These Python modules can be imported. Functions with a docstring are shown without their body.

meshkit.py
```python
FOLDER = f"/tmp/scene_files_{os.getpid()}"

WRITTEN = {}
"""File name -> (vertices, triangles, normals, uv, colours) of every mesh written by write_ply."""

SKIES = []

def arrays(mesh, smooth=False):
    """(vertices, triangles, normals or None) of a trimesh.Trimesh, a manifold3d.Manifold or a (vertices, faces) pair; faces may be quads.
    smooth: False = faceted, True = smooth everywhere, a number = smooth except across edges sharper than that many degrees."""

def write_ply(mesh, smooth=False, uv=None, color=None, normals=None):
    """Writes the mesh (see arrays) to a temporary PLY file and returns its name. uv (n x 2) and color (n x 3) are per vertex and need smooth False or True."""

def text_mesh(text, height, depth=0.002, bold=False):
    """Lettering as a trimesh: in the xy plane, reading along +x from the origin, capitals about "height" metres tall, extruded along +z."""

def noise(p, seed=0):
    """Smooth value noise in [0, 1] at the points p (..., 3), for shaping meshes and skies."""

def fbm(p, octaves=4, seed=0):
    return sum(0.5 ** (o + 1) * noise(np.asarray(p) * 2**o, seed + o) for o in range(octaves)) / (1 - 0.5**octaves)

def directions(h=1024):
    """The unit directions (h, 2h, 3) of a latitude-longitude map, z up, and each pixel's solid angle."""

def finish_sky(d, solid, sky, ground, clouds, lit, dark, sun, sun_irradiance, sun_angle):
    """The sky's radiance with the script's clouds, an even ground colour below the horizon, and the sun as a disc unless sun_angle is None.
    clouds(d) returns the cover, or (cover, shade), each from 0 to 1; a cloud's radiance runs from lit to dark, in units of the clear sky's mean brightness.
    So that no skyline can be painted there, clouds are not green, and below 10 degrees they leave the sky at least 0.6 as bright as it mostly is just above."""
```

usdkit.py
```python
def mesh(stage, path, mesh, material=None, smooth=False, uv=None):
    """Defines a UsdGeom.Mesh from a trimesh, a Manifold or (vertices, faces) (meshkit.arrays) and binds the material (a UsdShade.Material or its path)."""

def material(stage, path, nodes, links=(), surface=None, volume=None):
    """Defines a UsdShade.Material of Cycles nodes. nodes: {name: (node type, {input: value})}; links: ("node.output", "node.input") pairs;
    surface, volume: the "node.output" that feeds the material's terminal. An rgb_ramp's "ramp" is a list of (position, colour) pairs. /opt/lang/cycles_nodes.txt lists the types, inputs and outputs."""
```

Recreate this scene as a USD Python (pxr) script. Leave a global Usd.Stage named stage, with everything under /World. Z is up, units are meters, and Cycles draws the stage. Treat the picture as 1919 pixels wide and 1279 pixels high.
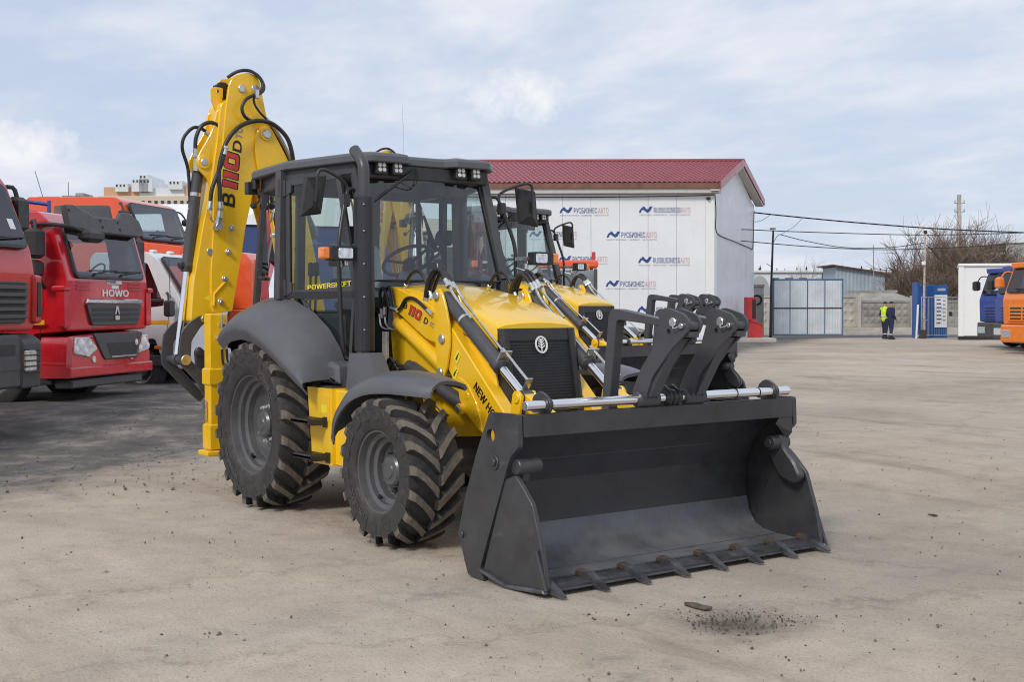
import math, random
import numpy as np, trimesh, shapely, shapely.affinity
import usdkit, meshkit
from pxr import Usd, UsdGeom, UsdLux, UsdShade, Gf, Sdf, Vt

stage = Usd.Stage.CreateInMemory()
UsdGeom.SetStageUpAxis(stage, 'Z')
UsdGeom.SetStageMetersPerUnit(stage, 1.0)
UsdGeom.Xform.Define(stage, '/World')
UsdGeom.Scope.Define(stage, '/World/Looks')
rng = np.random.default_rng(7)

# ---------------------------------------------------------------- camera, sky, sun
EXPOSURE = 0.33
SUN_EL, SUN_DIR = math.radians(40.0), (0.42, -0.91)          # towards the sun (world x, y)
SUN_INT, SUN_ANG, SKY_STR = 0.40, 12.0, 0.15
CAM = np.array([9.8161, -5.6994, 1.6651]); YAW, PITCH, ROLL, FPX = 2.5021, -0.0261, -0.0031, 2396.0
FH = np.array([math.cos(YAW), math.sin(YAW), 0.0]); RH = np.array([FH[1], -FH[0], 0.0])   # yard axes: away from the viewer, to the right
cam = UsdGeom.Camera.Define(stage, '/World/camera')
_fw = np.array([math.cos(YAW) * math.cos(PITCH), math.sin(YAW) * math.cos(PITCH), math.sin(PITCH)])
_r = RH; _u = np.cross(_r, _fw)
_r2 = math.cos(ROLL) * _r + math.sin(ROLL) * _u; _u2 = -math.sin(ROLL) * _r + math.cos(ROLL) * _u
m4 = np.eye(4); m4[0, :3] = _r2; m4[1, :3] = _u2; m4[2, :3] = -_fw; m4[3, :3] = CAM
cam.AddTransformOp().Set(Gf.Matrix4d(*m4.ravel().tolist()))
cam.CreateHorizontalApertureAttr(36.0); cam.CreateVerticalApertureAttr(36.0 * 683 / 1024)
cam.CreateFocalLengthAttr(36.0 * FPX / 1919.0)
cam.CreateFStopAttr(0.0)
cam.CreateClippingRangeAttr(Gf.Vec2f(0.05, 5000.0))
cam.CreateExposureAttr(EXPOSURE)

dome = UsdLux.DomeLight.Define(stage, '/World/sky')
dome.GetPrim().SetCustomDataByKey('kind', 'structure')
_sx, _sy = np.array(SUN_DIR) / np.hypot(*SUN_DIR)
sky_mat = usdkit.material(stage, '/World/Looks/sky_look', {
    'sky': ('sky_texture', {'sky_type': 'single_scattering', 'sun_disc': False, 'sun_elevation': SUN_EL, 'sun_rotation': math.atan2(_sx, _sy), 'aerosol_density': 1.6}),
    'tc': ('texture_coordinate', {}),
    'sep': ('separate_xyz', {}),
    'zc': ('math', {'math_type': 'absolute'}),
    'za': ('math', {'math_type': 'add', 'value2': 0.16}),
    'ux': ('math', {'math_type': 'divide'}), 'uy': ('math', {'math_type': 'divide'}),
    'uv': ('combine_xyz', {'z': 0.0}),
    'mp': ('mapping', {'scale': (0.9, 1.25, 1.0), 'location': (3.1, 1.7, 0.0), 'rotation': (0, 0, 0.95)}),
    'n1': ('noise_texture', {'scale': 0.75, 'detail': 7.0, 'roughness': 0.56, 'distortion': 0.35}),
    'n2': ('noise_texture', {'scale': 2.6, 'detail': 6.0, 'roughness': 0.6}),
    'mixn': ('mix_float', {'fac': 0.34}),
    'cov': ('rgb_ramp', {'ramp': [(0.30, (0.74, 0.74, 0.74)), (0.42, (0.88, 0.88, 0.88)), (0.50, (0.96, 0.96, 0.96)), (0.60, (1, 1, 1))]}),
    'shade': ('rgb_ramp', {'ramp': [(0.36, (2.80, 3.18, 4.05)), (0.43, (3.02, 3.42, 4.25)), (0.48, (3.36, 3.70, 4.42)), (0.53, (3.8, 4.06, 4.62)), (0.58, (4.2, 4.38, 4.78)), (0.66, (4.7, 4.8, 4.95))]}),
    'mix': ('mix_color', {'use_clamp': False}),
    'bg': ('background_shader', {'strength': SKY_STR}),
    **{k + n: v for k, c_, wa, wb in (('a', (-0.7875, 0.5943, 0.1620), 30.0, 56.0), ('b', (-0.9566, 0.2658, 0.1192), 26.0, 66.0)) for n, v in {
        'd': ('vector_math', {'math_type': 'subtract', 'vector2': c_}),
        'x': ('vector_math', {'math_type': 'dot_product', 'vector2': tuple(wa * np.array([-c_[1], c_[0], 0]))}), 'y': ('vector_math', {'math_type': 'dot_product', 'vector2': (0, 0, wb)}),
        'x2': ('math', {'math_type': 'multiply'}), 'y2': ('math', {'math_type': 'multiply'}), 's': ('math', {'math_type': 'add'}), 'n': ('math', {'math_type': 'multiply_add', 'value2': -5.0}),
        'm': ('map_range', {'from_min': -0.9, 'from_max': -2.9, 'to_min': 0.0, 'to_max': 1.0, 'clamp': True}), 'k': ('mix_color', {'use_clamp': False, 'b': (4.9, 4.98, 5.1)})}.items()},
    'np': ('noise_texture', {'scale': 40.0, 'detail': 7.0, 'roughness': 0.62}),
}, [*[l for k in 'ab' for l in (('tc.generated', k + 'd.vector1'), (k + 'd.vector', k + 'x.vector1'), (k + 'd.vector', k + 'y.vector1'), (k + 'x.value', k + 'x2.value1'), (k + 'x.value', k + 'x2.value2'), (k + 'y.value', k + 'y2.value1'), (k + 'y.value', k + 'y2.value2'),
    (k + 'x2.value', k + 's.value1'), (k + 'y2.value', k + 's.value2'), ('np.fac', k + 'n.value1'), (k + 's.value', k + 'n.value3'), (k + 'n.value', k + 'm.value'), (k + 'm.result', k + 'k.fac'))], ('tc.generated', 'np.vector'), ('mix.result', 'ak.a'), ('ak.result', 'bk.a'), ('tc.generated', 'sep.vector'), ('sep.z', 'zc.value1'), ('zc.value', 'za.value1'), ('sep.x', 'ux.value1'), ('za.value', 'ux.value2'), ('sep.y', 'uy.value1'), ('za.value', 'uy.value2'),
    ('ux.value', 'uv.x'), ('uy.value', 'uv.y'), ('uv.vector', 'mp.vector'), ('mp.vector', 'n1.vector'), ('mp.vector', 'n2.vector'),
    ('n1.fac', 'mixn.a'), ('n2.fac', 'mixn.b'), ('mixn.result', 'cov.fac'), ('mixn.result', 'shade.fac'), ('cov.color', 'mix.fac'), ('sky.color', 'mix.a'), ('shade.color', 'mix.b'), ('bk.result', 'bg.color')], surface='bg.background')
UsdShade.MaterialBindingAPI.Apply(dome.GetPrim()).Bind(sky_mat)
sun = UsdLux.DistantLight.Define(stage, '/World/sun')
sun.CreateIntensityAttr(SUN_INT); sun.CreateAngleAttr(SUN_ANG); sun.CreateNormalizeAttr(True); sun.CreateColorAttr(Gf.Vec3f(1.0, 0.95, 0.87))
_d = np.array([_sx * math.cos(SUN_EL), _sy * math.cos(SUN_EL), math.sin(SUN_EL)])
_x = np.cross([0, 0, 1], _d); _x /= np.linalg.norm(_x); _y = np.cross(_d, _x)
m4 = np.eye(4); m4[0, :3] = _x; m4[1, :3] = _y; m4[2, :3] = _d
sun.AddTransformOp().Set(Gf.Matrix4d(*m4.ravel().tolist()))

# ---------------------------------------------------------------- materials
MATS = {}
def mat(name, col, rough=0.5, metal=0.0, coat=0.0, var=0.12, vs=6.0, bump=0.0, bs=60.0, dust=0.0, spec=0.5, dcol=(0.36, 0.29, 0.22), rvar=0.08, scr=0.0, scol=(0.16, 0.16, 0.165), sscale=(2.2, 60.0, 5.0)):
    """paint, rubber, metal...: base colour with soft noise, varied gloss, optional fine relief and settled dust"""
    col = np.array(col, float)
    nodes = {'tc': ('texture_coordinate', {}), 'n': ('noise_texture', {'scale': vs, 'detail': 5.0, 'roughness': 0.6}),
             'r': ('rgb_ramp', {'ramp': [(0.3, tuple(col * (1 - var))), (0.7, tuple(np.minimum(col * (1 + var), 0.95)))]}),
             'rr': ('map_range', {'from_min': 0.3, 'from_max': 0.7, 'to_min': max(rough - rvar, 0.02), 'to_max': min(rough + rvar, 1.0)}),
             'p': ('principled_bsdf', {'metallic': metal, 'coat_weight': coat, 'coat_roughness': 0.06, 'specular_ior_level': spec})}
    links = [('tc.object', 'n.vector'), ('n.fac', 'r.fac'), ('n.fac', 'rr.value'), ('rr.result', 'p.roughness')]
    out = 'r.color'
    if dust > 0:
        nodes.update({'g': ('geometry', {}), 's': ('separate_xyz', {}), 'n3': ('noise_texture', {'scale': vs * 2.3, 'detail': 6.0, 'roughness': 0.7}),
                      'up': ('map_range', {'from_min': -0.2, 'from_max': 1.0, 'to_min': 0.25, 'to_max': 1.0, 'clamp': True}),
                      'nm': ('map_range', {'from_min': 0.35, 'from_max': 0.7, 'to_min': 0.0, 'to_max': dust, 'clamp': True}),
                      'mu': ('math', {'math_type': 'multiply'}), 'mx': ('mix_color', {'b': dcol})})
        links += [('g.normal', 's.vector'), ('s.z', 'up.value'), ('tc.object', 'n3.vector'), ('n3.fac', 'nm.value'), ('up.result', 'mu.value1'), ('nm.result', 'mu.value2'), ('mu.value', 'mx.fac'), (out, 'mx.a')]
        out = 'mx.result'
    if scr > 0:      # fine scuffs running one way, broken up by a broad noise
        nodes.update({'sm': ('mapping', {'scale': sscale, 'rotation': (0.25, 0.1, 0.12)}), 'sn': ('noise_texture', {'scale': 2.0, 'detail': 4.0, 'roughness': 0.6}), 'sr': ('map_range', {'from_min': 0.60, 'from_max': 0.72, 'to_min': 0.0, 'to_max': scr, 'clamp': True}),
                      'sb': ('noise_texture', {'scale': 2.6, 'detail': 3.0}), 'sq': ('map_range', {'from_min': 0.42, 'from_max': 0.62, 'clamp': True}), 'sx': ('math', {'math_type': 'multiply'}), 'sc': ('mix_color', {'b': scol})})
        links += [('tc.object', 'sm.vector'), ('sm.vector', 'sn.vector'), ('sn.fac', 'sr.value'), ('tc.object', 'sb.vector'), ('sb.fac', 'sq.value'), ('sr.result', 'sx.value1'), ('sq.result', 'sx.value2'), ('sx.value', 'sc.fac'), (out, 'sc.a')]
        out = 'sc.result'
    links.append((out, 'p.base_color'))
    if bump > 0:
        nodes.update({'nb': ('noise_texture', {'scale': bs, 'detail': 3.0, 'roughness': 0.6}), 'b': ('bump', {'strength': bump, 'distance': 0.01})})
        links += [('tc.object', 'nb.vector'), ('nb.fac', 'b.height'), ('b.normal', 'p.normal')]
    MATS[name] = usdkit.material(stage, '/World/Looks/' + name, nodes, links, surface='p.BSDF')
    return MATS[name]
def glass_mat(name, tint=(0.84, 0.9, 0.88), ior=1.5, rough=0.0, haze=0.0, hcol=(0.5, 0.55, 0.6)):
    nodes = {'t': ('transparent_bsdf', {'color': tint}), 'g': ('glossy_bsdf', {'color': (1, 1, 1), 'roughness': rough}), 'f': ('fresnel', {'IOR': ior}), 'm': ('mix_closure', {})}
    links = [('f.fac', 'm.fac'), ('t.BSDF', 'm.closure1'), ('g.BSDF', 'm.closure2')]
    MATS[name] = usdkit.material(stage, '/World/Looks/' + name, nodes, links, surface='m.closure')
    return MATS[name]

mat('yellow_paint', (0.87, 0.51, 0.008), 0.34, coat=0.5, var=0.04, dust=0.05)
mat('yellow_plastic', (0.88, 0.53, 0.010), 0.28, coat=0.8, var=0.03, dust=0.04)
mat('charcoal_paint', (0.056, 0.057, 0.064), 0.40, var=0.10, dust=0.06)
mat('charcoal_plastic', (0.092, 0.095, 0.106), 0.40, var=0.06, bump=0.08, bs=220, dust=0.05)
mat('bucket_paint', (0.036, 0.037, 0.041), 0.40, var=0.28, vs=4, dust=0.08, rvar=0.14, scr=0.35)
mat('black_plastic', (0.018, 0.018, 0.02), 0.5, var=0.15, dust=0.08)
mat('black_frame', (0.022, 0.022, 0.024), 0.35, var=0.15, dust=0.08)
mat('rubber', (0.022, 0.022, 0.024), 0.70, var=0.25, vs=7, bump=0.25, bs=70, dust=0.40, dcol=(0.22, 0.18, 0.14))
mat('lug_dust', (0.140, 0.120, 0.098), 0.85, var=0.3, vs=14, bump=0.3, bs=90)
mat('hose_rubber', (0.014, 0.014, 0.015), 0.42, var=0.2, dust=0.1)
mat('bucket_floor_sheen', (0.115, 0.120, 0.132), 0.32, var=0.35, vs=3, dust=0.15, rvar=0.12, scr=0.7, scol=(0.26, 0.265, 0.28))  # worn floor paint, lightened to carry the sky's reflection in its colour
mat('rim_paint', (0.115, 0.118, 0.124), 0.34, metal=0.4, var=0.12, dust=0.2)
mat('chrome', (0.82, 0.83, 0.85), 0.14, metal=1.0, var=0.05, rvar=0.05)
mat('zinc', (0.62, 0.62, 0.60), 0.32, metal=1.0, var=0.15, vs=20)
mat('nut_steel', (0.62, 0.62, 0.61), 0.35, metal=0.35, var=0.1)
mat('pin_steel', (0.55, 0.55, 0.55), 0.38, metal=0.9, var=0.2, vs=25)
mat('worn_steel', (0.10, 0.10, 0.11), 0.48, metal=0.5, var=0.5, vs=9, bump=0.2, bs=40)
mat('rust', (0.060, 0.042, 0.032), 0.85, var=0.5, vs=20, bump=0.4)
mat('decal_red', (0.62, 0.045, 0.03), 0.4, var=0.04)
mat('decal_black', (0.012, 0.012, 0.013), 0.4, var=0.05)
mat('decal_grey', (0.30, 0.28, 0.26), 0.4, var=0.05)
mat('decal_yellow', (0.88, 0.72, 0.03), 0.4, var=0.05)
mat('decal_white', (0.8, 0.8, 0.8), 0.4, var=0.03)
mat('lens_clear', (0.62, 0.64, 0.66), 0.10, metal=0.55, var=0.45, vs=28, coat=1.0)
mat('led_white', (0.78, 0.79, 0.80), 0.18, var=0.1, vs=60, coat=0.8)
mat('lens_orange', (0.80, 0.20, 0.012), 0.18, var=0.2, vs=30, coat=1.0)
mat('lens_red', (0.5, 0.02, 0.015), 0.18, coat=1.0)
mat('seat_fabric', (0.035, 0.036, 0.04), 0.8, var=0.2)
mat('seat_wrap', (0.42, 0.46, 0.50), 0.16, var=0.3, vs=12, bump=0.7, bs=16)
mat('dash_grey', (0.26, 0.30, 0.33), 0.5, var=0.06)
mat('safety_green', (0.30, 0.55, 0.06), 0.6)
mat('sticker_green', (0.05, 0.32, 0.12), 0.4)
mat('visor_olive', (0.05, 0.055, 0.025), 0.5)
mat('mirror_glass', (0.75, 0.77, 0.8), 0.03, metal=1.0, var=0.01, rvar=0.01)
glass_mat('cab_glass', (0.80, 0.88, 0.87), 1.8)
glass_mat('side_glass', (0.66, 0.77, 0.76), 1.62)
glass_mat('truck_glass', (0.66, 0.74, 0.75), 1.75)

# ---------------------------------------------------------------- mesh helpers
def cat(*ms):
    ms = [m for m in ms if m is not None]
    vs, fs, n = [], [], 0
    for v, f in ms:
        vs.append(np.asarray(v, float)); f = np.asarray(f, int)
        if f.shape[1] == 4: f = np.vstack([f[:, [0, 1, 2]], f[:, [0, 2, 3]]])
        fs.append(f + n); n += len(v)
    return np.vstack(vs), np.vstack(fs)
def tm(m): return np.array(m.vertices), np.array(m.faces)
AX = {'x': (1, 2, 0), 'y': (0, 2, 1), 'z': (0, 1, 2)}
def _place(p2, h, axis):
    o = np.zeros((len(p2), 3)); i, j, k = AX[axis]; o[:, i] = p2[:, 0]; o[:, j] = p2[:, 1]; o[:, k] = h
    return o
def _area(p): return 0.5 * np.sum(p[:, 0] * np.roll(p[:, 1], -1) - np.roll(p[:, 0], -1) * p[:, 1])
def inset(p, b):
    p = np.asarray(p, float); e0 = p - np.roll(p, 1, 0); e1 = np.roll(p, -1, 0) - p
    n0 = np.stack([-e0[:, 1], e0[:, 0]], 1) / np.maximum(np.linalg.norm(e0, axis=1, keepdims=True), 1e-9)
    n1 = np.stack([-e1[:, 1], e1[:, 0]], 1) / np.maximum(np.linalg.norm(e1, axis=1, keepdims=True), 1e-9)
    k = 1 + np.sum(n0 * n1, 1, keepdims=True)
    return p + b * (n0 + n1) / np.maximum(k, 0.5)
def prism(poly, lo, hi, axis='y', bev=0.004, holes=()):
    """extruded outline with bevelled rims; axis is the direction of extrusion"""
    p = np.asarray(poly, float)
    if _area(p) < 0: p = p[::-1]
    if holes:
        pg = shapely.Polygon(p, [np.asarray(h) for h in holes])
        v, f = trimesh.creation.triangulate_polygon(pg, engine='earcut')
        loops = [p] + [(np.asarray(h)[::-1] if _area(np.asarray(h)) > 0 else np.asarray(h)) for h in holes]
        parts = [(_place(v, hi, axis), f), (_place(v, lo, axis), f[:, ::-1])]
        for q in loops:
            n = len(q); i = np.arange(n); j = (i + 1) % n
            parts.append((np.vstack([_place(q, lo, axis), _place(q, hi, axis)]), np.stack([i, j, j + n, i + n], 1)))
        V, F = cat(*parts)
    else:
        b = min(bev, (hi - lo) * 0.45)
        rings = [(inset(p, b), lo), (p, lo + b), (p, hi - b), (inset(p, b), hi)] if b > 0 else [(p, lo), (p, hi)]
        n = len(p); V = np.vstack([_place(q, h, axis) for q, h in rings]); i = np.arange(n); j = (i + 1) % n; F = []
        for k in range(len(rings) - 1): F.append(np.stack([i + k * n, j + k * n, j + (k + 1) * n, i + (k + 1) * n], 1))
        F = np.vstack(F); F = np.vstack([F[:, [0, 1, 2]], F[:, [0, 2, 3]]])
        pg = shapely.Polygon(rings[-1][0])
        if pg.is_valid:
            import mapbox_earcut
            t = mapbox_earcut.triangulate_float64(rings[-1][0], np.array([n])).reshape(-1, 3).astype(int)
        else:
            t = np.stack([np.zeros(n - 2, int), np.arange(1, n - 1), np.arange(2, n)], 1)
        q = rings[-1][0]
        a = q[t]; s = np.cross(a[:, 1] - a[:, 0], a[:, 2] - a[:, 0]); t = np.where(s[:, None] < 0, t[:, ::-1], t)
        F = np.vstack([F, t + (len(rings) - 1) * n, t[:, ::-1]])
    if axis == 'y': F = F[:, ::-1]
    return V, F
def bx(x0, x1, y0, y1, z0, z1, bev=0.004):
    b = min(bev, (z1 - z0) * 0.4, (x1 - x0) * 0.4, (y1 - y0) * 0.4)
    return prism([(x0, y0), (x1, y0), (x1, y1), (x0, y1)], z0, z1, 'z', b)
def rrect(x0, x1, y0, y1, r, n=4):
    o = []
    for cx, cy, a in ((x1 - r, y1 - r, 0), (x0 + r, y1 - r, 90), (x0 + r, y0 + r, 180), (x1 - r, y0 + r, 270)):
        for k in range(n + 1):
            t = math.radians(a + 90 * k / n); o.append((cx + r * math.cos(t), cy + r * math.sin(t)))
    return np.array(o)
def rounded(poly, r, n=3):
    """outline with its corners rounded"""
    p = np.asarray(poly, float); o = []; m = len(p)
    rr = [r] * m if np.ndim(r) == 0 else r
    for i in range(m):
        a, b, c = p[i - 1], p[i], p[(i + 1) % m]
        if rr[i] <= 0: o.append(b); continue
        u, w = a - b, c - b; lu, lw = np.linalg.norm(u), np.linalg.norm(w); d = min(rr[i], lu * 0.45, lw * 0.45)
        s, e = b + u / lu * d, b + w / lw * d
        for k in range(n + 1):
            t = k / n; o.append((1 - t) ** 2 * s + 2 * t * (1 - t) * b + t * t * e)
    return np.array(o)
def circ(cx, cy, r, n=20): t = np.arange(n) / n * 2 * np.pi; return np.stack([cx + r * np.cos(t), cy + r * np.sin(t)], 1)
def frame_of(d):
    d = np.asarray(d, float) / np.linalg.norm(d); a = np.array([0, 0, 1.0]) if abs(d[2]) < 0.9 else np.array([1.0, 0, 0])
    u = np.cross(a, d); u /= np.linalg.norm(u); return u, np.cross(d, u), d
def cyl(p0, p1, r, n=18, bev=0.003, r1=None):
    p0, p1 = np.asarray(p0, float), np.asarray(p1, float); u, w, d = frame_of(p1 - p0); L = np.linalg.norm(p1 - p0); r1 = r if r1 is None else r1
    b = min(bev, L * 0.3, r * 0.4)
    prof = [(0, 0), (r - b, 0), (r, b), (r1, L - b), (r1 - b, L), (0, L)]
    return lathe(prof, p0, d, n)
def lathe(prof, origin, axis, n=24):
    u, w, d = frame_of(axis); origin = np.asarray(origin, float); t = np.arange(n) / n * 2 * np.pi
    V = np.vstack([origin + d * h + r * (np.cos(t)[:, None] * u + np.sin(t)[:, None] * w) for r, h in prof]); F = []
    i = np.arange(n); j = (i + 1) % n
    for k in range(len(prof) - 1): F.append(np.stack([i + k * n, j + k * n, j + (k + 1) * n, i + (k + 1) * n], 1))
    F = np.vstack(F); return V, np.vstack([F[:, [0, 1, 2]], F[:, [0, 2, 3]]])
def spline(pts, m=6):
    p = np.asarray(pts, float)
    if len(p) < 3: return p
    q = np.vstack([2 * p[0] - p[1], p, 2 * p[-1] - p[-2]]); o = []
    for i in range(1, len(q) - 2):
        for k in range(m):
            t = k / m; a, b, c, d = q[i - 1], q[i], q[i + 1], q[i + 2]
            o.append(0.5 * ((2 * b) + (c - a) * t + (2 * a - 5 * b + 4 * c - d) * t * t + (3 * b - a - 3 * c + d) * t ** 3))
    o.append(p[-1]); return np.array(o)
def tube(pts, r, n=10, smooth=6, square=False):
    p = spline(pts, smooth) if smooth else np.asarray(pts, float)
    t = np.gradient(p, axis=0); t /= np.maximum(np.linalg.norm(t, axis=1, keepdims=True), 1e-9)
    u = frame_of(t[0])[0]; V = []; rr = np.full(len(p), r) if np.ndim(r) == 0 else np.interp(np.linspace(0, 1, len(p)), np.linspace(0, 1, len(r)), r)
    a = np.arange(n) / n * 2 * np.pi + (np.pi / n if square else 0)
    for i in range(len(p)):
        u = u - t[i] * (u @ t[i]); u /= np.linalg.norm(u); w = np.cross(t[i], u)
        V.append(p[i] + rr[i] * (np.cos(a)[:, None] * u + np.sin(a)[:, None] * w))
    V = np.vstack(V); i = np.arange(n); j = (i + 1) % n; F = []
    for k in range(len(p) - 1): F.append(np.stack([i + k * n, j + k * n, j + (k + 1) * n, i + (k + 1) * n], 1))
    F = np.vstack(F); F = np.vstack([F[:, [0, 1, 2]], F[:, [0, 2, 3]]]); L = len(V)
    V = np.vstack([V, p[:1], p[-1:]]); F = np.vstack([F, np.stack([j, i, np.full(n, L)], 1), np.stack([i + (len(p) - 1) * n, j + (len(p) - 1) * n, np.full(n, L + 1)], 1)])
    return V, F
def loft(rings, cap=True, closed=True):
    R = [np.asarray(r, float) for r in rings]; n = len(R[0]); V = np.vstack(R); F = []
    i = np.arange(n if closed else n - 1); j = (i + 1) % n
    for k in range(len(R) - 1): F.append(np.stack([i + k * n, j + k * n, j + (k + 1) * n, i + (k + 1) * n], 1))
    F = np.vstack(F); F = np.vstack([F[:, [0, 1, 2]], F[:, [0, 2, 3]]])
    if cap and closed:
        L = len(V); V = np.vstack([V, R[0].mean(0)[None], R[-1].mean(0)[None]])
        F = np.vstack([F, np.stack([j, i, np.full(n, L)], 1), np.stack([i + (len(R) - 1) * n, j + (len(R) - 1) * n, np.full(n, L + 1)], 1)])
    return V, F
def thick(grid, d):
    """a sheet (rows x cols x 3) given the thickness d along its own normal"""
    g = np.asarray(grid, float); du = np.gradient(g, axis=1); dv = np.gradient(g, axis=0); n = np.cross(du, dv); n /= np.maximum(np.linalg.norm(n, axis=2, keepdims=True), 1e-9)
    a, b = g, g - n * d; R, Cn = g.shape[:2]; idx = np.arange(R * Cn).reshape(R, Cn); q = np.stack([idx[:-1, :-1], idx[:-1, 1:], idx[1:, 1:], idx[1:, :-1]], -1).reshape(-1, 4)
    m = R * Cn; edge = np.concatenate([idx[0, :], idx[1:, -1], idx[-1, -2::-1], idx[-2:0:-1, 0]]); e2 = np.roll(edge, -1)
    F = np.vstack([q, q[:, ::-1] + m, np.stack([e2, edge, edge + m, e2 + m], 1)])
    return cat((np.vstack([a.reshape(-1, 3), b.reshape(-1, 3)]), F))
def xf(m, M=None, t=(0, 0, 0)):
    v, f = m; v = np.asarray(v, float)
    if M is not None: v = v @ np.asarray(M, float)
    return v + np.asarray(t, float), f
def basis(m, o, ex, ey, ez):
    v, f = m; v = np.asarray(v); r = np.asarray(o, float) + v[:, :1] * np.asarray(ex, float) + v[:, 1:2] * np.asarray(ey, float) + v[:, 2:3] * np.asarray(ez, float)
    return r, (f if np.dot(np.cross(ex, ey), ez) > 0 else np.asarray(f)[:, ::-1])
def mirror(m): v, f = m; return np.asarray(v) * [1, -1, 1], np.asarray(f)[:, ::-1]
def quad_strip_arc(c, r0, r1, a0, a1, axis_y, w, n=12): pass
def flat(pg, d, lo=0.0):
    """a flat printed shape (shapely) of small thickness"""
    return cat(*[xf(tm(trimesh.creation.extrude_polygon(g, d, engine='earcut')), None, (0, 0, lo)) for g in getattr(pg, 'geoms', [pg])])
def model_number(parent, h, width, o, ex, ey, shear):
    """the big 110 in red with black and yellow outlines"""
    one = shapely.Polygon([(.04, 0), (.30, 0), (.30, 1), (.0, 1), (.0, .80), (.04, .80)]); zero = shapely.Polygon(rrect(0, .74, 0, 1, .16)).difference(shapely.Polygon(rrect(.22, .52, .22, .78, .05)))
    sh = [shapely.affinity.translate(one, 0), shapely.affinity.translate(one, .42), shapely.affinity.translate(zero, .86)]; k = width / 1.60
    sh = [shapely.affinity.affine_transform(g, [k, shear * h, 0, h, 0, 0]) for g in sh]; u = shapely.unary_union(sh)
    ex = np.asarray(ex, float) / np.linalg.norm(ex); ey = np.asarray(ey, float) / np.linalg.norm(ey); ez = np.cross(ex, ey)
    sd = shapely.affinity.translate(u.buffer(h * .055, join_style=2), h * .03, -h * .03)
    part(parent, 'number_ground', basis(flat(sd.union(u).buffer(h * .07), .0005), o, ex, ey, ez), 'decal_yellow', False)
    part(parent, 'number_shadow', basis(flat(sd.union(u.buffer(h * .05)), .0005, .0008), o, ex, ey, ez), 'decal_black', False)
    for g in sh: part(parent, 'numeral', basis(flat(g, .0006, .0016), o, ex, ey, ez), 'decal_red', False)
TEXTS = {}
def text(s, h, o, ex, ey, xs=1.0, shear=0.0, depth=0.0015, bold=True, center=False):
    k = (s, bold)
    if k not in TEXTS: TEXTS[k] = tm(meshkit.text_mesh(s, 1.0, 0.1, bold))
    v, f = TEXTS[k]; v = v.copy(); v[:, 0] = v[:, 0] * xs + v[:, 1] * shear; v[:, :2] *= h; v[:, 2] *= depth / 0.1
    if center: v[:, 0] -= v[:, 0].mean() * 0 + (v[:, 0].max() + v[:, 0].min()) / 2
    ex = np.asarray(ex, float) / np.linalg.norm(ex); ey = np.asarray(ey, float) / np.linalg.norm(ey); ez = np.cross(ex, ey)
    return basis((v, f), o, ex, ey, ez)
def text_width(s, bold=True):
    k = (s, bold)
    if k not in TEXTS: TEXTS[k] = tm(meshkit.text_mesh(s, 1.0, 0.1, bold))
    return float(TEXTS[k][0][:, 0].max())

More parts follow.
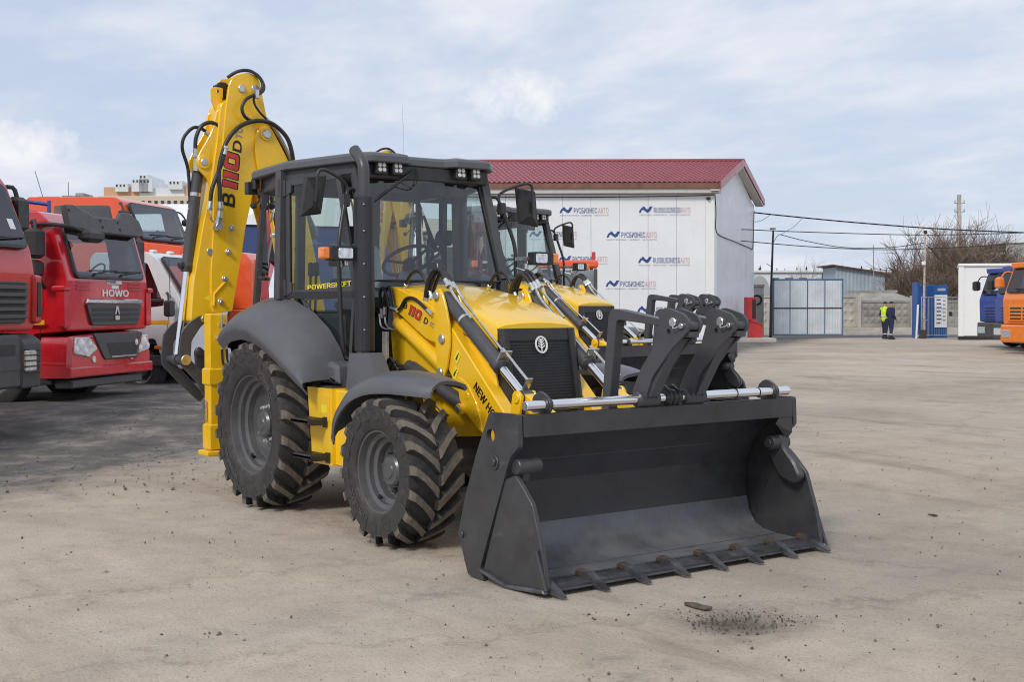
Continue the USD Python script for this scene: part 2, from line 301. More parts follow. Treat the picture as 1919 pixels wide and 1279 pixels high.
# ---------------------------------------------------------------- things and parts
USED = {}
def numbered(parent, name):
    k = (parent, name); n = USED.get(k, -1) + 1; USED[k] = n
    return f'{parent}/{name}' if n == 0 else f'{parent}/{name}_{n:03d}'
def tag(prim, label=None, cat_=None, group=None, kind=None):
    for k, v in (('label', label), ('category', cat_), ('group', group), ('kind', kind)):
        if v: prim.SetCustomDataByKey(k, v)
def thing(name, label, cat_, loc=(0, 0, 0), rz=0.0, group=None):
    p = numbered('/World', name); x = UsdGeom.Xform.Define(stage, p)
    x.AddTranslateOp().Set(Gf.Vec3d(*map(float, loc))); x.AddRotateZOp().Set(math.degrees(rz))
    tag(x.GetPrim(), label, cat_, group); return p
def part(parent, name, m, mt, smooth=32, label=None, kind=None):
    p = numbered(parent, name); o = usdkit.mesh(stage, p, m, MATS[mt], smooth=smooth)
    tag(o.GetPrim(), label, None, None, kind); return p
def single(name, m, mt, label, cat_, group=None, smooth=32, loc=(0, 0, 0), rz=0.0):
    p = numbered('/World', name); o = usdkit.mesh(stage, p, m, MATS[mt], smooth=smooth); o.AddTranslateOp().Set(Gf.Vec3d(*map(float, loc))); o.AddRotateZOp().Set(math.degrees(rz))
    tag(o.GetPrim(), label, cat_, group); return p
def struct(name, m, mt, kind='structure', smooth=32):
    p = numbered('/World', name); o = usdkit.mesh(stage, p, m, MATS[mt], smooth=smooth); tag(o.GetPrim(), None, None, None, kind); return p
def copy_of(path, name, label, cat_, loc, rz, group=None):
    p = numbered('/World', name); x = UsdGeom.Xform.Define(stage, p); prim = x.GetPrim()
    prim.GetReferences().AddInternalReference(path); prim.SetInstanceable(True)
    x.ClearXformOpOrder()
    prim.GetAttribute('xformOp:translate').Set(Gf.Vec3d(*map(float, loc))) if prim.GetAttribute('xformOp:translate') else None
    UsdGeom.Xformable(prim).SetXformOpOrder([UsdGeom.XformOp(prim.GetAttribute('xformOp:translate')), UsdGeom.XformOp(prim.GetAttribute('xformOp:rotateZ'))])
    prim.GetAttribute('xformOp:rotateZ').Set(math.degrees(rz))
    tag(prim, label, cat_, group); return p
def yard(r, d, z=0.0): return CAM * [1, 1, 0] + r * RH + d * FH + np.array([0, 0, z])
RZ = math.atan2(RH[1], RH[0])      # heading of a thing whose local x runs to the right and local y away from the viewer
def sstep(t): t = np.clip(t, 0, 1); return t * t * (3 - 2 * t)
def ground_z(x, y):
    """the yard: level under the front machine, rising a hand's breadth towards the back"""
    x, y = np.asarray(x, float), np.asarray(y, float); s = -0.5 * x + 0.87 * y
    rx, ry = x - CAM[0], y - CAM[1]; r = rx * RH[0] + ry * RH[1]; d = rx * FH[0] + ry * FH[1]
    return 0.14 * sstep((s - 1.2) / 3.3) * sstep((70 - d) / 10) * 1.0 + 0.13 * sstep((-2.5 - r) / 3.0) * sstep((d - 14) / 4.0) * sstep((60 - d) / 20)
# ---------------------------------------------------------------- backhoe loader
def tyre_mesh(R, W, rim, lug_h):
    c = R - lug_h; h = R - rim
    prof = [(rim, -.40 * W), (rim + .012, -.455 * W), (rim + .10 * h, -.485 * W), (rim + .38 * h, -.51 * W), (rim + .62 * h, -.505 * W), (rim + .64 * h, -.512 * W), (rim + .67 * h, -.512 * W), (c - .10 * h, -.475 * W), (c - .02, -.42 * W), (c - .004, -.30 * W), (c, 0)]
    prof = prof + [(r, -y) for r, y in prof[-2::-1]] + [(rim - .01, .36 * W), (rim - .01, -.36 * W), (rim, -.40 * W)]
    return lathe(prof, (0, 0, 0), (0, 1, 0), 56)
def lug_mesh(R, W, lug_h, sgn, phi, k, wt):
    """one cleat from just past the crown line out over the shoulder"""
    st = [(0.02, R - .006, R - lug_h - .01, 1.1), (0.10, R - .001, R - lug_h - .01, 1.2), (0.30, R - .001, R - lug_h - .012, 1.0), (0.62, R - .005, R - lug_h - .02, .95), (0.90, R - .014, R - lug_h - .045, 1.0), (1.015, R - .028, R - lug_h - .075, 1.15), (1.035, R - lug_h - .01, R - lug_h - .11, 1.2)]
    V, uv, F = [], [], []
    for i, (t, ro, ri, w) in enumerate(st):
        y = sgn * t * W * .5; a = phi + k * max(0.0, 1 - t) ** 1.25
        for (r, s) in ((ri, -1.55), (ro, -1), (ro, 1), (ri, 1.55)):
            aa = a + s * w * wt * .5 / R; V.append((r * math.sin(aa), y, r * math.cos(aa)))
    V = np.array(V); n = len(st)
    tops, sides = [], []
    for i in range(n - 1):
        a, b = 4 * i, 4 * i + 4
        tops.append([a + 1, a + 2, b + 2, b + 1]); sides += [[a, a + 1, b + 1, b], [a + 2, a + 3, b + 3, b + 2]]
    sides += [[0, 3, 2, 1], [4 * n - 4, 4 * n - 3, 4 * n - 2, 4 * n - 1]]
    tops, sides = np.array(tops), np.array(sides)
    if sgn < 0: tops, sides = tops[:, ::-1], sides[:, ::-1]
    return (V, tops), (V, sides)
def arc_text(s, h, r, a0, y, side, fit):
    """raised lettering on a sidewall, running round the wheel"""
    v, f = TEXTS.get((s, True)) or tm(meshkit.text_mesh(s, 1.0, 0.1, True)); TEXTS[(s, True)] = (v, f)
    a = a0 - side * (v[:, 0] * h * fit) / r; rr = r + v[:, 1] * h
    return np.stack([rr * np.sin(a), y + side * (v[:, 2] * .03), rr * np.cos(a)], 1), f[:, ::-1] if side > 0 else f
def wheel(L, x, y, side, R, W, rim, lug_h, nl, hub, words, ph=0.0):
    """side: -1 the machine's right, +1 its left; y: the outer sidewall"""
    c = np.array([x, y - side * W * .5, R]); T = lambda m: xf(m, None, c)
    ty = part(L, 'tyre', T(tyre_mesh(R, W, rim, lug_h)), 'rubber', 40)
    k = .27 if R > .6 else .36
    for i in range(nl):
        for sg in (-1, 1):
            phi = ph + (i + (0.5 if sg > 0 else 0)) / nl * 2 * math.pi
            if R * math.cos(phi + k * .4) < -R * 1.1: continue
            tp, sd = lug_mesh(R, W, lug_h, sg, phi, k, .064 if R > .6 else .060)
            lug = part(ty, 'lug', T(sd), 'rubber', False)
            m = UsdGeom.Mesh(stage.GetPrimAtPath(lug)); v, f = cat(sd); v2, f2 = cat(tp)
            v, f = cat((v, f), (v2, f2)); m.GetPointsAttr().Set(Vt.Vec3fArray.FromNumpy((v + c).astype(np.float32)))
            m.GetFaceVertexCountsAttr().Set(Vt.IntArray.FromNumpy(np.full(len(f), 3, np.int32))); m.GetFaceVertexIndicesAttr().Set(Vt.IntArray.FromNumpy(f.astype(np.int32).ravel()))
            nt = len(f2); sub = UsdGeom.Subset.Define(stage, lug + '/tread_face'); sub.CreateElementTypeAttr('face'); sub.CreateFamilyNameAttr('materialBind')
            sub.CreateIndicesAttr(Vt.IntArray.FromNumpy(np.arange(len(f) - nt, len(f), dtype=np.int32))); UsdShade.MaterialBindingAPI.Apply(sub.GetPrim()).Bind(MATS['lug_dust'])
    for (s, h, r, a0) in words:
        part(ty, 'sidewall_lettering', T(arc_text(s, h, r, a0 if side < 0 else a0, side * (.508 * W), side, 1.0)), 'worn_rubber', False)
    o = side * W * .5
    prof = [(rim + .022, o * .93), (rim + .022, o * .885), (rim - .004, o * .86), (rim - .016, o * .62), (rim - .045, o * .56), (rim - .05, o * .40), (rim - .080, o * .33), (rim - .088, o * .10), (rim - .11, o * .06), (hub * 1.75, o * .04), (hub * 1.6, o * .10), (0.02, o * .10)]
    inner = [(0.02, o * -.22), (rim - .02, o * -.22), (rim - .02, -o * .8), (rim + .02, -o * .93), (rim + .015, o * .8)]
    rm = part(L, 'rim', T(cat(lathe(prof, (0, 0, 0), (0, 1, 0), 56), lathe(inner, (0, 0, 0), (0, 1, 0), 40))), 'rim_paint', 30)
    hb = [(0.0, o * .50), (hub * .45, o * .50), (hub * .5, o * .46), (hub * .86, o * .44), (hub, o * .36), (hub, o * .05)]
    part(rm, 'hub', T(lathe(hb, (0, 0, 0), (0, 1, 0), 32)), 'rim_paint', 30)
    for i in range(8 if R > .6 else 8):
        a = i / 8 * 2 * math.pi + .2; rr = hub * 1.3
        part(rm, 'wheel_nut', T(cat(lathe([(0, o * .22), (.019, o * .22), (.021, o * .19), (.021, o * .05)], (rr * math.sin(a), 0, rr * math.cos(a)), (0, 1, 0), 6), lathe([(0, o * .30), (.011, o * .30), (.011, o * .2)], (rr * math.sin(a), 0, rr * math.cos(a)), (0, 1, 0), 8))), 'nut_steel' if R > .6 else 'rim_paint', False)
    part(rm, 'valve', T(tube([(-rim * .45, o * .35, -rim * .74), (-rim * .42, o * .48, -rim * .70), (-rim * .38, o * .5, -rim * .66)], .014, 8)), 'black_plastic')
mat('worn_rubber', (0.085, 0.083, 0.08), 0.7)

def pinhead(p, y0, y1, r): return cyl((p[0], y0, p[1]), (p[0], y1, p[1]), r, 20, .006)
def ram(L, name, p0, p1, f, R, r, gland='charcoal_paint', body='charcoal_paint', rod='chrome', eye=True):
    """hydraulic cylinder from p0 to p1: barrel over the first part f of its length, then the bright rod"""
    p0, p1 = np.array(p0, float), np.array(p1, float); q = p0 + (p1 - p0) * f; d = (p1 - p0) / np.linalg.norm(p1 - p0)
    b = part(L, name, cat(cyl(p0 + d * .05, q, R, 26, .008), cyl(q - d * .07, q + d * .01, R * 1.14, 26, .008), cyl(p0, p0 + d * .08, R * .8, 20)), body)
    part(b, 'piston_rod', cyl(q - d * .02, p1 - d * .02, r, 20), rod)
    if eye: part(b, 'rod_eye', cyl(p1 - [0, R * .75, 0], p1 + [0, R * .75, 0], r * 1.7, 20) if abs(d[1]) < .5 and abs(d[0]) > .3 else cyl(p1 - [R * .75, 0, 0], p1 + [R * .75, 0, 0], r * 1.7, 20), gland)
    return b
def hose(L, pts, r=.014, mt='hose_rubber', ferrule=True, n=9):
    h = part(L, 'hose', tube(pts, r, n), mt, 40)
    if ferrule:
        p = np.asarray(pts, float)
        for a, b in ((p[0], p[1]), (p[-1], p[-2])):
            d = (b - a) / np.linalg.norm(b - a); part(h, 'hose_fitting', cat(cyl(a - d * .02, a + d * .045, r * 1.25, 10, .002), cyl(a - d * .035, a - d * .012, r * 1.55, 6, .002)), 'zinc', False)
    return h

def build_loader():
    L = thing('backhoe_loader', 'nearest yellow backhoe loader with empty black bucket at the front of the yard', 'backhoe loader', group=None)
    # chassis ------------------------------------------------------------
    part(L, 'chassis', cat(bx(-.75, 2.35, -.33, .33, .52, .98, .02), bx(-1.0, -.55, -.5, .5, .5, 1.05, .02), bx(.9, 1.6, -.62, .62, .55, .9, .02), bx(-.4, 1.25, -.62, .62, .98, 1.16, .01)), 'black_plastic')
    part(L, 'front_axle', cat(tube([(2.15, -.9, .52), (2.15, -.45, .54), (2.15, 0, .58), (2.15, .45, .54), (2.15, .9, .52)], [.10, .09, .13, .09, .10], 16), bx(2.02, 2.3, -.2, .2, .45, .75, .03)), 'charcoal_paint')
    part(L, 'rear_axle', tube([(0, -.9, .7), (0, -.4, .7), (0, 0, .7), (0, .4, .7), (0, .9, .7)], [.15, .12, .2, .12, .15], 16), 'charcoal_paint')
    for s in (-1, 1):
        pl_ = prism([(1.02, 1.50), (1.22, 1.56), (1.60, 1.36), (1.93, 1.22), (2.34, 1.0), (2.34, .74), (1.90, .70), (1.55, .72), (1.10, .95)], .33, .372, 'y', .006)
        part(L, 'frame_plate', pl_ if s > 0 else mirror(pl_), 'yellow_paint')
    part(L, 'frame_nose', cat(bx(2.30, 2.52, -.36, .36, .62, .98, .02), bx(2.34, 2.46, -.372, .372, .74, 1.0, .01)), 'yellow_paint')
    # hood -----------------------------------------------------------------
    rings = []
    for x, zt, w, zs in ((1.27, 1.835, .40, 1.50), (1.45, 1.815, .405, 1.48), (1.75, 1.765, .395, 1.45), (2.05, 1.69, .375, 1.40), (2.28, 1.615, .362, 1.36), (2.435, 1.552, .352, 1.34), (2.452, 1.535, .346, 1.335)):
        half = [(w * 1.0, zs), (w * 1.02, zt - .12), (w * 1.02, zt - .045), (w * .985, zt - .014), (w * .80, zt + .004), (w * .40, zt + .016), (0, zt + .019)]
        pts = [(x, -y, z) for y, z in half] + [(x, y, z) for y, z in half[-2::-1]]
        rings.append(pts)
    hood = part(L, 'hood', loft(rings), 'yellow_plastic', 28)
    part(hood, 'hood_seam', cat(*[tube([(1.3, s * .408, 1.70), (1.75, s * .402, 1.60), (2.2, s * .368, 1.42)], .004, 6, 4) for s in (-1, 1)]), 'black_plastic', kind='stuff')
    for s in (-1, 1):
        sp = prism(rounded([(1.25, 1.56), (1.8, 1.50), (2.42, 1.36), (2.50, 1.02), (2.44, .93), (2.36, .93), (1.95, 1.1), (1.25, 1.20)], .04), .345, .385, 'y', .014)
        part(L, 'side_panel', sp if s > 0 else mirror(sp), 'yellow_plastic')
    cw = []
    for x, zt, w in ((1.30, 1.842, .41), (1.22, 1.875, .45), (1.14, 1.86, .47)):
        cw.append([(x, -w, 1.5), (x, -w * .96, zt - .07), (x, -w * .6, zt - .01), (x, 0, zt + .01), (x, w * .6, zt - .01), (x, w * .96, zt - .07), (x, w, 1.5)])
    part(L, 'cowl', loft(cw), 'charcoal_plastic', 40)
    # grille ----------------------------------------------------------------
    gx = lambda z: 2.445 + (1.53 - z) * .19
    def gbox(y0, y1, z0, z1, d0, d1): return loft([[(gx(z1) + d1, y0, z1), (gx(z1) + d1, y1, z1), (gx(z0) + d1, y1, z0), (gx(z0) + d1, y0, z0)][::1], [(gx(z1) + d0, y0, z1), (gx(z1) + d0, y1, z1), (gx(z0) + d0, y1, z0), (gx(z0) + d0, y0, z0)]])
    part(L, 'grille_frame', cat(loft([[(gx(z) + .012, y - .0, z), (gx(z) + .035, y + .035, z), (gx(z) + .03, y + .075, z), (gx(z) - .1, y + .075, z), (gx(z) - .1, y, z)] for z in (1.515, 1.4, .72) for y in (-.35,)]),
        loft([[(gx(z) + .012, y + .0, z), (gx(z) + .035, y - .035, z), (gx(z) + .03, y - .075, z), (gx(z) - .1, y - .075, z), (gx(z) - .1, y, z)][::-1] for z in (1.515, 1.4, .72) for y in (.35,)]), gbox(-.275, .275, 1.43, 1.515, -.1, .022)), 'black_plastic')
    g = part(L, 'grille', gbox(-.272, .272, .72, 1.44, -.08, .002), 'grille_mesh', False)
    for i in range(33):
        z = 1.425 - i * .0212
        part(g, 'grille_bar', gbox(-.272, .272, z - .0045, z + .0045, 0, .012), 'black_frame', False)
    part(g, 'grille_upright', cat(*[loft([[(gx(1.43) + .014, y - .003, 1.43), (gx(1.43) + .014, y + .003, 1.43)], [(gx(.73) + .014, y - .003, .73), (gx(.73) + .014, y + .003, .73)]], cap=False, closed=False) for y in np.linspace(-.265, .265, 30)]), 'black_frame', False, kind='stuff')
    nz = np.array([1, 0, .19]); nz /= np.linalg.norm(nz); uz = np.cross(nz, [0, 1, 0]); o = np.array([gx(1.395) + .02, .012, 1.395])
    def onface(poly, d0, d1, holes=()): return basis(prism(poly, d0, d1, 'z', .001, holes), o, [0, 1, 0], uz * (1 if uz[2] > 0 else -1), nz)
    ell = lambda a, b, n=28: np.stack([a * np.cos(np.arange(n) / n * 2 * np.pi), b * np.sin(np.arange(n) / n * 2 * np.pi)], 1)
    em = part(L, 'badge', onface(ell(.056, .064), 0, .008, [ell(.044, .052)[::-1]]), 'decal_white', False)
    leaf = [onface([(-.003, -.05), (.003, -.05), (.003, .045), (-.003, .045)], 0, .007)]
    for s in (-1, 1):
        for k, z in enumerate((-.03, -.012, .006, .022)):
            leaf.append(onface([(s * .002, z), (s * (.034 - .004 * k), z + .022), (s * (.030 - .004 * k), z + .027), (s * .002, z + .010)], 0, .007))
    part(em, 'badge_leaf', cat(*leaf), 'decal_white', False)
    # wheels ---------------------------------------------------------------
    for s in (-1, 1):
        wheel(L, 0.0, s * 1.135, s, .70, .45, .405, .056, 20, .115, [('POWER CL', .045, .475, 3.55), ('POWER CL', .045, .475, .45), ('440/80 - 28', .032, .585, .15)], .12)
        wheel(L, 2.15, s * 1.185, s, .525, .41, .283, .050, 18, .112, [('POWER CL', .04, .345, 3.45), ('400/70 - 20', .032, .42, .25)], .05)
    # loader arms -------------------------------------------------------------
    arm = [(1.15, 1.84), (1.30, 1.815), (1.52, 1.745), (1.70, 1.70), (1.88, 1.615), (2.05, 1.495), (2.11, 1.435), (2.68, .926), (3.05, .60), (3.34, .40), (3.36, .33), (3.30, .27), (3.20, .27), (2.95, .42), (2.62, .66), (2.40, .765), (2.20, .888), (2.12, .98), (2.10, 1.083), (1.97, 1.21), (1.82, 1.40), (1.67, 1.43), (1.21, 1.655), (1.16, 1.75)]
    arm = rounded(arm, .03, 2)
    for s in (-1, 1):
        f = (lambda m: m) if s > 0 else mirror
        a = part(L, 'loader_arm', f(prism(arm, .345, .455, 'y', .008)), 'yellow_paint', 30)
        part(a, 'arm_gusset', f(prism(rounded([(2.02, 1.15), (2.13, 1.16), (2.24, 1.11), (2.34, .99), (2.40, .86), (2.42, .775), (2.385, .79), (2.205, .905), (2.135, .99), (2.11, 1.09)], .02), .455, .463, 'y', .003)), 'yellow_paint')
        part(a, 'arm_boss', f(cat(cyl((2.165, .45, .93), (2.165, .50, .93), .042, 20, .006), cyl((2.225, .45, 1.03), (2.225, .467, 1.03), .03, 18, .004), cyl((2.345, .45, .915), (2.345, .467, .915), .032, 18, .004))), 'yellow_paint')
        part(a, 'pivot_pin', f(cyl((2.165, .49, .93), (2.165, .507, .93), .024, 18)), 'pin_steel')
        if s < 0:
            ax = np.array([.0, 0, 0]); ex = np.array([.345, 0, -.115]); ey = np.array([.115, 0, .345])
            yy = -.4575
            for (t_, h, x0, z0, mt, xs, sh) in (('B', .045, 1.352, 1.672, 'decal_black', 1.3, .2), ('D', .048, 1.636, 1.556, 'decal_black', 1.3, .2), ('TC', .036, 1.715, 1.535, 'decal_grey', .95, .3)):
                part(a, 'lettering', text(t_, h, (x0, yy, z0), ex, ey, xs, sh), mt, False)
            model_number(a, .076, .172, (1.428, yy, 1.622), ex, ey, .22)
            dn = np.array([.625, 0, -.56]); up = np.array([.56, 0, .625])
            part(a, 'lettering', text('NEW HOLLAND', .060, (2.296, yy, 1.094), dn, up, .95, 0.0), 'decal_black', False)
            for (px_, pz) in ((2.085, 1.31), (2.055, 1.19)):
                part(a, 'warning_sticker', basis(prism([(0, 0), (.042, -.036), (.092, .034), (.05, .07)], 0, .0012, 'z', 0), (px_ - .03, yy, pz - .02), (1, 0, 0), (0, 0, 1), (0, -1, 0)), 'decal_yellow', False); part(a, 'warning_symbol', basis(cat(prism([(.02, .0), (.035, -.01), (.06, .028), (.048, .036)], 0.0012, .002, 'z', 0), prism([(.055, .04), (.07, .032), (.074, .04), (.06, .048)], .0012, .002, 'z', 0)), (px_ - .03, yy, pz - .02), (1, 0, 0), (0, 0, 1), (0, -1, 0)), 'decal_black', False, kind='stuff')
        else:
            part(a, 'lettering', text('B 110 D', .05, (1.40, .3435, 1.64), (.345, 0, -.115), (.115, 0, .345), 1.1, .2), 'decal_red', False)
            part(a, 'lettering', text('NEW HOLLAND', .060, (2.292, .3435, 1.092), (.625, 0, -.56), (.56, 0, .625)), 'decal_black', False)
        # bell crank: two plates outside and inside of the arm
        bc = rounded([(1.835, 1.80), (1.90, 1.812), (1.945, 1.76), (1.99, 1.66), (2.025, 1.55), (2.035, 1.45), (2.028, 1.37), (1.99, 1.215), (1.955, 1.155), (1.905, 1.14), (1.87, 1.175), (1.862, 1.26), (1.845, 1.36), (1.845, 1.6), (1.825, 1.72)], .02, 2)
        b = part(L, 'bell_crank', f(prism(bc, .462, .482, 'y', .004)), 'yellow_paint')
        part(b, 'bell_crank_plate', f(prism(bc, .318, .338, 'y', .004)), 'yellow_paint')
        part(b, 'pin', f(cat(*[cat(cyl((x, .30, z), (x, .492, z), .03, 18, .004), cyl((x, .482, z), (x, .500, z), .036, 18, .006)) for x, z in ((1.868, 1.755), (1.941, 1.435), (1.916, 1.187))])), 'pin_steel')
        part(L, 'guide_link', f(cat(cyl((1.20, .40, 1.56), (1.90, .40, 1.20), .062, 22, .006), cyl((1.19, .35, 1.565), (1.19, .45, 1.565), .075, 20))), 'yellow_paint')
        # lift and tilt cylinders
        ram(L, 'lift_cylinder', (1.35, s * .41, 1.22), (2.15, s * .41, .945), .97, .055, .04, eye=False)
        tl = ram(L, 'tilt_cylinder', (1.868, s * .40, 1.755), (2.845, s * .40, 1.045), .715, .056, .032, gland='charcoal_paint')
        d = np.array([.977, 0, -.71]) / np.linalg.norm([.977, 0, -.71]); up = np.array([.588, 0, .809])
        P_ = lambda t, h, y=.40: np.array([1.868, s * y, 1.755]) + d * t + up * h
        part(tl, 'supply_pipe', cat(tube([P_(.05, .10, .37), P_(.12, .085, .365), P_(.22, .075, .365), P_(.60, .075, .365), P_(.86, .075, .37)], .010, 8, 4), tube([P_(.05, .11, .43), P_(.12, .09, .43), P_(.40, .085, .43)], .010, 8, 4)), 'zinc')
        part(tl, 'pipe_clamp', cat(cyl(P_(.30, 0), P_(.325, 0), .061, 26, .002), cyl(P_(.80, 0), P_(.83, 0), .062, 26, .002)), 'zinc')
        part(tl, 'level_gauge', cat(xf(bx(0, .012, -.05, .05, -.02, .09), np.array([d, [0, 1, 0], up]), P_(.84, .04)), tube([P_(.80, .115), P_(1.16, .115)], .010, 8, 0), xf(bx(0, .012, -.012, .04, -.05, .05), np.array([d, [0, 1, 0], up]), P_(1.15, .08))), 'zinc')
        # lever between tilt rod and bucket
        part(L, 'bucket_lever', f(cat(prism(rounded([(2.80, 1.09), (2.87, 1.10), (2.90, 1.04), (2.84, .80), (2.78, .62), (2.70, .66), (2.76, .85)], .03), .455, .480, 'y', .004), prism(rounded([(2.80, 1.09), (2.87, 1.10), (2.90, 1.04), (2.84, .80), (2.78, .62), (2.70, .66), (2.76, .85)], .03), .33, .35, 'y', .004))), 'yellow_paint')
        part(L, 'bucket_link', f(cat(prism(rounded([(2.82, 1.09), (2.88, 1.08), (3.50, .80), (3.50, .72), (3.44, .71), (2.83, .99)], .02), .36, .44, 'y', .006), cyl((2.85, .44, 1.045), (2.85, .492, 1.045), .034, 18))), 'yellow_paint')
        # hoses over the arm
        for k, (yy, dz) in enumerate(((.40, 0), (.365, -.01), (.43, .015))):
            hose(L, [(1.62, s * yy, 1.70), (1.66, s * yy, 1.83 + dz), (1.74, s * yy, 1.925 + dz), (1.83, s * (yy - .005), 1.925 + dz), (1.93, s * yy, 1.83 + dz)], .015)
        hose(L, [(1.28, s * .40, 1.82), (1.38, s * .40, 1.925), (1.50, s * .40, 1.945), (1.60, s * .40, 1.86), (1.66, s * .40, 1.76)], .014)
        hose(L, [(1.10, s * .47, 1.63), (1.12, s * .475, 1.80), (1.20, s * .478, 1.815), (1.26, s * .475, 1.68), (1.33, s * .472, 1.66), (1.42, s * .47, 1.735), (1.55, s * .468, 1.73), (1.75, s * .466, 1.63)], .013)
        hose(L, [(1.06, s * .47, 1.62), (1.08, s * .50, 1.79), (1.15, s * .50, 1.81), (1.22, s * .50, 1.67), (1.28, s * .49, 1.655)], .013)
        for k in range(4):
            q = k * .05; hose(L, [(1.20 + q * .6, s * (.50 + q * .3), 1.02), (1.22 + q, s * .52, 1.22 - q * .3), (1.30 + q * 1.6, s * .53, 1.27 - q * .5), (1.42 + q * 1.8, s * .52, 1.16 - q * .3), (1.58 + q * 1.5, s * .50, 1.09 - q * .1)], .013)
        part(L, 'steel_pipe', tube([(1.02, s * .47, 1.62), (1.04, s * .47, 1.53), (1.10, s * .46, 1.50), (1.19, s * .45, 1.50)], .009, 8), 'zinc')
        part(L, 'steel_pipe', tube([(1.10, s * .47, 1.62), (1.11, s * .47, 1.55), (1.15, s * .46, 1.51), (1.22, s * .45, 1.49)], .009, 8), 'zinc')
        part(L, 'supply_line', tube([(1.78, s * .55, 1.00), (1.95, s * .555, .95), (2.05, s * .555, .90), (2.12, s * .55, .885)], .008, 8), 'zinc')
    # valve block and pipes under the bonnet, right side
    part(L, 'valve_block', cat(bx(1.05, 1.28, -.56, -.40, 1.0, 1.14, .01), *[cyl((1.08 + .05 * k, -.575, 1.03 + .03 * (k % 2)), (1.08 + .05 * k, -.50, 1.03 + .03 * (k % 2)), .018, 10) for k in range(4)]), 'zinc')
    part(L, 'pipe_bundle', cat(*[tube([(1.12 + .02 * k, -.50, 1.48), (1.12 + .02 * k, -.50, 1.25), (1.13 + .02 * k, -.50, 1.05)], .007, 6, 3) for k in range(5)]), 'zinc', kind='stuff')
    # bucket ---------------------------------------------------------------
    W = 1.205
    BK = part(L, 'bucket', prism([(3.840, 1.035), (3.820, 1.035), (3.48, .76), (3.385, .58), (3.375, .36), (3.40, .20), (3.47, .10), (3.56, .05), (3.72, .035), (4.085, .022), (4.085, .045), (3.72, .062), (3.58, .078), (3.50, .12), (3.435, .21), (3.41, .36), (3.42, .57), (3.51, .735)], -W + .03, W - .03, 'y', .003), 'bucket_paint', 25)
    part(BK, 'bucket_top_lip', bx(3.80, 3.848, -W + .03, W - .03, .90, 1.032, .003), 'bucket_paint')
    part(BK, 'bucket_rear_beam', cat(bx(3.36, 3.50, -.9, .9, .70, .80, .01), bx(3.30, 3.40, -.55, -.30, .25, .8, .01), bx(3.30, 3.40, .30, .55, .25, .8, .01)), 'bucket_paint')
    sp = rounded([(3.544, 1.009), (3.56, 1.035), (3.84, 1.038), (3.848, .845), (3.766, .78), (3.61, .43), (3.455, .075), (3.50, -.0), (3.46, -.0), (3.325, .01), (3.219, .255), (3.30, .50), (3.421, .777)], .02, 2)
    cl = rounded([(3.70, .64), (3.80, .675), (3.86, .625), (3.965, .522), (4.055, .27), (4.10, .045), (4.085, .02), (3.724, .0), (3.475, .062), (3.60, .39)], .012, 2)
    for s in (-1, 1):
        f = (lambda m: m) if s > 0 else mirror
        part(BK, 'bucket_side_plate', f(prism(sp, W - .022, W + .012, 'y', .003, [circ(3.569, .893, .042, 18)])), 'bucket_paint', 25)
        part(BK, 'clam_side_plate', f(prism(cl, W - .03, W + .002, 'y', .004)), 'bucket_paint')
        part(BK, 'clam_edge', f(cat(prism([(3.455, .06), (3.475, .075), (3.73, .02), (4.10, .05), (4.115, .028), (3.72, -.004)], W - .0, W + .035, 'y', .006))), 'worn_steel')
        part(BK, 'side_cutter', f(prism([(3.995, .26), (4.03, .265), (4.115, .045), (4.07, .04)], W + .004, W + .024, 'y', .003)), 'bucket_paint')
        part(BK, 'bucket_pivot', f(cat(cyl((3.775, W - .19, .72), (3.775, W - .02, .72), .05, 20, .006), cyl((3.775, W - .21, .72), (3.775, W - .185, .72), .032, 6), prism(rounded([(3.70, .76), (3.79, .77), (3.81, .70), (3.79, .62), (3.72, .62)], .02) if s < 0 else rounded([(3.70, .76), (3.81, .78), (3.845, .68), (3.93, .60), (3.99, .50), (3.93, .44), (3.80, .48), (3.72, .60)], .03), W - .12, W - .05, 'y', .014))), 'bucket_paint')
        part(BK, 'bucket_bolt', f(cat(cyl((3.611, W + .01, .736), (3.611, W + .022, .736), .046, 20, .004), cyl((3.611, W + .02, .736), (3.611, W + .034, .736), .026, 16, .004), cyl((3.262, W + .01, .253), (3.262, W + .024, .253), .022, 16, .004))), 'bucket_paint')
        if s > 0: part(BK, 'corner_gusset', f(prism([(3.80, 1.03), (3.835, 1.03), (3.84, .85), (3.77, .80)], W - .16, W - .135, 'y', .003) if False else loft([[(3.842, W - .03, 1.03), (3.842, W - .03, .79), (3.79, W - .03, .74)], [(3.842, W - .035, 1.03), (3.842, W - .20, .86), (3.80, W - .035, .74)]])), 'bucket_paint')
    part(BK, 'cutting_edge', prism([(3.90, .062), (3.90, .045), (4.06, .026), (4.10, .030), (4.06, .047)], -W + .0, W - .0, 'y', .002), 'worn_steel')
    part(BK, 'floor_plate', loft([[(3.425, y, .30), (3.445, y, .205), (3.503, y, .124), (3.582, y, .082), (3.72, y, .066), (3.92, y, .058), (3.92, y, .050), (3.72, y, .055), (3.58, y, .07), (3.49, y, .11), (3.42, y, .2), (3.41, y, .30)] for y in (-W + .034, W - .034)], cap=False), 'bucket_floor_sheen', 40)  # added sheet over the bucket floor; its pale tone paints the reflected sky
    part(BK, 'weld_seam', cat(*[bx(3.715, 3.723, -W + .04, W - .04, .064, .069, .001), bx(3.93, 3.936, -W + .04, W - .04, .061, .0645, .001)]), 'worn_steel')
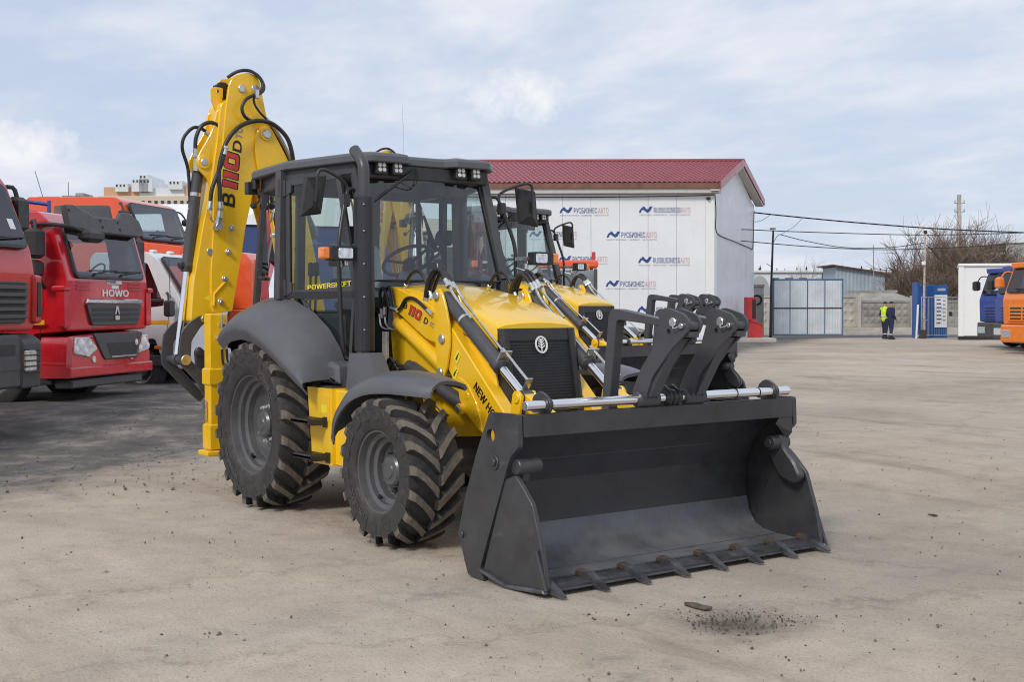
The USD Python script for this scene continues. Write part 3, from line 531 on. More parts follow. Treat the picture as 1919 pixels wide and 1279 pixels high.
    for k in range(8):
        y = -1.15 + k * 2.30 / 7
        tth = [(3.955, .060), (3.97, .088), (4.03, .090), (4.08, .066), (4.20, .016), (4.188, .008), (4.08, .020), (4.02, .018)]
        r_ = loft([[(x, y + w * sg, z) for x, z in tth] for sg, w in ((-1, .028), (-1, .022), (1, .022), (1, .028))])
        v, fc = r_; v = v.copy(); sel = v[:, 0] > 4.12; v[sel, 1] = y + (v[sel, 1] - y) * .5
        t_ = part(BK, 'bucket_tooth', (v, fc), 'worn_steel', False)
        part(t_, 'tooth_adapter', bx(3.965, 4.035, y - .04, y + .04, .058, .098, .008), 'rust') if False else None
    part(BK, 'tooth_adapters', cat(*[bx(3.925, 3.985, -1.15 + k * 2.30 / 7 - .03, -1.15 + k * 2.30 / 7 + .03, .055, .10, .012) for k in range(8)]), 'rust', kind='stuff')
    # fork carrier --------------------------------------------------------
    FK = part(L, 'fork_shaft', cyl((3.822, -1.15, 1.083), (3.822, 1.15, 1.083), .030, 24, .004), 'chrome')
    ear = rounded([(3.68, 1.03), (3.70, 1.13), (3.76, 1.165), (3.82, 1.145), (3.875, 1.10), (3.865, 1.045), (3.83, 1.03)], .02)
    for y in (-.985, 1.0):
        part(FK, 'shaft_bracket', cat(prism(ear, y - .012, y + .012, 'y', .003), cyl((3.822, y - .024, 1.083), (3.822, y + .024, 1.083), .042, 22, .005)), 'bucket_paint')
    part(FK, 'shaft_bracket', cat(*[prism(rounded([(3.74, 1.02), (3.745, 1.15), (3.79, 1.17), (3.86, 1.13), (3.875, 1.08), (3.85, 1.03)], .02), y - .01, y + .01, 'y', .003) for y in (.0, .075)], cyl((3.822, -.03, 1.083), (3.822, .105, 1.083), .045, 22, .006), cyl((3.822, .02, 1.083), (3.822, .05, 1.083), .056, 22, .006)), 'black_frame')
    [part(FK, 'cable_tie', cyl((3.822, y, 1.083), (3.822, y + .008, 1.083), .033, 16, .001), 'black_plastic') for y in (.62, .84)]
    part(FK, 'tie_tail', tube([(3.84, .62, 1.10), (3.84, .66, 1.17), (3.80, .64, 1.24), (3.78, .58, 1.27)], .003, 6), 'black_plastic')
    fkp = rounded([(3.80, 1.045), (3.86, 1.055), (3.94, 1.23), (4.10, 1.40), (4.25, 1.515), (4.265, 1.57), (4.225, 1.62), (4.08, 1.66), (4.03, 1.655), (3.99, 1.61), (4.015, 1.58), (3.985, 1.50), (3.955, 1.42), (3.83, 1.27), (3.75, 1.12)], .03, 3)
    for y0 in (-.24, .17):
        k = part(L, 'pallet_fork', cat(*[prism(fkp, y0 + dy, y0 + dy + .02, 'y', .003, [circ(4.09, 1.515, .018, 12)]) for dy in (0, .10)], prism([(3.83, 1.10), (3.90, 1.10), (4.07, 1.37), (4.17, 1.47), (4.13, 1.50), (4.02, 1.40), (3.86, 1.20)], y0 + .02, y0 + .10, 'y', .002)), 'charcoal_paint', 25)
        part(k, 'fork_tine', cat(prism(rounded([(4.03, 1.585), (4.02, 1.545), (3.60, 1.585), (3.575, 1.57), (3.50, .98), (3.425, .985), (3.50, 1.625), (3.535, 1.655), (3.58, 1.655)], .025, 3), y0 + .022, y0 + .098, 'y', .004)), 'charcoal_paint', 25)
        part(k, 'fork_hub', cat(cyl((3.822, y0 - .03, 1.083), (3.822, y0 + .15, 1.083), .05, 22, .008)), 'charcoal_paint')
        part(k, 'fork_pin', cat(cyl((4.13, y0 - .014, 1.572), (4.13, y0 + .13, 1.572), .030, 18, .005), cyl((4.21, y0 - .02, 1.55), (4.21, y0 + .14, 1.55), .018, 14), tube([(4.21, y0 - .018, 1.55), (4.16, y0 - .03, 1.535), (4.15, y0 - .02, 1.555)], .005, 6)), 'zinc')
        part(k, 'fork_stop', cat(cyl((4.225, y0 + .02, 1.55), (4.225, y0 + .10, 1.55), .028, 16), bx(4.15, 4.25, y0 + .02, y0 + .10, 1.48, 1.515, .004)), 'charcoal_paint')
    # fenders -----------------------------------------------------------------
    for s in (-1, 1):
        f = (lambda m: m) if s > 0 else mirror
        path = [(1.60, .80), (1.63, .92), (1.72, 1.03), (1.85, 1.11), (2.02, 1.155), (2.22, 1.165), (2.42, 1.15), (2.58, 1.125)]
        path = spline([(x, 0, z) for x, z in path], 4)[:, [0, 2]]
        lat = [(.72, -.06), (.735, -.02), (.78, .004), (.88, .016), (1.0, .014), (1.10, -.002), (1.17, -.035), (1.205, -.085), (1.20, -.125)]
        g_ = [[(x - .03 * ((y - .95) / .25) * 0, y, z + dz + .02 * math.sin(i / len(path) * 3.1)) for y, dz in lat] for i, (x, z) in enumerate(path)]
        g_ = np.array(g_); nose = np.linspace(0, 1, len(path))[:, None] ** 3; g_[:, :, 1] = g_[:, :, 1] - nose * np.maximum(g_[:, :, 1] - .86, 0) * .62; g_[:, :, 2] = g_[:, :, 2] + nose * np.minimum(g_[:, :, 2] - np.array([p_[1] for p_ in path])[:, None], 0) * -.45
        part(L, 'front_fender', f(thick(g_, .026)), 'charcoal_plastic', 50)
        inn = [(-.47, 1.60), (-.30, 1.69), (-.06, 1.745), (.12, 1.75), (.33, 1.72), (.55, 1.62), (.73, 1.49), (.85, 1.35), (.92, 1.21), (.95, 1.11)]
        out = [(-.50, 1.40), (-.34, 1.47), (-.13, 1.495), (.08, 1.47), (.30, 1.405), (.50, 1.325), (.70, 1.235), (.86, 1.165), (.98, 1.115), (1.04, 1.085)]
        yin = [.885, .885, .885, .885, .86, .80, .765, .74, .725, .72]
        rows = []
        for k_ in (0, .12, .3, .5, .7, .86, .95, 1.0):
            row = []
            for (xi, zi), (xo, zo), yi in zip(inn, out, yin):
                bul = math.sin(k_ * math.pi * .5); cz = 1 - (1 - k_) ** .8
                row.append((xi + (xo - xi) * k_, yi + (1.165 - yi) * bul, zi + (zo - zi) * k_ ** 1.35))
            rows.append(row)
        rows.append([(x, y - .006, z - .03) for x, y, z in rows[-1]]); rows.append([(x, y - .04, z - .05) for x, y, z in rows[-1]])
        g_ = np.array(rows)
        part(L, 'rear_fender', f(cat(thick(g_[:, ::-1], .012))), 'charcoal_plastic', 45)
        part(L, 'fender_apron', f(cat(prism(rounded([(.66, 1.22), (.80, 1.13), (.96, 1.075), (1.10, 1.075), (1.08, 1.22), (.95, 1.25)], .02), .70, .90, 'y', .03))), 'charcoal_plastic')
        part(L, 'cab_sill', f(bx(.64, 1.30, .60, .80, 1.07, 1.235, .02)), 'charcoal_plastic')
        # exhaust base box / air intake
        part(L, 'fender_bracket', f(cat(loft([[(1.22, .74, 1.32), (1.52, .74, 1.33), (1.52, .86, 1.33), (1.22, .86, 1.32)], [(1.22, .72, .98), (1.74, .72, .98), (1.74, .90, .98), (1.22, .90, .98)]]))), 'charcoal_plastic')
        # fuel tank with steps
        tk = part(L, 'fuel_tank', f(cat(loft([[(.80, .62, 1.05), (1.20, .62, 1.05), (1.20, 1.0, 1.05), (.80, 1.0, 1.05)], [(.88, .62, .46), (1.20, .62, .46), (1.20, 1.0, .46), (.88, 1.0, .46)]]), bx(1.18, 1.45, .62, .97, .46, 1.04, .012))), 'yellow_plastic')
        part(tk, 'tank_panel', f(bx(.98, 1.165, .998, 1.006, .80, 1.0, .002)), 'yellow_plastic'); part(tk, 'hand_grip', f(loft([[(1.452, .70, .80), (1.452, .76, .80), (1.452, .76, .56), (1.452, .70, .56)], [(1.462, .71, .79), (1.462, .75, .79), (1.462, .75, .57), (1.462, .71, .57)]])), 'yellow_plastic')
        part(tk, 'tank_lid', f(prism(rounded([(.82, .66), (1.12, .66), (1.12, .97), (.82, .985)], .02), 1.05, 1.062, 'z', .004)), 'black_plastic')
        part(tk, 'tank_cap', f(cyl((1.12, .82, 1.05), (1.12, .82, 1.12), .05, 20, .008)), 'black_plastic')
        part(tk, 'sticker', f(bx(1.195, 1.2015, .93, .96, .93, 1.0, 0)), 'sticker_green')
        part(tk, 'sticker', f(bx(1.04, 1.12, 1.006, 1.0075, .86, .92, 0)), 'decal_yellow')
        for z, xa in ((.80, .98), (.53, 1.02)):
            part(L, 'step', f(cat(bx(xa - .14, xa + .14, 1.0, 1.17, z - .012, z + .012, .004), bx(xa - .14, xa + .14, 1.15, 1.17, z - .016, z + .018, .004), bx(xa + .125, xa + .142, .99, 1.17, z - .03, z + .014, .003), bx(xa + .10, xa + .15, .998, 1.02, z - .05, z + .03, .003), *[bx(xa - .13 + .026 * q, xa - .12 + .026 * q, 1.01, 1.165, z + .012, z + .02, .001) for q in range(10)])), 'black_frame')
    # cab ---------------------------------------------------------------------
    Bt, Bb = np.array([.17, .875, 2.80]), np.array([.17, .90, 1.74]); At, Am, Ab = np.array([.90, .605, 2.80]), np.array([1.15, .648, 1.90]), np.array([1.06, .66, 1.22]); Ct, Cb = np.array([-.37, .785, 2.78]), np.array([-.44, .85, 1.62])
    sx = lambda p, s: p * [1, s, 1]
    bar = lambda a, b, w: tube([a, b], w * .707, 4, 0, True)
    posts = []
    for s in (-1, 1):
        part(L, 'cab_post', bar(sx(At, s), sx(Am, s), .075), 'charcoal_paint', False)
        part(L, 'cab_post', bar(sx(Am, s), sx(Ab, s), .07), 'charcoal_paint', False)
        part(L, 'cab_post', bar(sx(Bt, s), sx(Bb, s), .10), 'charcoal_paint', False)
        part(L, 'cab_post', bar(sx(Ct, s), sx(Cb, s), .045), 'black_frame', False)
        # header above the door and the rear pane
        f = (lambda m: m) if s > 0 else mirror
        part(L, 'cab_header', f(loft([[(.17, .89, 2.82), (.17, .89, 2.70), (.17, .82, 2.70), (.17, .82, 2.82)], [(.93, .64, 2.84), (.93, .64, 2.74), (.93, .57, 2.74), (.93, .57, 2.84)]])), 'charcoal_paint')
        part(L, 'cab_header', f(loft([[(-.40, .80, 2.80), (-.40, .80, 2.66), (-.40, .73, 2.66), (-.40, .73, 2.80)], [(.17, .892, 2.82), (.17, .892, 2.70), (.17, .82, 2.70), (.17, .82, 2.82)]])), 'charcoal_paint')
    # door in its own leaning plane
    for s in (-1, 1):
        e = np.array([.83, -.24]); e /= np.linalg.norm(e)
        def D(u, z, o=0.0, s=s): return np.array([.17 + e[0] * u - e[1] * 0 + o * .278, s * (.895 + e[1] * u + o * .96), z])
        def strip(pts, w, t, mt, nm, par, closed=True):
            q = np.asarray(pts); inn = inset(q if _area(q) > 0 else q[::-1], w); q = q if _area(q) > 0 else q[::-1]
            r1 = [D(u, z, t) for u, z in q]; r2 = [D(u, z, t) for u, z in inn]; r0 = [D(u, z, -t) for u, z in q]; r3 = [D(u, z, -t) for u, z in inn]
            n = len(q); V = np.array(r0 + r1 + r2 + r3); i = np.arange(n); j = (i + 1) % n
            F = np.vstack([np.stack([i + a * n, j + a * n, j + b * n, i + b * n], 1) for a, b in ((0, 1), (1, 2), (2, 3), (3, 0))])
            return part(par, nm, cat((V, F)), mt, False)
        up_ = rounded([(.06, 1.765), (.83, 1.79), (.86, 1.85), (.68, 2.745), (.06, 2.715)], .04, 3)
        lo_ = rounded([(.22, 1.755), (.845, 1.785), (.80, 1.26), (.52, 1.245), (.44, 1.40), (.36, 1.56)], .03, 3)
        dr = strip(up_, .045, .014, 'charcoal_paint', 'door', L); strip(lo_, .03, .012, 'charcoal_paint', 'door_lower_frame', dr)
        sh = lambda poly: (np.array([D(u, z, 0.002) for u, z in poly]), trimesh.creation.triangulate_polygon(shapely.Polygon(poly), engine='earcut')[1])
        part(dr, 'door_glass', sh(inset(up_ if _area(up_) > 0 else up_[::-1], .03)), 'side_glass', False)
        part(dr, 'door_glass', sh(inset(lo_ if _area(lo_) > 0 else lo_[::-1], .02)), 'side_glass', False)
        part(dr, 'glass_rail', cat(*[loft([[D(u, z0, .016), D(u, z1, .016), D(u, z1, -.016), D(u, z0, -.016)] for u in (.05, .86)]) for z0, z1 in ((1.745, 1.80),)]), 'black_frame', False)
        part(dr, 'door_handle', cat(loft([[D(u, z, .06), D(u, z + .05, .06), D(u, z + .05, .0), D(u, z, .0)] for u, z in ((.60, 2.0), (.72, 2.0))])), 'black_plastic', False)
        for z in (2.655, 1.835):
            h = part(L, 'hinge', cat(loft([[D(u, z - .065, .03), D(u, z + .065, .03), D(u, z + .065, .0), D(u, z - .065, .0)] for u in (-.02, .07)]), loft([[D(u, z - dz, .02), D(u, z + dz, .02), D(u, z + dz, .0), D(u, z - dz, .0)] for u, dz in ((.07, .065), (.13, .035))]), cyl(D(.0, z - .07, .035), D(.0, z + .075, .035), .011, 10)), 'charcoal_paint', False)
        if s < 0:
            o0 = D(.30, 1.815, .006); exd = D(.8, 1.845, .006) - o0
            part(dr, 'lettering', text('POWERSHIFT', .036, o0, exd, np.array([-.03 * exd[0], 0, 1.0]), .5 * 1.0 / (text_width('POWERSHIFT') * .036), 0), 'decal_yellow', False)
        # rear quarter pane
        q = [sx(np.array(p), s) for p in ((-.36, .785, 2.68), (.12, .872, 2.72), (.12, .89, 1.75), (-.10, .885, 1.74), (-.30, .87, 1.68), (-.43, .85, 1.58))]
        qp = part(L, 'quarter_window', (np.array(q), np.array([[0, 1, 2], [0, 2, 3], [0, 3, 4], [0, 4, 5]])), 'side_glass', False)
        part(qp, 'window_frame', tube(q + [q[0]], .012, 4, 0, True), 'black_frame', False)
        part(qp, 'glass_stud', cyl(sx(np.array([-.02, .86, 2.28]), s), sx(np.array([-.02, .90, 2.28]), s), .022, 14), 'zinc'); part(qp, 'window_latch', cyl(sx(np.array([-.36, .85, 1.93]), s), sx(np.array([-.20, .89, 1.92]), s), .018, 8), 'black_plastic')
    # windscreen and rear window
    ws = [(.925, -.56, 2.72), (.925, .56, 2.72), (1.165, .62, 1.88), (1.165, -.62, 1.88)]
    gridw = np.array([[np.array(ws[0]) * (1 - u) * (1 - v) + np.array(ws[1]) * u * (1 - v) + np.array(ws[2]) * u * v + np.array(ws[3]) * (1 - u) * v + np.array([.05 * (1 - (2 * u - 1) ** 2), 0, 0]) for u in np.linspace(0, 1, 9)] for v in (0, .5, 1)])
    vv, ff = gridw.reshape(-1, 3), np.array([[i * 9 + j, i * 9 + j + 1, (i + 1) * 9 + j + 1, (i + 1) * 9 + j] for i in range(2) for j in range(8)])
    wsn = part(L, 'windscreen', cat((vv, ff[:, ::-1])), 'cab_glass', True)
    part(wsn, 'windscreen_seal', tube(list(gridw[0]) + list(gridw[1:, -1]) + list(gridw[2, ::-1][1:]) + list(gridw[:2, 0][::-1]), .012, 6, 0), 'black_plastic')
    rw = part(L, 'rear_window', (np.array([(-.40, -.76, 2.70), (-.40, .76, 2.70), (-.45, .80, 1.62), (-.45, -.80, 1.62)]), np.array([[0, 1, 2], [0, 2, 3]])), 'cab_glass', False)
    for y in (-.42, .34):
        part(rw, 'window_mullion', bar((-.41, y, 2.72), (-.46, y, 1.62), .07), 'black_frame', False)
    part(L, 'cab_rear_header', bx(-.45, -.36, -.78, .78, 2.66, 2.80, .01), 'charcoal_paint'); part(L, 'cab_rear_sill', bx(-.50, -.40, -.82, .82, 1.52, 1.64, .01), 'charcoal_paint')
    part(L, 'cab_floor', cat(bx(-.45, 1.05, -.64, .64, 1.16, 1.22, .01), bx(-.44, -.40, -.8, .8, 1.05, 1.6, .01), bx(-.42, .5, -.83, -.79, 1.1, 1.62, .01), bx(-.42, .5, .79, .83, 1.1, 1.62, .01)), 'black_plastic')
    # roof
    rp = rounded([(1.10, -.56), (1.10, -.23), (1.00, -.17), (1.00, .17), (1.10, .23), (1.10, .56), (.97, .69), (.25, .92), (-.40, .90), (-.53, .80), (-.53, -.80), (-.40, -.90), (.25, -.92), (.97, -.69)], .03, 2)
    rp = rp if _area(rp) > 0 else rp[::-1]
    lv = [(.10, 2.80), (.012, 2.795), (0, 2.803), (0, 2.845), (.016, 2.866), (.10, 2.885), (.24, 2.896)]
    def rr(p, z): return [(x, y, z + (.022 * x if x > 0 else .04 * x)) for x, y in p]
    part(L, 'roof', loft([rr(inset(rp, d_), z) for d_, z in lv]), 'charcoal_plastic', 24)
    part(L, 'roof_header', cat(bx(.90, .99, -.61, .61, 2.70, 2.82, .01)), 'black_frame')
    for y in (-.456, -.306, .306, .456):
        lp = part(L, 'work_lamp', prism(rrect(-.052, .052, -.052, .052, .012), 0, .045, 'z', .006) if False else basis(prism(rrect(-.052, .052, -.052, .052, .012), 0, .05, 'z', .006), (1.0, y, 2.778), (0, 1, 0), (-.12, 0, .99), (.99, 0, .12)), 'black_frame')
        for a in (-1, 1):
            for b in (-1, 1):
                part(lp, 'led', basis(prism(circ(a * .019, b * .019, .0175, 14), .046, .056, 'z', .004), (1.0, y, 2.778), (0, 1, 0), (-.12, 0, .99), (.99, 0, .12)), 'led_white')
    part(L, 'antenna', cat(cyl((.45, .12, 2.89), (.45, .12, 2.92), .05, 16, .01), tube([(.45, .12, 2.92), (.43, .12, 3.4)], .0009, 6, 0)), 'black_plastic')
    # rear work lamps
    for y in (-.84, .84):
        part(L, 'work_lamp', cat(prism(rrect(y - .05, y + .05, 2.66, 2.77, .01), -.56, -.49, 'x', .006), bx(-.49, -.40, y - .02, y + .02, 2.70, 2.79, .003)), 'black_frame')
    for y in (-.80, .80): part(L, 'rear_marker', cat(tube([(-.50, y * 1.02, 2.56), (-.47, y * 1.06, 2.56), (-.42, y * 1.1, 2.56)], [.01, .03, .012], 12), tube([(-.46, y * 1.05, 2.56), (-.42, y, 2.62)], .008, 6, 0)), 'black_plastic')
    # wiper
    part(L, 'wiper', cat(tube([(1.00, -.12, 2.79), (1.03, -.32, 2.66), (1.045, -.54, 2.51)], .008, 8, 0), tube([(1.00, -.09, 2.79), (1.03, -.33, 2.65)], .006, 8, 0), tube([(1.035, -.20, 2.74), (1.05, -.60, 2.47)], .010, 6, 0), tube([(1.0, -.10, 2.80), (1.01, -.10, 2.70), (1.02, -.16, 2.64), (1.03, -.24, 2.66), (1.03, -.30, 2.68)], .004, 6)), 'black_plastic')
    for y0, y1 in ((-.50, -.14), (.12, .46)):
        part(L, 'sun_visor', cat(bx(.86, .88, y0, y1, 2.68, 2.73, .004), bx(.86, .885, y0 + .02, y0 + .15, 2.60, 2.69, .02), bx(.86, .885, y1 - .17, y1 - .02, 2.60, 2.69, .02)), 'visor_olive')
    # mirrors and lights
    for s in (-1, 1):
        f = (lambda m: m) if s > 0 else mirror
        mr = part(L, 'mirror_arm', f(cat(tube([(1.00, .68, 1.28), (1.06, .78, 1.30), (1.085, .84, 1.40), (1.075, .852, 1.65), (1.06, .853, 1.95), (1.055, .849, 2.18), (1.02, .80, 2.38), (.993, .756, 2.52)], .017, 10, 5), tube([(.993, .756, 2.52), (.975, .72, 2.60), (.95, .66, 2.60), (.93, .63, 2.55)], .014, 10, 4), tube([(.993, .756, 2.50), (.98, .735, 2.61), (1.0, .80, 2.67), (1.05, .95, 2.725), (1.06, 1.01, 2.725), (1.06, 1.035, 2.69), (1.055, 1.04, 2.60), (1.045, 1.05, 2.48)], .0125, 10, 5), xf(bx(-.025, .025, -.028, .028, -.05, .05, .008), None, (.993, .756, 2.51)))), 'black_frame', 45)
        mc = np.array([.985, 1.035, 2.535]); M3 = np.array([[.10, .985, -.14], [.985, -.10, .06], [.05, -.14, .985]])
        shell = loft([[(a * .085, .018, b * .14) for a, b in ((-1, -1), (1, -1), (1, 1), (-1, 1))], [(a * .098, 0.0, b * .155) for a, b in ((-1, -1), (1, -1), (1, 1), (-1, 1))], [(a * .098, -.02, b * .155) for a, b in ((-1, -1), (1, -1), (1, 1), (-1, 1))]])
        back = loft([[(a * .025, .05, b * .06 - .03) for a, b in ((-1, -1), (1, -1), (1, 1), (-1, 1))], [(a * .092, .012, b * .148) for a, b in ((-1, -1), (1, -1), (1, 1), (-1, 1))]])
        part(mr, 'mirror_housing', f(xf(cat(shell, back), M3, mc)), 'black_plastic', False)
        part(mr, 'mirror_glass', f(xf(loft([[(a * .088, -.0215, b * .145) for a, b in ((-1, -1), (1, -1), (1, 1), (-1, 1))], [(a * .088, -.0205, b * .145) for a, b in ((-1, -1), (1, -1), (1, 1), (-1, 1))]]), M3, mc)), 'mirror_glass', False)
        lt = part(L, 'headlight', f(prism(rrect(.86, 1.065, 2.025, 2.135, .012), 1.22, 1.315, 'x', .006)), 'black_plastic')
        part(lt, 'headlight_lens', f(prism(rrect(.875, 1.0, 2.04, 2.12, .015), 1.312, 1.322, 'x', .004)), 'lens_clear')
        part(lt, 'turn_signal', f(prism(rrect(1.063, 1.135, 2.035, 2.125, .015), 1.235, 1.31, 'x', .012)), 'lens_orange')
        part(lt, 'light_bracket', f(cat(bx(1.05, 1.24, .84, .875, 2.06, 2.095, .004), cyl((1.20, .86, 1.99), (1.20, .86, 2.04), .022, 12), tube([(1.08, .85, 2.0), (1.2, .90, 1.975), (1.26, .95, 2.03)], .008, 6))), 'zinc')
    # exhaust
    ex = part(L, 'exhaust_guard', cyl((1.31, -.775, 1.335), (1.31, -.775, 2.515), .078, 28, .004), 'perforated')
    part(ex, 'exhaust_pipe', tube([(1.31, -.775, 2.45), (1.31, -.775, 2.66), (1.305, -.775, 2.74), (1.27, -.775, 2.80), (1.21, -.775, 2.85), (1.17, -.775, 2.885)], .044, 18, 4), 'charcoal_paint', 50)
    part(ex, 'exhaust_mouth', cyl((1.176, -.775, 2.88), (1.168, -.775, 2.887), .036, 18, .001), 'black_plastic')
    part(ex, 'guard_bolt', cat(*[cyl((1.375, -.815 - .0 * k, z), (1.392, -.825, z), .007, 8) for k, z in enumerate((1.5, 1.75, 2.0, 2.25, 2.45))]), 'zinc', kind='stuff')
    # interior
    st = part(L, 'seat', cat(xf(bx(-.1, .38, -.26, .26, 1.62, 1.76, .05), None, (0, 0, 0)), bx(-.02, .3, -.2, .2, 1.22, 1.62, .03)), 'seat_fabric')
    part(st, 'backrest', xf(prism(rounded([(-.24, 0), (.24, 0), (.22, .52), (-.22, .52)], .06), -.06, .06, 'y', .03), np.array([[0, 1, 0], [1, 0, 0], [-.16, 0, .98]]), (-.10, 0, 1.72)), 'seat_wrap')
    part(st, 'headrest', xf(prism(rounded([(-.13, 0), (.13, 0), (.12, .16), (-.12, .16)], .05), -.05, .05, 'y', .03), np.array([[0, 1, 0], [1, 0, 0], [-.16, 0, .98]]), (-.18, 0, 2.24)), 'seat_fabric')
    part(st, 'armrest', bx(-.05, .28, -.33, -.26, 1.86, 1.92, .02), 'seat_fabric'); part(st, 'armrest', bx(-.05, .28, .26, .33, 1.86, 1.92, .02), 'seat_fabric')
    col = part(L, 'steering_column', cat(loft([[(.98, -.14, 1.2), (.98, .14, 1.2), (.74, .12, 1.2), (.74, -.12, 1.2)], [(.90, -.13, 1.88), (.90, .13, 1.88), (.70, .11, 1.88), (.70, -.11, 1.88)], [(.86, -.10, 1.94), (.86, .10, 1.94), (.72, .09, 1.97), (.72, -.09, 1.97)]]), bx(.86, 1.0, -.45, .5, 1.80, 1.88, .03)), 'dash_grey')
    th = np.arange(33) / 32 * 2 * np.pi; n_ = np.array([-.55, 0, .835]); uu = np.array([.835, 0, .55]); cc = np.array([.70, 0, 2.06])
    part(col, 'steering_wheel', cat(tube([cc + .215 * (math.cos(t) * uu + math.sin(t) * np.array([0, 1, 0])) for t in th], .016, 8, 0), *[tube([cc - n_ * .03, cc + .21 * (math.cos(t) * uu + math.sin(t) * np.array([0, 1, 0]))], .013, 6, 0) for t in (.5, 2.6, 4.7)], cyl(cc - n_ * .07, cc, .05, 16), cyl(cc - n_ * .2, cc - n_ * .02, .03, 12)), 'black_plastic')
    for s_, k in ((-1, 0), (-1, 1), (1, 0), (1, 1)): part(L, 'control_lever', cat(tube([(-.15 + .1 * k, s_ * .48, 1.55), (-.12 + .1 * k, s_ * .48, 1.98)], .012, 8, 0), cyl((-.12 + .1 * k, s_ * .48, 1.94), (-.12 + .1 * k, s_ * .48, 2.06), .025, 10, .01)), 'black_plastic')
    [part(L, 'side_console', q_, 'dash_grey') for q_ in (bx(-.35, .35, -.64, -.40, 1.22, 1.62, .03), bx(-.35, .35, .40, .64, 1.22, 1.62, .03), bx(.82, 1.02, .52, .62, 1.6, 1.95, .03))]
    # rear frame, stabilisers ------------------------------------------------
    part(L, 'rear_frame', cat(bx(-1.04, -.92, -1.0, 1.0, .62, .74, .01), bx(-1.04, -.92, -1.0, 1.0, 1.0, 1.12, .01), bx(-1.02, -.94, -.5, -.4, .7, 1.05, .01), bx(-1.02, -.94, .4, .5, .7, 1.05, .01)), 'yellow_paint')
    for s in (-1, 1):
        f = (lambda m: m) if s > 0 else mirror
        y0, y1 = .905, 1.07; x0, x1 = -1.075, -.91
        sg = part(L, 'stabiliser_leg', f(cat(bx(x0 + .012, x1 - .012, y0 + .012, y1 - .012, .60, 1.62, .012))), 'yellow_paint')
        part(sg, 'leg_sleeve', f(bx(x0 - .006, x1 + .006, y0 - .006, y1 + .006, .98, 1.13, .012)), 'yellow_paint')
        part(sg, 'leg_foot', f(cat(bx(x0 - .004, x1 + .004, y0 - .004, y1 + .004, .40, .63, .012), bx(x0 - .03, x1 + .03, y0 - .03, y1 + .04, .345, .395, .012))), 'yellow_paint')
        part(sg, 'foot_pin', f(cyl((x1 - .01, .955, .45), (x1 + .03, .955, .45), .032, 16)), 'pin_steel')
        part(sg, 'wear_strip', f(bx(x0 + .02, x0 + .075, y1 - .003, y1 + .014, .66, .84, .003)), 'zinc')
        part(sg, 'valve', f(cat(bx(x1 - .012, x1 + .045, .90, .985, 1.36, 1.44, .004), bx(x1 - .012, x1 + .02, .91, .98, 1.50, 1.53, .003), *[cyl((x1 + .02, .92 + .045 * q, 1.28), (x1 + .02, .92 + .045 * q, 1.62), .010, 8) for q in (0, 1)], cyl((x1 + .01, .985, 1.40), (x1 + .01, 1.015, 1.40), .018, 10))), 'zinc')
        for q in (0, 1):
            part(sg, 'stabiliser_hose', f(tube([(x1 + .02, .92 + .045 * q, 1.30), (x1 + .03, .91 + .045 * q, 1.16), (x1 + .06, .86 + .02 * q, 1.04), (x1 + .05, .75, .98)], .012, 8)), 'hose_rubber')
        part(sg, 'locking_pin', f(tube([(x1 + .02, .90, .80), (x1 + .03, .88, .72), (x1 + .025, .90, .64)], .008, 6)), 'lens_red')
    # backhoe, folded up and swung across the rear ----------------------------
    part(L, 'kingpost', cat(bx(-1.30, -1.04, -.10, .34, .55, 1.15, .03), cyl((-1.30, .10, .5), (-1.30, .10, 1.2), .11, 20), prism(rounded([(-.12, .75), (.36, .75), (.36, 1.1), (-.12, 1.1)], .05), -1.52, -1.24, 'x', .02)), 'yellow_paint')
    bm = [(-.462, 3.16), (-.445, 3.32), (-.41, 3.37), (-.35, 3.385), (-.29, 3.36), (-.13, 3.09), (.07, 2.55), (.22, 1.9), (.33, 1.2), (.35, .92), (.25, .82), (.02, .82), (-.04, 1.0), (-.08, 1.5), (-.20, 2.2), (-.36, 2.75), (-.44, 3.0)]
    bm = rounded(bm, .04, 2)
    B = part(L, 'boom', cat(prism(bm, -1.262, -1.238, 'x', .004), prism(bm, -1.602, -1.578, 'x', .004), prism([(.20, 1.9), (.30, 1.2), (.31, .95), (.06, .95), (.0, 1.2), (-.04, 1.5), (-.16, 2.2), (-.32, 2.75), (-.10, 2.95), (.03, 2.55)], -1.58, -1.26, 'x', .004)), 'yellow_paint')
    part(B, 'boom_pin', cat(cyl((-1.24, -.35, 3.303), (-1.222, -.35, 3.303), .062, 24, .006), cyl((-1.24, .18, .92), (-1.21, .18, .92), .06, 22, .006)), 'yellow_paint')
    part(B, 'pin_head', cyl((-1.225, -.35, 3.303), (-1.208, -.35, 3.303), .040, 22, .006), 'pin_steel')
    dp = [(-.90, 1.70), (-.875, 1.62), (-.69, 1.64), (-.60, 2.12), (-.555, 2.40), (-.46, 2.80), (-.37, 3.15), (-.28, 3.37), (-.325, 3.47), (-.395, 3.80), (-.425, 3.845), (-.51, 3.872), (-.63, 3.835), (-.675, 3.795), (-.70, 3.74), (-.74, 3.49), (-.775, 3.14), (-.865, 2.70), (-.872, 2.35), (-.895, 2.0)]
    dp = rounded(dp, .02, 2)
    DP = part(L, 'dipper', cat(prism(dp, -1.305, -1.272, 'x', .004), prism(dp, -1.575, -1.545, 'x', .004)), 'yellow_paint')
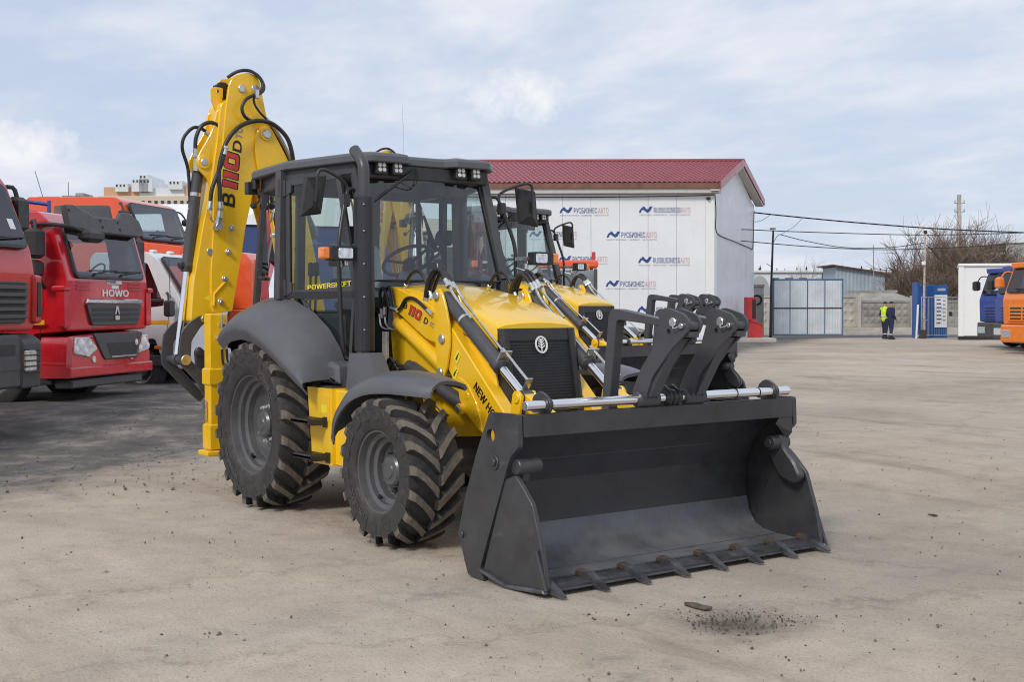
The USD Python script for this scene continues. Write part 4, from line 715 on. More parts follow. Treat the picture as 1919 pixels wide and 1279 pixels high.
    part(DP, 'dipper_box', prism(rounded([(-1.09, 1.55), (-.98, 1.52), (-.875, 1.62), (-.72, 1.66), (-.62, 2.12), (-.50, 2.80), (-.40, 3.15), (-.34, 3.36), (-.62, 3.40), (-.72, 3.60), (-.78, 3.55), (-.82, 3.2), (-.90, 2.70), (-.97, 2.39), (-1.06, 1.9)], .03, 2), -1.56, -1.29, 'x', .006), 'yellow_paint')
    part(DP, 'dipper_rib', tube([(-1.268, -.875, 1.69), (-1.268, -.868, 1.80), (-1.268, -.757, 1.915)], .012, 8, 0), 'yellow_paint')
    ear = rounded([(-.87, 2.76), (-.90, 2.86), (-.985, 2.935), (-1.01, 3.01), (-.985, 3.08), (-.93, 3.17), (-.85, 3.31), (-.80, 3.52), (-.74, 3.4), (-.77, 3.0)], .04, 2)
    part(DP, 'cylinder_ear', cat(prism(ear, -1.345, -1.315, 'x', .004), prism(ear, -1.535, -1.505, 'x', .004)), 'yellow_paint')
    part(DP, 'top_bracket', cat(prism(rounded([(-.83, 3.60), (-.835, 3.70), (-.80, 3.725), (-.715, 3.72), (-.715, 3.64), (-.76, 3.50), (-.79, 3.50)], .01), -1.40, -1.385, 'x', .002, [circ(-.765, 3.685, .018, 12)])), 'yellow_paint'); part(DP, 'head_plate', prism(rounded([(-.70, 3.78), (-.66, 3.83), (-.57, 3.845), (-.62, 3.7)], .01), -1.56, -1.54, 'x', .002), 'yellow_paint')
    part(DP, 'latch', cat(tube([(-1.43, -.78, 3.72), (-1.43, -.70, 3.76), (-1.43, -.64, 3.74)], .022, 8), bx(-1.46, -1.40, -.74, -.67, 3.62, 3.78, .01)), 'black_plastic')
    part(DP, 'pin_head', cat(cyl((-1.275, -.58, 3.712), (-1.252, -.58, 3.712), .036, 20, .006), cyl((-1.275, -.44, 3.725), (-1.262, -.44, 3.725), .040, 20, .004), cyl((-1.32, -.94, 3.01), (-1.292, -.94, 3.01), .034, 20, .006)), 'pin_steel')
    part(DP, 'pin_boss', cyl((-1.325, -.94, 3.01), (-1.30, -.94, 3.01), .062, 22, .006), 'yellow_paint')
    for (y, z) in ((-.693, 2.411), (-.73, 2.19), (-.769, 1.941), (-.808, 1.726)):
        part(DP, 'bolt', cat(cyl((-1.275, y, z), (-1.258, y, z), .028, 18, .003), cyl((-1.26, y, z), (-1.235, y, z), .018, 6, .002)), 'pin_steel')
    part(DP, 'bolt', cat(cyl((-1.29, -.905, 2.19), (-1.272, -.905, 2.19), .03, 18, .003)), 'pin_steel')
    ux, uy = np.array([0, .085, 1.0]), np.array([0, -1.0, .085])
    for (t_, h, y0, z0, mt, xs, sh) in (('B', .125, -.665, 2.585, 'decal_black', 1.25, .12), ('D', .085, -.592, 3.10, 'decal_black', 1.45, .15), ('TC', .062, -.585, 3.235, 'decal_grey', 1.0, .2)):
        part(DP, 'lettering', text(t_, h, (-1.2695, y0, z0), ux, uy, xs, sh), mt, False)
    model_number(DP, .145, .325, (-1.2712, -.636, 2.765), ux, uy, .14)
    part(DP, 'warning_sticker', basis(prism([(0, 0), (.07, .03), (.07, -.03)], 0, .001, 'z', 0), (-1.288, -.975, 1.76), (0, 1, 0), (0, 0, 1), (1, 0, 0)), 'decal_yellow', False)
    bc = ram(L, 'bucket_cylinder', (-1.425, -.945, 2.99), (-1.425, -1.172, 1.20), .545, .052, .030, rod='chrome')
    part(bc, 'cylinder_collar', cat(cyl((-1.425, -1.058, 2.055), (-1.425, -1.066, 2.015), .064, 24, .004), cyl((-1.40, -1.15, 2.06), (-1.42, -1.08, 2.07), .03, 10)), 'black_frame')
    part(bc, 'cylinder_port', cat(cyl((-1.38, -.985, 2.93), (-1.38, -.985, 3.05), .028, 8), cyl((-1.38, -.985, 3.04), (-1.38, -.985, 3.10), .02, 8)), 'zinc'); part(bc, 'cylinder_band', cyl((-1.425, -.977, 2.735), (-1.425, -.981, 2.70), .056, 20, .002), 'zinc')
    lk = rounded([(-1.0, 1.60), (-1.03, 1.60), (-1.13, 1.54), (-1.205, 1.46), (-1.232, 1.25), (-1.222, 1.16), (-1.02, .95), (-.86, .80), (-.80, .86), (-.96, 1.03), (-1.12, 1.20), (-1.11, 1.37), (-1.02, 1.50), (-.96, 1.55)], .03, 3)
    LK = part(L, 'bucket_linkage', cat(prism(lk, -1.245, -1.225, 'x', .004), xf(prism(lk, -1.62, -1.60, 'x', .004), None, (0, -.02, -.02))), 'charcoal_paint')
    part(LK, 'linkage_pin', cyl((-1.63, -1.172, 1.20), (-1.215, -1.172, 1.20), .034, 18), 'charcoal_paint'); part(LK, 'pin_head', cyl((-1.225, -1.172, 1.20), (-1.195, -1.172, 1.20), .048, 20, .006), 'brass_zinc'); part(LK, 'pin_head', cyl((-1.25, -.99, 1.57), (-1.20, -.99, 1.57), .034, 16), 'brass_zinc')
    part(LK, 'linkage_arm', cat(prism(rounded([(-1.02, 1.28), (-.98, 1.32), (-.92, 1.27), (-.90, 1.1), (-.86, .9), (-.93, .84), (-1.0, 1.0)], .03), -1.40, -1.36, 'x', .004), cyl((-1.36, -.975, 1.26), (-1.33, -.975, 1.26), .035, 16)), 'charcoal_paint')
    # backhoe hoses
    X = -1.205
    hose(L, [(X, -.931, 2.60), (X, -.911, 2.753), (X, -.862, 2.878), (X + .02, -.815, 3.02), (X + .02, -.79, 3.12)], .020)
    hose(L, [(X + .01, -.834, 2.60), (X + .01, -.839, 2.757), (X + .01, -.845, 2.93), (X + .02, -.80, 3.13), (X + .02, -.736, 3.251), (X + .03, -.636, 3.351), (X + .03, -.502, 3.405), (X + .03, -.367, 3.41), (X + .03, -.264, 3.369), (X + .03, -.161, 3.27), (X + .02, -.105, 3.12), (X, -.09, 3.0)], .021)
    hose(L, [(X - .02, -.47, 3.405), (X, -.55, 3.425), (X + .02, -.605, 3.465), (X + .02, -.615, 3.531), (X + .02, -.574, 3.602), (X + .02, -.50, 3.647), (X + .02, -.439, 3.671), (X, -.398, 3.743), (X - .02, -.417, 3.822), (X - .06, -.498, 3.885), (X - .1, -.599, 3.875), (X - .16, -.678, 3.82)], .016, ferrule=False)
    hose(L, [(X, -.36, 3.44), (X + .01, -.434, 3.498), (X + .01, -.484, 3.567), (X + .01, -.485, 3.63), (X, -.39, 3.70), (X - .03, -.375, 3.78), (X - .05, -.43, 3.86), (X - .08, -.53, 3.895)], .011, ferrule=False)
    part(L, 'hose_clamp', bx(X - .03, X + .045, -.49, -.455, 3.62, 3.70, .004), 'zinc')
    hose(L, [(-1.36, -1.0, 3.09), (-1.35, -1.0, 3.22), (-1.34, -.955, 3.335), (-1.33, -.874, 3.38), (-1.32, -.80, 3.36), (-1.31, -.745, 3.29)], .019)
    hose(L, [(-1.42, -1.03, 2.55), (-1.43, -1.03, 2.70), (-1.43, -1.045, 2.95), (-1.42, -1.10, 3.12), (-1.41, -1.095, 3.222), (-1.40, -1.043, 3.30), (-1.39, -.985, 3.335), (-1.38, -.92, 3.32), (-1.37, -.86, 3.27)], .016)
    part(L, 'hose_coupling', cat(cyl((X, -.834, 2.62), (X, -.838, 2.50), .026, 12), cyl((X, -.838, 2.51), (X - .01, -.845, 2.44), .034, 6), cyl((X - .02, -.846, 2.46), (X - .04, -.846, 2.39), .042, 16), cyl((X - .07, -.84, 2.42), (X + .02, -.845, 2.42), .035, 8)), 'zinc')
    part(L, 'steel_pipe', tube([(X, -.931, 2.60), (X, -.926, 2.52), (X - .02, -.91, 2.48), (X - .06, -.88, 2.465)], .010, 8), 'zinc')
    # dipper cylinder along the boom's upper edge
    ram(L, 'dipper_cylinder', (-1.42, .25, 2.35), (-1.42, -.44, 3.725), .62, .055, .032)
    for k in range(3):
        hose(L, [(-1.26 - .03 * k, -.31 + .012 * k, 3.43), (-1.25 - .03 * k, -.25, 3.37), (-1.25 - .03 * k, -.17, 3.25), (-1.25 - .03 * k, -.09, 3.10), (-1.27 - .03 * k, .0, 2.85)], .014, 'zinc' if k < 2 else 'hose_rubber')
    ram(L, 'boom_cylinder', (-1.42, -.02, .95), (-1.42, -.28, 2.75), .6, .06, .035)
    return L

# perforated exhaust guard and grille backing: fine regular holes, flat relief
tcn = {'tc': ('texture_coordinate', {}), 'v': ('voronoi_texture', {'feature': 'f1', 'scale': 62.0, 'randomness': 0.0}), 'r': ('rgb_ramp', {'ramp': [(0.30, (0.003, 0.003, 0.003)), (0.42, (0.022, 0.023, 0.029))]}), 'p': ('principled_bsdf', {'roughness': 0.45}), 'b': ('bump', {'strength': 0.5, 'distance': 0.004})}
MATS['perforated'] = usdkit.material(stage, '/World/Looks/perforated', {**tcn, 'm': ('mapping', {'rotation': (0, 0, 0.3), 'scale': (1, 1, .9)})}, [('tc.object', 'm.vector'), ('m.vector', 'v.vector'), ('v.distance', 'r.fac'), ('r.color', 'p.base_color'), ('v.distance', 'b.height'), ('b.normal', 'p.normal')], surface='p.BSDF')
mat('brass_zinc', (0.60, 0.50, 0.24), 0.35, metal=.8, var=.1)
mat('grille_mesh', (0.006, 0.006, 0.007), 0.6)
loader = build_loader()
# ---------------------------------------------------------------- the second loader
loader2 = copy_of(loader, 'backhoe_loader', 'second yellow backhoe loader parked just behind the nearest one, its bucket half hidden', 'backhoe loader', (-5.535, 4.974, 0.17), 0.1356)

# ---------------------------------------------------------------- ground
_v = FH[:2] - 2.6 * RH[:2]; _c = float(-(CAM[:2] @ _v) - (10.8 + 2.6 * 4.5))
gn = {
    'g': ('geometry', {}),
    'dot': ('vector_math', {'math_type': 'dot_product', 'vector2': (float(_v[0]), float(_v[1]), 0.0)}),
    'add': ('math', {'math_type': 'add', 'value2': _c}),
    'nb': ('noise_texture', {'scale': 0.45, 'detail': 6.0, 'roughness': 0.62}),
    'nbs': ('math', {'math_type': 'multiply_add', 'value2': 9.0, 'value3': -4.5}),
    'edge': ('math', {'math_type': 'add'}), 'n2s': ('math', {'math_type': 'multiply_add', 'value2': 7.0, 'value3': -3.5}), 'edge2': ('math', {'math_type': 'add'}),
    'mask': ('map_range', {'from_min': -1.2, 'from_max': 2.4, 'clamp': True}),
    'n1': ('noise_texture', {'scale': 0.35, 'detail': 8.0, 'roughness': 0.6}),
    'n2': ('noise_texture', {'scale': 3.1, 'detail': 8.0, 'roughness': 0.68}),
    'n3': ('noise_texture', {'scale': 55.0, 'detail': 4.0, 'roughness': 0.7}),
    'n4': ('noise_texture', {'scale': 0.12, 'detail': 4.0, 'roughness': 0.55}),
    'st': ('mapping', {'scale': (0.5, 2.6, 1.0), 'rotation': (0, 0, -0.93)}),
    'n5': ('noise_texture', {'scale': 0.5, 'detail': 7.0, 'roughness': 0.65}),
    'r1': ('rgb_ramp', {'ramp': [(0.30, (0.400, 0.335, 0.262)), (0.45, (0.445, 0.378, 0.302)), (0.58, (0.478, 0.413, 0.336)), (0.72, (0.500, 0.442, 0.372))]}),
    'r2': ('rgb_ramp', {'ramp': [(0.28, (0.66, 0.64, 0.62)), (0.40, (0.90, 0.90, 0.90)), (0.60, (1.04, 1.04, 1.04)), (0.75, (1.12, 1.11, 1.10))]}),
    'r3': ('rgb_ramp', {'ramp': [(0.30, (0.62, 0.60, 0.58)), (0.45, (0.97, 0.97, 0.97)), (0.65, (1.10, 1.10, 1.10))]}),
    'r4': ('rgb_ramp', {'ramp': [(0.36, (0.74, 0.75, 0.76)), (0.47, (0.93, 0.93, 0.93)), (0.6, (1.05, 1.045, 1.04))]}),
    'r5': ('rgb_ramp', {'ramp': [(0.30, (0.60, 0.58, 0.56)), (0.40, (0.92, 0.91, 0.90)), (0.46, (1.0, 1.0, 1.0)), (0.60, (1.0, 1.0, 1.0)), (0.72, (1.12, 1.11, 1.10))]}),
    'm1': ('mix', {'mix_type': 'multiply', 'fac': 0.85}), 'm2': ('mix', {'mix_type': 'multiply', 'fac': 0.8}), 'm3': ('mix', {'mix_type': 'multiply', 'fac': 1.0}), 'm5': ('mix', {'mix_type': 'multiply', 'fac': 0.75}),
    'dk': ('rgb_ramp', {'ramp': [(0.30, (0.075, 0.071, 0.066)), (0.5, (0.135, 0.126, 0.117)), (0.66, (0.27, 0.245, 0.215))]}),
    'n6': ('noise_texture', {'scale': 1.6, 'detail': 8.0, 'roughness': 0.7}),
    'mk': ('mix_color', {}), 'mg': ('mix', {'mix_type': 'multiply', 'fac': 0.7}),
    'vc': ('voronoi_texture', {'feature': 'distance_to_edge', 'scale': 0.16, 'randomness': 1.0}),
    'vd': ('vector_math', {'math_type': 'multiply_add', 'vector2': (0.9, 0.9, 0.9)}),
    'cr': ('rgb_ramp', {'ramp': [(0.0, (0.62, 0.60, 0.58)), (0.003, (0.72, 0.7, 0.68)), (0.007, (1, 1, 1))]}),
    'm4': ('mix', {'mix_type': 'multiply', 'fac': 0.40}),
    **{q + n: v for q, c_, R_ in (('ta', yard(-8.0, 1.5), 9.6), ('tb', yard(-8.0, 1.5), 11.5), ('tc', yard(13.0, -6.0), 17.2), ('td', yard(13.0, -6.0), 19.1)) for n, v in {
        'd': ('vector_math', {'math_type': 'distance', 'vector2': tuple(float(z_) for z_ in c_)}), 's': ('math', {'math_type': 'subtract', 'value2': R_}), 'a': ('math', {'math_type': 'absolute'}),
        'm': ('map_range', {'from_min': 0.27, 'from_max': 0.15, 'to_min': 0.0, 'to_max': 1.0, 'clamp': True})}.items()},
    't1': ('math', {'math_type': 'add'}), 't2': ('math', {'math_type': 'add'}), 't3': ('math', {'math_type': 'add'}), 'tn': ('map_range', {'from_min': 0.44, 'from_max': 0.60, 'to_min': 0.0, 'to_max': 0.30, 'clamp': True}), 'tm': ('math', {'math_type': 'multiply', 'use_clamp': True}), 'tk': ('mix_color', {'b': (0.17, 0.15, 0.13)}),
    'pd': ('vector_math', {'math_type': 'distance', 'vector2': tuple(float(q) for q in yard(1.18, 6.70))}),
    'pn': ('math', {'math_type': 'multiply_add', 'value2': -0.75}), 'pm': ('map_range', {'from_min': 0.10, 'from_max': -0.28, 'to_min': 0.0, 'to_max': 0.68, 'clamp': True}),
    'sp': ('noise_texture', {'scale': 38.0, 'detail': 2.0, 'roughness': 0.5}), 'spm': ('map_range', {'from_min': 0.70, 'from_max': 0.78, 'to_min': 0.0, 'to_max': 0.55, 'clamp': True}),
    'md': ('mix_color', {'b': (0.085, 0.070, 0.058)}), 'ms': ('mix_color', {'b': (0.10, 0.085, 0.07)}),
    'hb': ('math', {'math_type': 'multiply_add', 'value2': 0.9}),
    'b': ('bump', {'strength': 0.55, 'distance': 0.02}),
    'p': ('principled_bsdf', {'roughness': 0.92, 'specular_ior_level': 0.25}),
}
gl = [('g.position', 'dot.vector1'), ('dot.value', 'add.value1'), ('g.position', 'nb.vector'), ('nb.fac', 'nbs.value1'), ('add.value', 'edge.value1'), ('nbs.value', 'edge.value2'), ('n2.fac', 'n2s.value1'), ('edge.value', 'edge2.value1'), ('n2s.value', 'edge2.value2'), ('edge2.value', 'mask.value'),
      ('g.position', 'n1.vector'), ('g.position', 'n2.vector'), ('g.position', 'n3.vector'), ('g.position', 'n4.vector'), ('g.position', 'n6.vector'), ('g.position', 'st.vector'), ('st.vector', 'n5.vector'),
      ('n1.fac', 'r1.fac'), ('n2.fac', 'r2.fac'), ('n3.fac', 'r3.fac'), ('n4.fac', 'r4.fac'), ('n5.fac', 'r5.fac'), ('r1.color', 'm1.color1'), ('r2.color', 'm1.color2'), ('m1.color', 'm3.color1'), ('r4.color', 'm3.color2'), ('m3.color', 'm5.color1'), ('r5.color', 'm5.color2'),
      ('n6.fac', 'dk.fac'), ('mask.result', 'mk.fac'), ('m5.color', 'mk.a'), ('dk.color', 'mk.b'), ('mk.result', 'm2.color1'), ('r3.color', 'm2.color2'),
      ('n2.color', 'vd.vector1'), ('g.position', 'vd.vector3'), ('vd.vector', 'vc.vector'), ('vc.distance', 'cr.fac'), ('m2.color', 'm4.color1'), ('cr.color', 'm4.color2'), ('g.position', 'pd.vector1'), *[l for q in ('ta', 'tb', 'tc', 'td') for l in (('g.position', q + 'd.vector1'), (q + 'd.value', q + 's.value1'), (q + 's.value', q + 'a.value1'), (q + 'a.value', q + 'm.value'))], ('tam.result', 't1.value1'), ('tbm.result', 't1.value2'), ('tcm.result', 't2.value1'), ('tdm.result', 't2.value2'), ('t1.value', 't3.value1'), ('t2.value', 't3.value2'), ('n2.fac', 'tn.value'), ('t3.value', 'tm.value1'), ('tn.result', 'tm.value2'), ('tm.value', 'tk.fac'), ('m4.color', 'tk.a'), ('n2.fac', 'pn.value1'), ('pd.value', 'pn.value3'), ('pn.value', 'pm.value'), ('pm.result', 'md.fac'), ('tk.result', 'md.a'), ('g.position', 'sp.vector'), ('sp.fac', 'spm.value'), ('spm.result', 'ms.fac'), ('md.result', 'ms.a'), ('ms.result', 'p.base_color'),
      ('n3.fac', 'hb.value1'), ('n2.fac', 'hb.value3'), ('hb.value', 'b.height'), ('b.normal', 'p.normal')]
MATS['ground_look'] = usdkit.material(stage, '/World/Looks/ground_look', gn, gl, surface='p.BSDF')
def axis_pts(lo, hi, near0, near1, step):
    a = list(np.arange(near0, near1 + 1e-6, step)); s = step
    while a[-1] < hi: s *= 1.13; a.append(a[-1] + s)
    s = step; a = a[::-1]
    while a[-1] > lo: s *= 1.13; a.append(a[-1] - s)
    return np.array(sorted(a))
gr, gd_ = axis_pts(-1500, 1500, -5, 6, .075), axis_pts(-200, 2500, 5, 16, .075)
GR, GD = np.meshgrid(gr, gd_); GX = CAM[0] + GR * RH[0] + GD * FH[0]; GY = CAM[1] + GR * RH[1] + GD * FH[1]
GZ = ground_z(GX, GY); P3 = np.stack([GX, GY, GX * 0], -1)
fine = (meshkit.fbm(P3 * 1.3, 4, 3) - .5) * .035 + (meshkit.fbm(P3 * 6.0, 3, 9) - .5) * .012
# a small washed-out dip with loose dirt in front of the bucket
dip = np.hypot((GR - 1.16) / .34, (GD - 6.72) / .33); fine = fine - .016 * np.exp(-dip ** 2) + .020 * np.exp(-((dip - 1.25) / .35) ** 2) * meshkit.noise(P3 * 11, 5)
fade = sstep((60 - GD) / 30) * sstep((GD + 20) / 10)
wheelpads = np.minimum.reduce([np.hypot(GX - x, GY - y) for x, y in ((0, -.9), (0, .9), (2.15, -.98), (2.15, .98))] + [np.maximum(np.abs(GX - 3.8) - .4, np.abs(GY) - 1.2).clip(0)])
fine = np.minimum(fine, 0.012) * fade * sstep((wheelpads - .25) / .5) - .004
n0, n1 = len(gd_), len(gr); idx = np.arange(n0 * n1).reshape(n0, n1)
struct('ground', (np.stack([GX, GY, GZ + fine], -1).reshape(-1, 3), np.stack([idx[:-1, :-1], idx[:-1, 1:], idx[1:, 1:], idx[1:, :-1]], -1).reshape(-1, 4)), 'ground_look', smooth=True)
# loose stones and crumbs
mat('stone', (0.17, 0.145, 0.12), 0.9, var=0.5, vs=30)
mat('dirt', (0.10, 0.082, 0.066), 0.95, var=0.5, vs=40)
ico = trimesh.creation.icosphere(0); iv, if_ = tm(ico)
def scatter(n, fr, size, seed):
    g = np.random.default_rng(seed); out = []
    for _ in range(n):
        r, d = fr(g); x, y, _z = yard(r, d); s = size(g)
        v = iv * (1 + g.uniform(-.3, .3, (len(iv), 1))) * s * g.uniform(.6, 1.3, 3) + np.array([x, y, float(ground_z(x, y)) + s * .25]); out.append((v, if_))
    return cat(*out)
struct('loose_stones', scatter(4200, lambda g: (g.uniform(-5.5, 6), 5.4 + 12 * g.random() ** 1.6), lambda g: .0022 + .007 * g.random() ** 7, 1), 'stone', 'stuff', False)
struct('dirt_crumbs', scatter(950, lambda g: (1.16 + g.standard_t(2.5) * .20, 6.70 + g.standard_t(2.5) * .14), lambda g: .0018 + .007 * g.random() ** 5, 2), 'dirt', 'stuff', False)
struct('gravel_strip', scatter(900, lambda g: (g.uniform(-5.5, -1.5), g.uniform(11.5, 19)), lambda g: .005 + .014 * g.random() ** 4, 3), 'stone', 'stuff', False)
single('broken_clod', xf(prism(rounded([(-.09, -.02), (-.03, .03), (.04, .015), (.09, .03), (.08, -.02), (.0, -.035)], .01), 0, .02, 'z', .006), None, yard(1.02, 7.02, .004)), 'dirt', 'dark flat clod of earth lying by the small dirt patch before the bucket', 'clod')
single('dry_leaf', xf(prism(rounded([(-.05, 0), (0, .025), (.05, .01), (.03, -.02)], .01), 0, .008, 'z', .002), None, yard(3.33, 10.1, .006)), 'rust', 'brown dry leaf on open ground at the right of the big bucket', 'leaf')
mat('paper', (0.42, 0.36, 0.28), 0.8)
single('paper_scrap', xf(prism(rounded([(-.04, 0), (0, .02), (.045, .005), (.02, -.02)], .01), 0, .008, 'z', .002), None, yard(-2.6, 8.09, .006)), 'paper', 'pale scrap of paper on the bare ground in the left foreground', 'scrap')

# ---------------------------------------------------------------- white building with red roof
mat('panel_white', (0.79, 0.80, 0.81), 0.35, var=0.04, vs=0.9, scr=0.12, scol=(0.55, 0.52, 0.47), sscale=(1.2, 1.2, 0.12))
mat('panel_shaded', (0.62, 0.64, 0.67), 0.35, var=0.03, vs=1.2)  # darker copy of the white cladding, gable shade put into its colour
mat('trim_white', (0.80, 0.80, 0.79), 0.4, var=0.02)
mat('soffit', (0.52, 0.50, 0.46), 0.6, var=0.08)
mat('fascia_brown', (0.20, 0.085, 0.06), 0.5, var=0.25, vs=3)
mat('roof_red', (0.25, 0.050, 0.062), 0.34, var=0.10, vs=2.0, coat=0.2)
mat('print_navy', (0.035, 0.07, 0.24), 0.5, var=0.03)
mat('print_pink', (0.66, 0.40, 0.39), 0.5, var=0.03)
mat('print_grey', (0.36, 0.38, 0.48), 0.5, var=0.03)
mat('cable_black', (0.015, 0.015, 0.017), 0.6)
BT = thing('service_building', 'white panel-clad building with red tiled roof behind the loaders', 'building')
GV = np.array([.377, .926]); O_ = np.array([8.32, 53.0])
def bp(a, b, z): q = O_ + np.array([-a, 0.0]) + GV * b; return yard(q[0], q[1], z)      # a: along the front to the left, b: along the gable, away
def bquad(a0, a1, b0, b1, z0, z1):
    c = [(a0, b0), (a1, b0), (a1, b1), (a0, b1)]; V = np.array([bp(a, b, z0) for a, b in c] + [bp(a, b, z1) for a, b in c])
    F = np.array([[0, 1, 2, 3], [7, 6, 5, 4], [0, 4, 5, 1], [1, 5, 6, 2], [2, 6, 7, 3], [3, 7, 4, 0]]); return cat((V, F))
LA, LB = 15.0, 8.2
part(BT, 'wall', bquad(.03, LA - .03, .05, LB - .05, 0, 6.36), 'panel_shaded', False)
a = .30; k = 0
while a < LA - .6:
    part(BT, 'wall_panel', bquad(a + .006, a + 1.172, -.06 - .004 * (k % 2), .04, .12, 6.34), 'panel_white', False); a += 1.18; k += 1
part(BT, 'corner_trim', cat(bquad(-.07, .294, -.075, .05, .1, 6.34), bquad(-.08, 0.02, -.06, .35, .1, 6.34)), 'trim_white', False)
b = .35
while b < LB - .4:
    part(BT, 'side_panel', cat(bquad(-.045, .03, b + .004, b + .98, .12, 6.5)), 'panel_shaded', False); b += .985
gpts = [(-.03, .02, 6.45), (-.03, LB, 6.45), (-.03, LB / 2, 7.9)]
part(BT, 'gable', cat((np.array([bp(a, b, z) for a, b, z in gpts] + [bp(a + .1, b, z) for a, b, z in gpts]), np.vstack([[[0, 1, 2], [5, 4, 3]]]))), 'panel_shaded', False)
part(BT, 'plinth', cat(bquad(-.02, LA, -.05, LB, 0, .12)), 'soffit', False)
part(BT, 'eaves_board', bquad(-.35, LA, -.38, .0, 6.36, 6.60), 'soffit', False)
part(BT, 'fascia', bquad(-.38, LA, -.47, -.382, 6.56, 6.78), 'fascia_brown', False)
# tiled sheet roof: waves across, a step at every course
ru = np.arange(-.42, LA, .05); cour = 14; rows = []
for c_ in range(cour):
    for tt, lift in ((0.02, .045), (.98, .0)):
        t = (c_ + tt) / cour; b_ = -.52 + t * (LB / 2 + .52); z_ = 6.76 + t * 1.37
        rows.append([bp(a_, b_, z_ + lift + .028 * math.cos(a_ / .205 * 2 * math.pi)) for a_ in ru])
rg = np.array(rows); ii = np.arange(rg.shape[0] * rg.shape[1]).reshape(rg.shape[:2])
RF = part(BT, 'roof', (rg.reshape(-1, 3), np.stack([ii[:-1, :-1], ii[1:, :-1], ii[1:, 1:], ii[:-1, 1:]], -1).reshape(-1, 4)), 'roof_red', 25)
part(RF, 'rear_slope', cat((np.array([bp(-.42, LB / 2, 8.12), bp(LA, LB / 2, 8.12), bp(LA, LB + .52, 6.76), bp(-.42, LB + .52, 6.76)]), np.array([[0, 1, 2, 3]]))), 'roof_red', False)
part(RF, 'ridge_cap', tube([bp(-.44, LB / 2, 8.15), bp(LA, LB / 2, 8.15)], .09, 8, 0), 'roof_red')
def slopebox(b0, z0, b1, z1, a0, a1, h): return loft([[bp(a0, b0, z0), bp(a1, b0, z0), bp(a1, b0, z0 + h), bp(a0, b0, z0 + h)], [bp(a0, b1, z1), bp(a1, b1, z1), bp(a1, b1, z1 + h), bp(a0, b1, z1 + h)]])
part(RF, 'verge_board', cat(slopebox(-.55, 6.50, LB / 2, 7.91, -.46, -.40, .30), slopebox(LB / 2, 7.91, LB + .55, 6.50, -.46, -.40, .30)), 'roof_red', False)
part(RF, 'verge_soffit', cat(slopebox(-.50, 6.44, LB / 2, 7.83, -.40, -.02, .05), slopebox(LB / 2, 7.83, LB + .5, 6.44, -.40, -.02, .05)), 'soffit', False)
# printed signs on the front wall
EMB = [(0, 0), (.05, .17), (.17, .34), (.26, .36), (.27, .45), (.40, .45), (.46, .36), (.56, .25), (.68, .26), (.80, .45), (1.0, .45), (.90, .24), (.80, .08), (.66, 0), (.56, .02), (.44, .13), (.30, .22), (.20, .17), (.14, 0)]
exw, eyw = RH, np.array([0, 0, 1.0]); nrm = -FH
def wall_sign(r0, z0, w, ru_):
    o = yard(r0, 53.0 - .068, z0); e = part(BT, 'wall_sign', basis(prism(np.array(EMB) * w * .265, 0, .003, 'z', 0), o + eyw * .13, exw, eyw, nrm), 'print_navy', False)
    def words(s, x, width, h, z, m):
        tw = text_width(s, False); m_ = text(s, h, o + exw * x + eyw * z, exw, eyw, width / (tw * h), depth=.003, bold=False); part(e, 'lettering', m_, m, False)
    s1, s2, s3 = ('РУСБИЗНЕС', 'АВТО', 'АВТОТЕХНИКА · СЕРВИС · ЗАПЧАСТИ') if ru_ else ('RUSBUSINESS', 'AUTO', 'TRUCKS · SERVICE · SPARE PARTS')
    words(s1, w * .285, w * (.485 if ru_ else .53), .215, .125, 'print_navy'); words(s2, w * (.785 if ru_ else .825), w * (.215 if ru_ else .185), .215, .125, 'print_pink'); words(s3, 0, w, .052, 0.01, 'print_grey')
for q in ((1.98, 5.44, 2.02, 1), (5.26, 5.45, 2.11, 0), (3.93, 4.43, 2.07, 1), (.72, 4.46, 1.96, 0), (1.93, 3.43, 2.02, 1), (5.23, 3.37, 2.11, 0), (3.89, 2.40, 2.06, 1), (5.19, 1.33, 2.1, 0), (-1.35, 5.44, 2.02, 1), (-1.4, 3.4, 2.1, 0)): wall_sign(*q)
part(BT, 'wall_cable', cat(tube([bp(LA - .5, -.1, 6.26), bp(9, -.1, 6.24), bp(5, -.1, 6.22), bp(1.2, -.1, 6.26), bp(-.1, -.1, 6.30)], .018, 6, 6), tube([bp(-.1, -.02, 6.3), bp(-.1, .15, 5.6), bp(-.1, .12, 4.9), bp(-.08, 1.0, 4.68), bp(-.08, 4.0, 4.55), bp(-.08, 7.0, 4.42), bp(-.08, 7.8, 4.45), bp(-.08, 7.95, 5.5), bp(-.08, 8.1, 6.2)], .018, 6, 6)), 'cable_black')
part(BT, 'wall_lamp', xf(bx(-.06, .06, -.06, .06, -.05, .05, .01), None, yard(8.12, 52.86, 6.15)), 'cable_black')

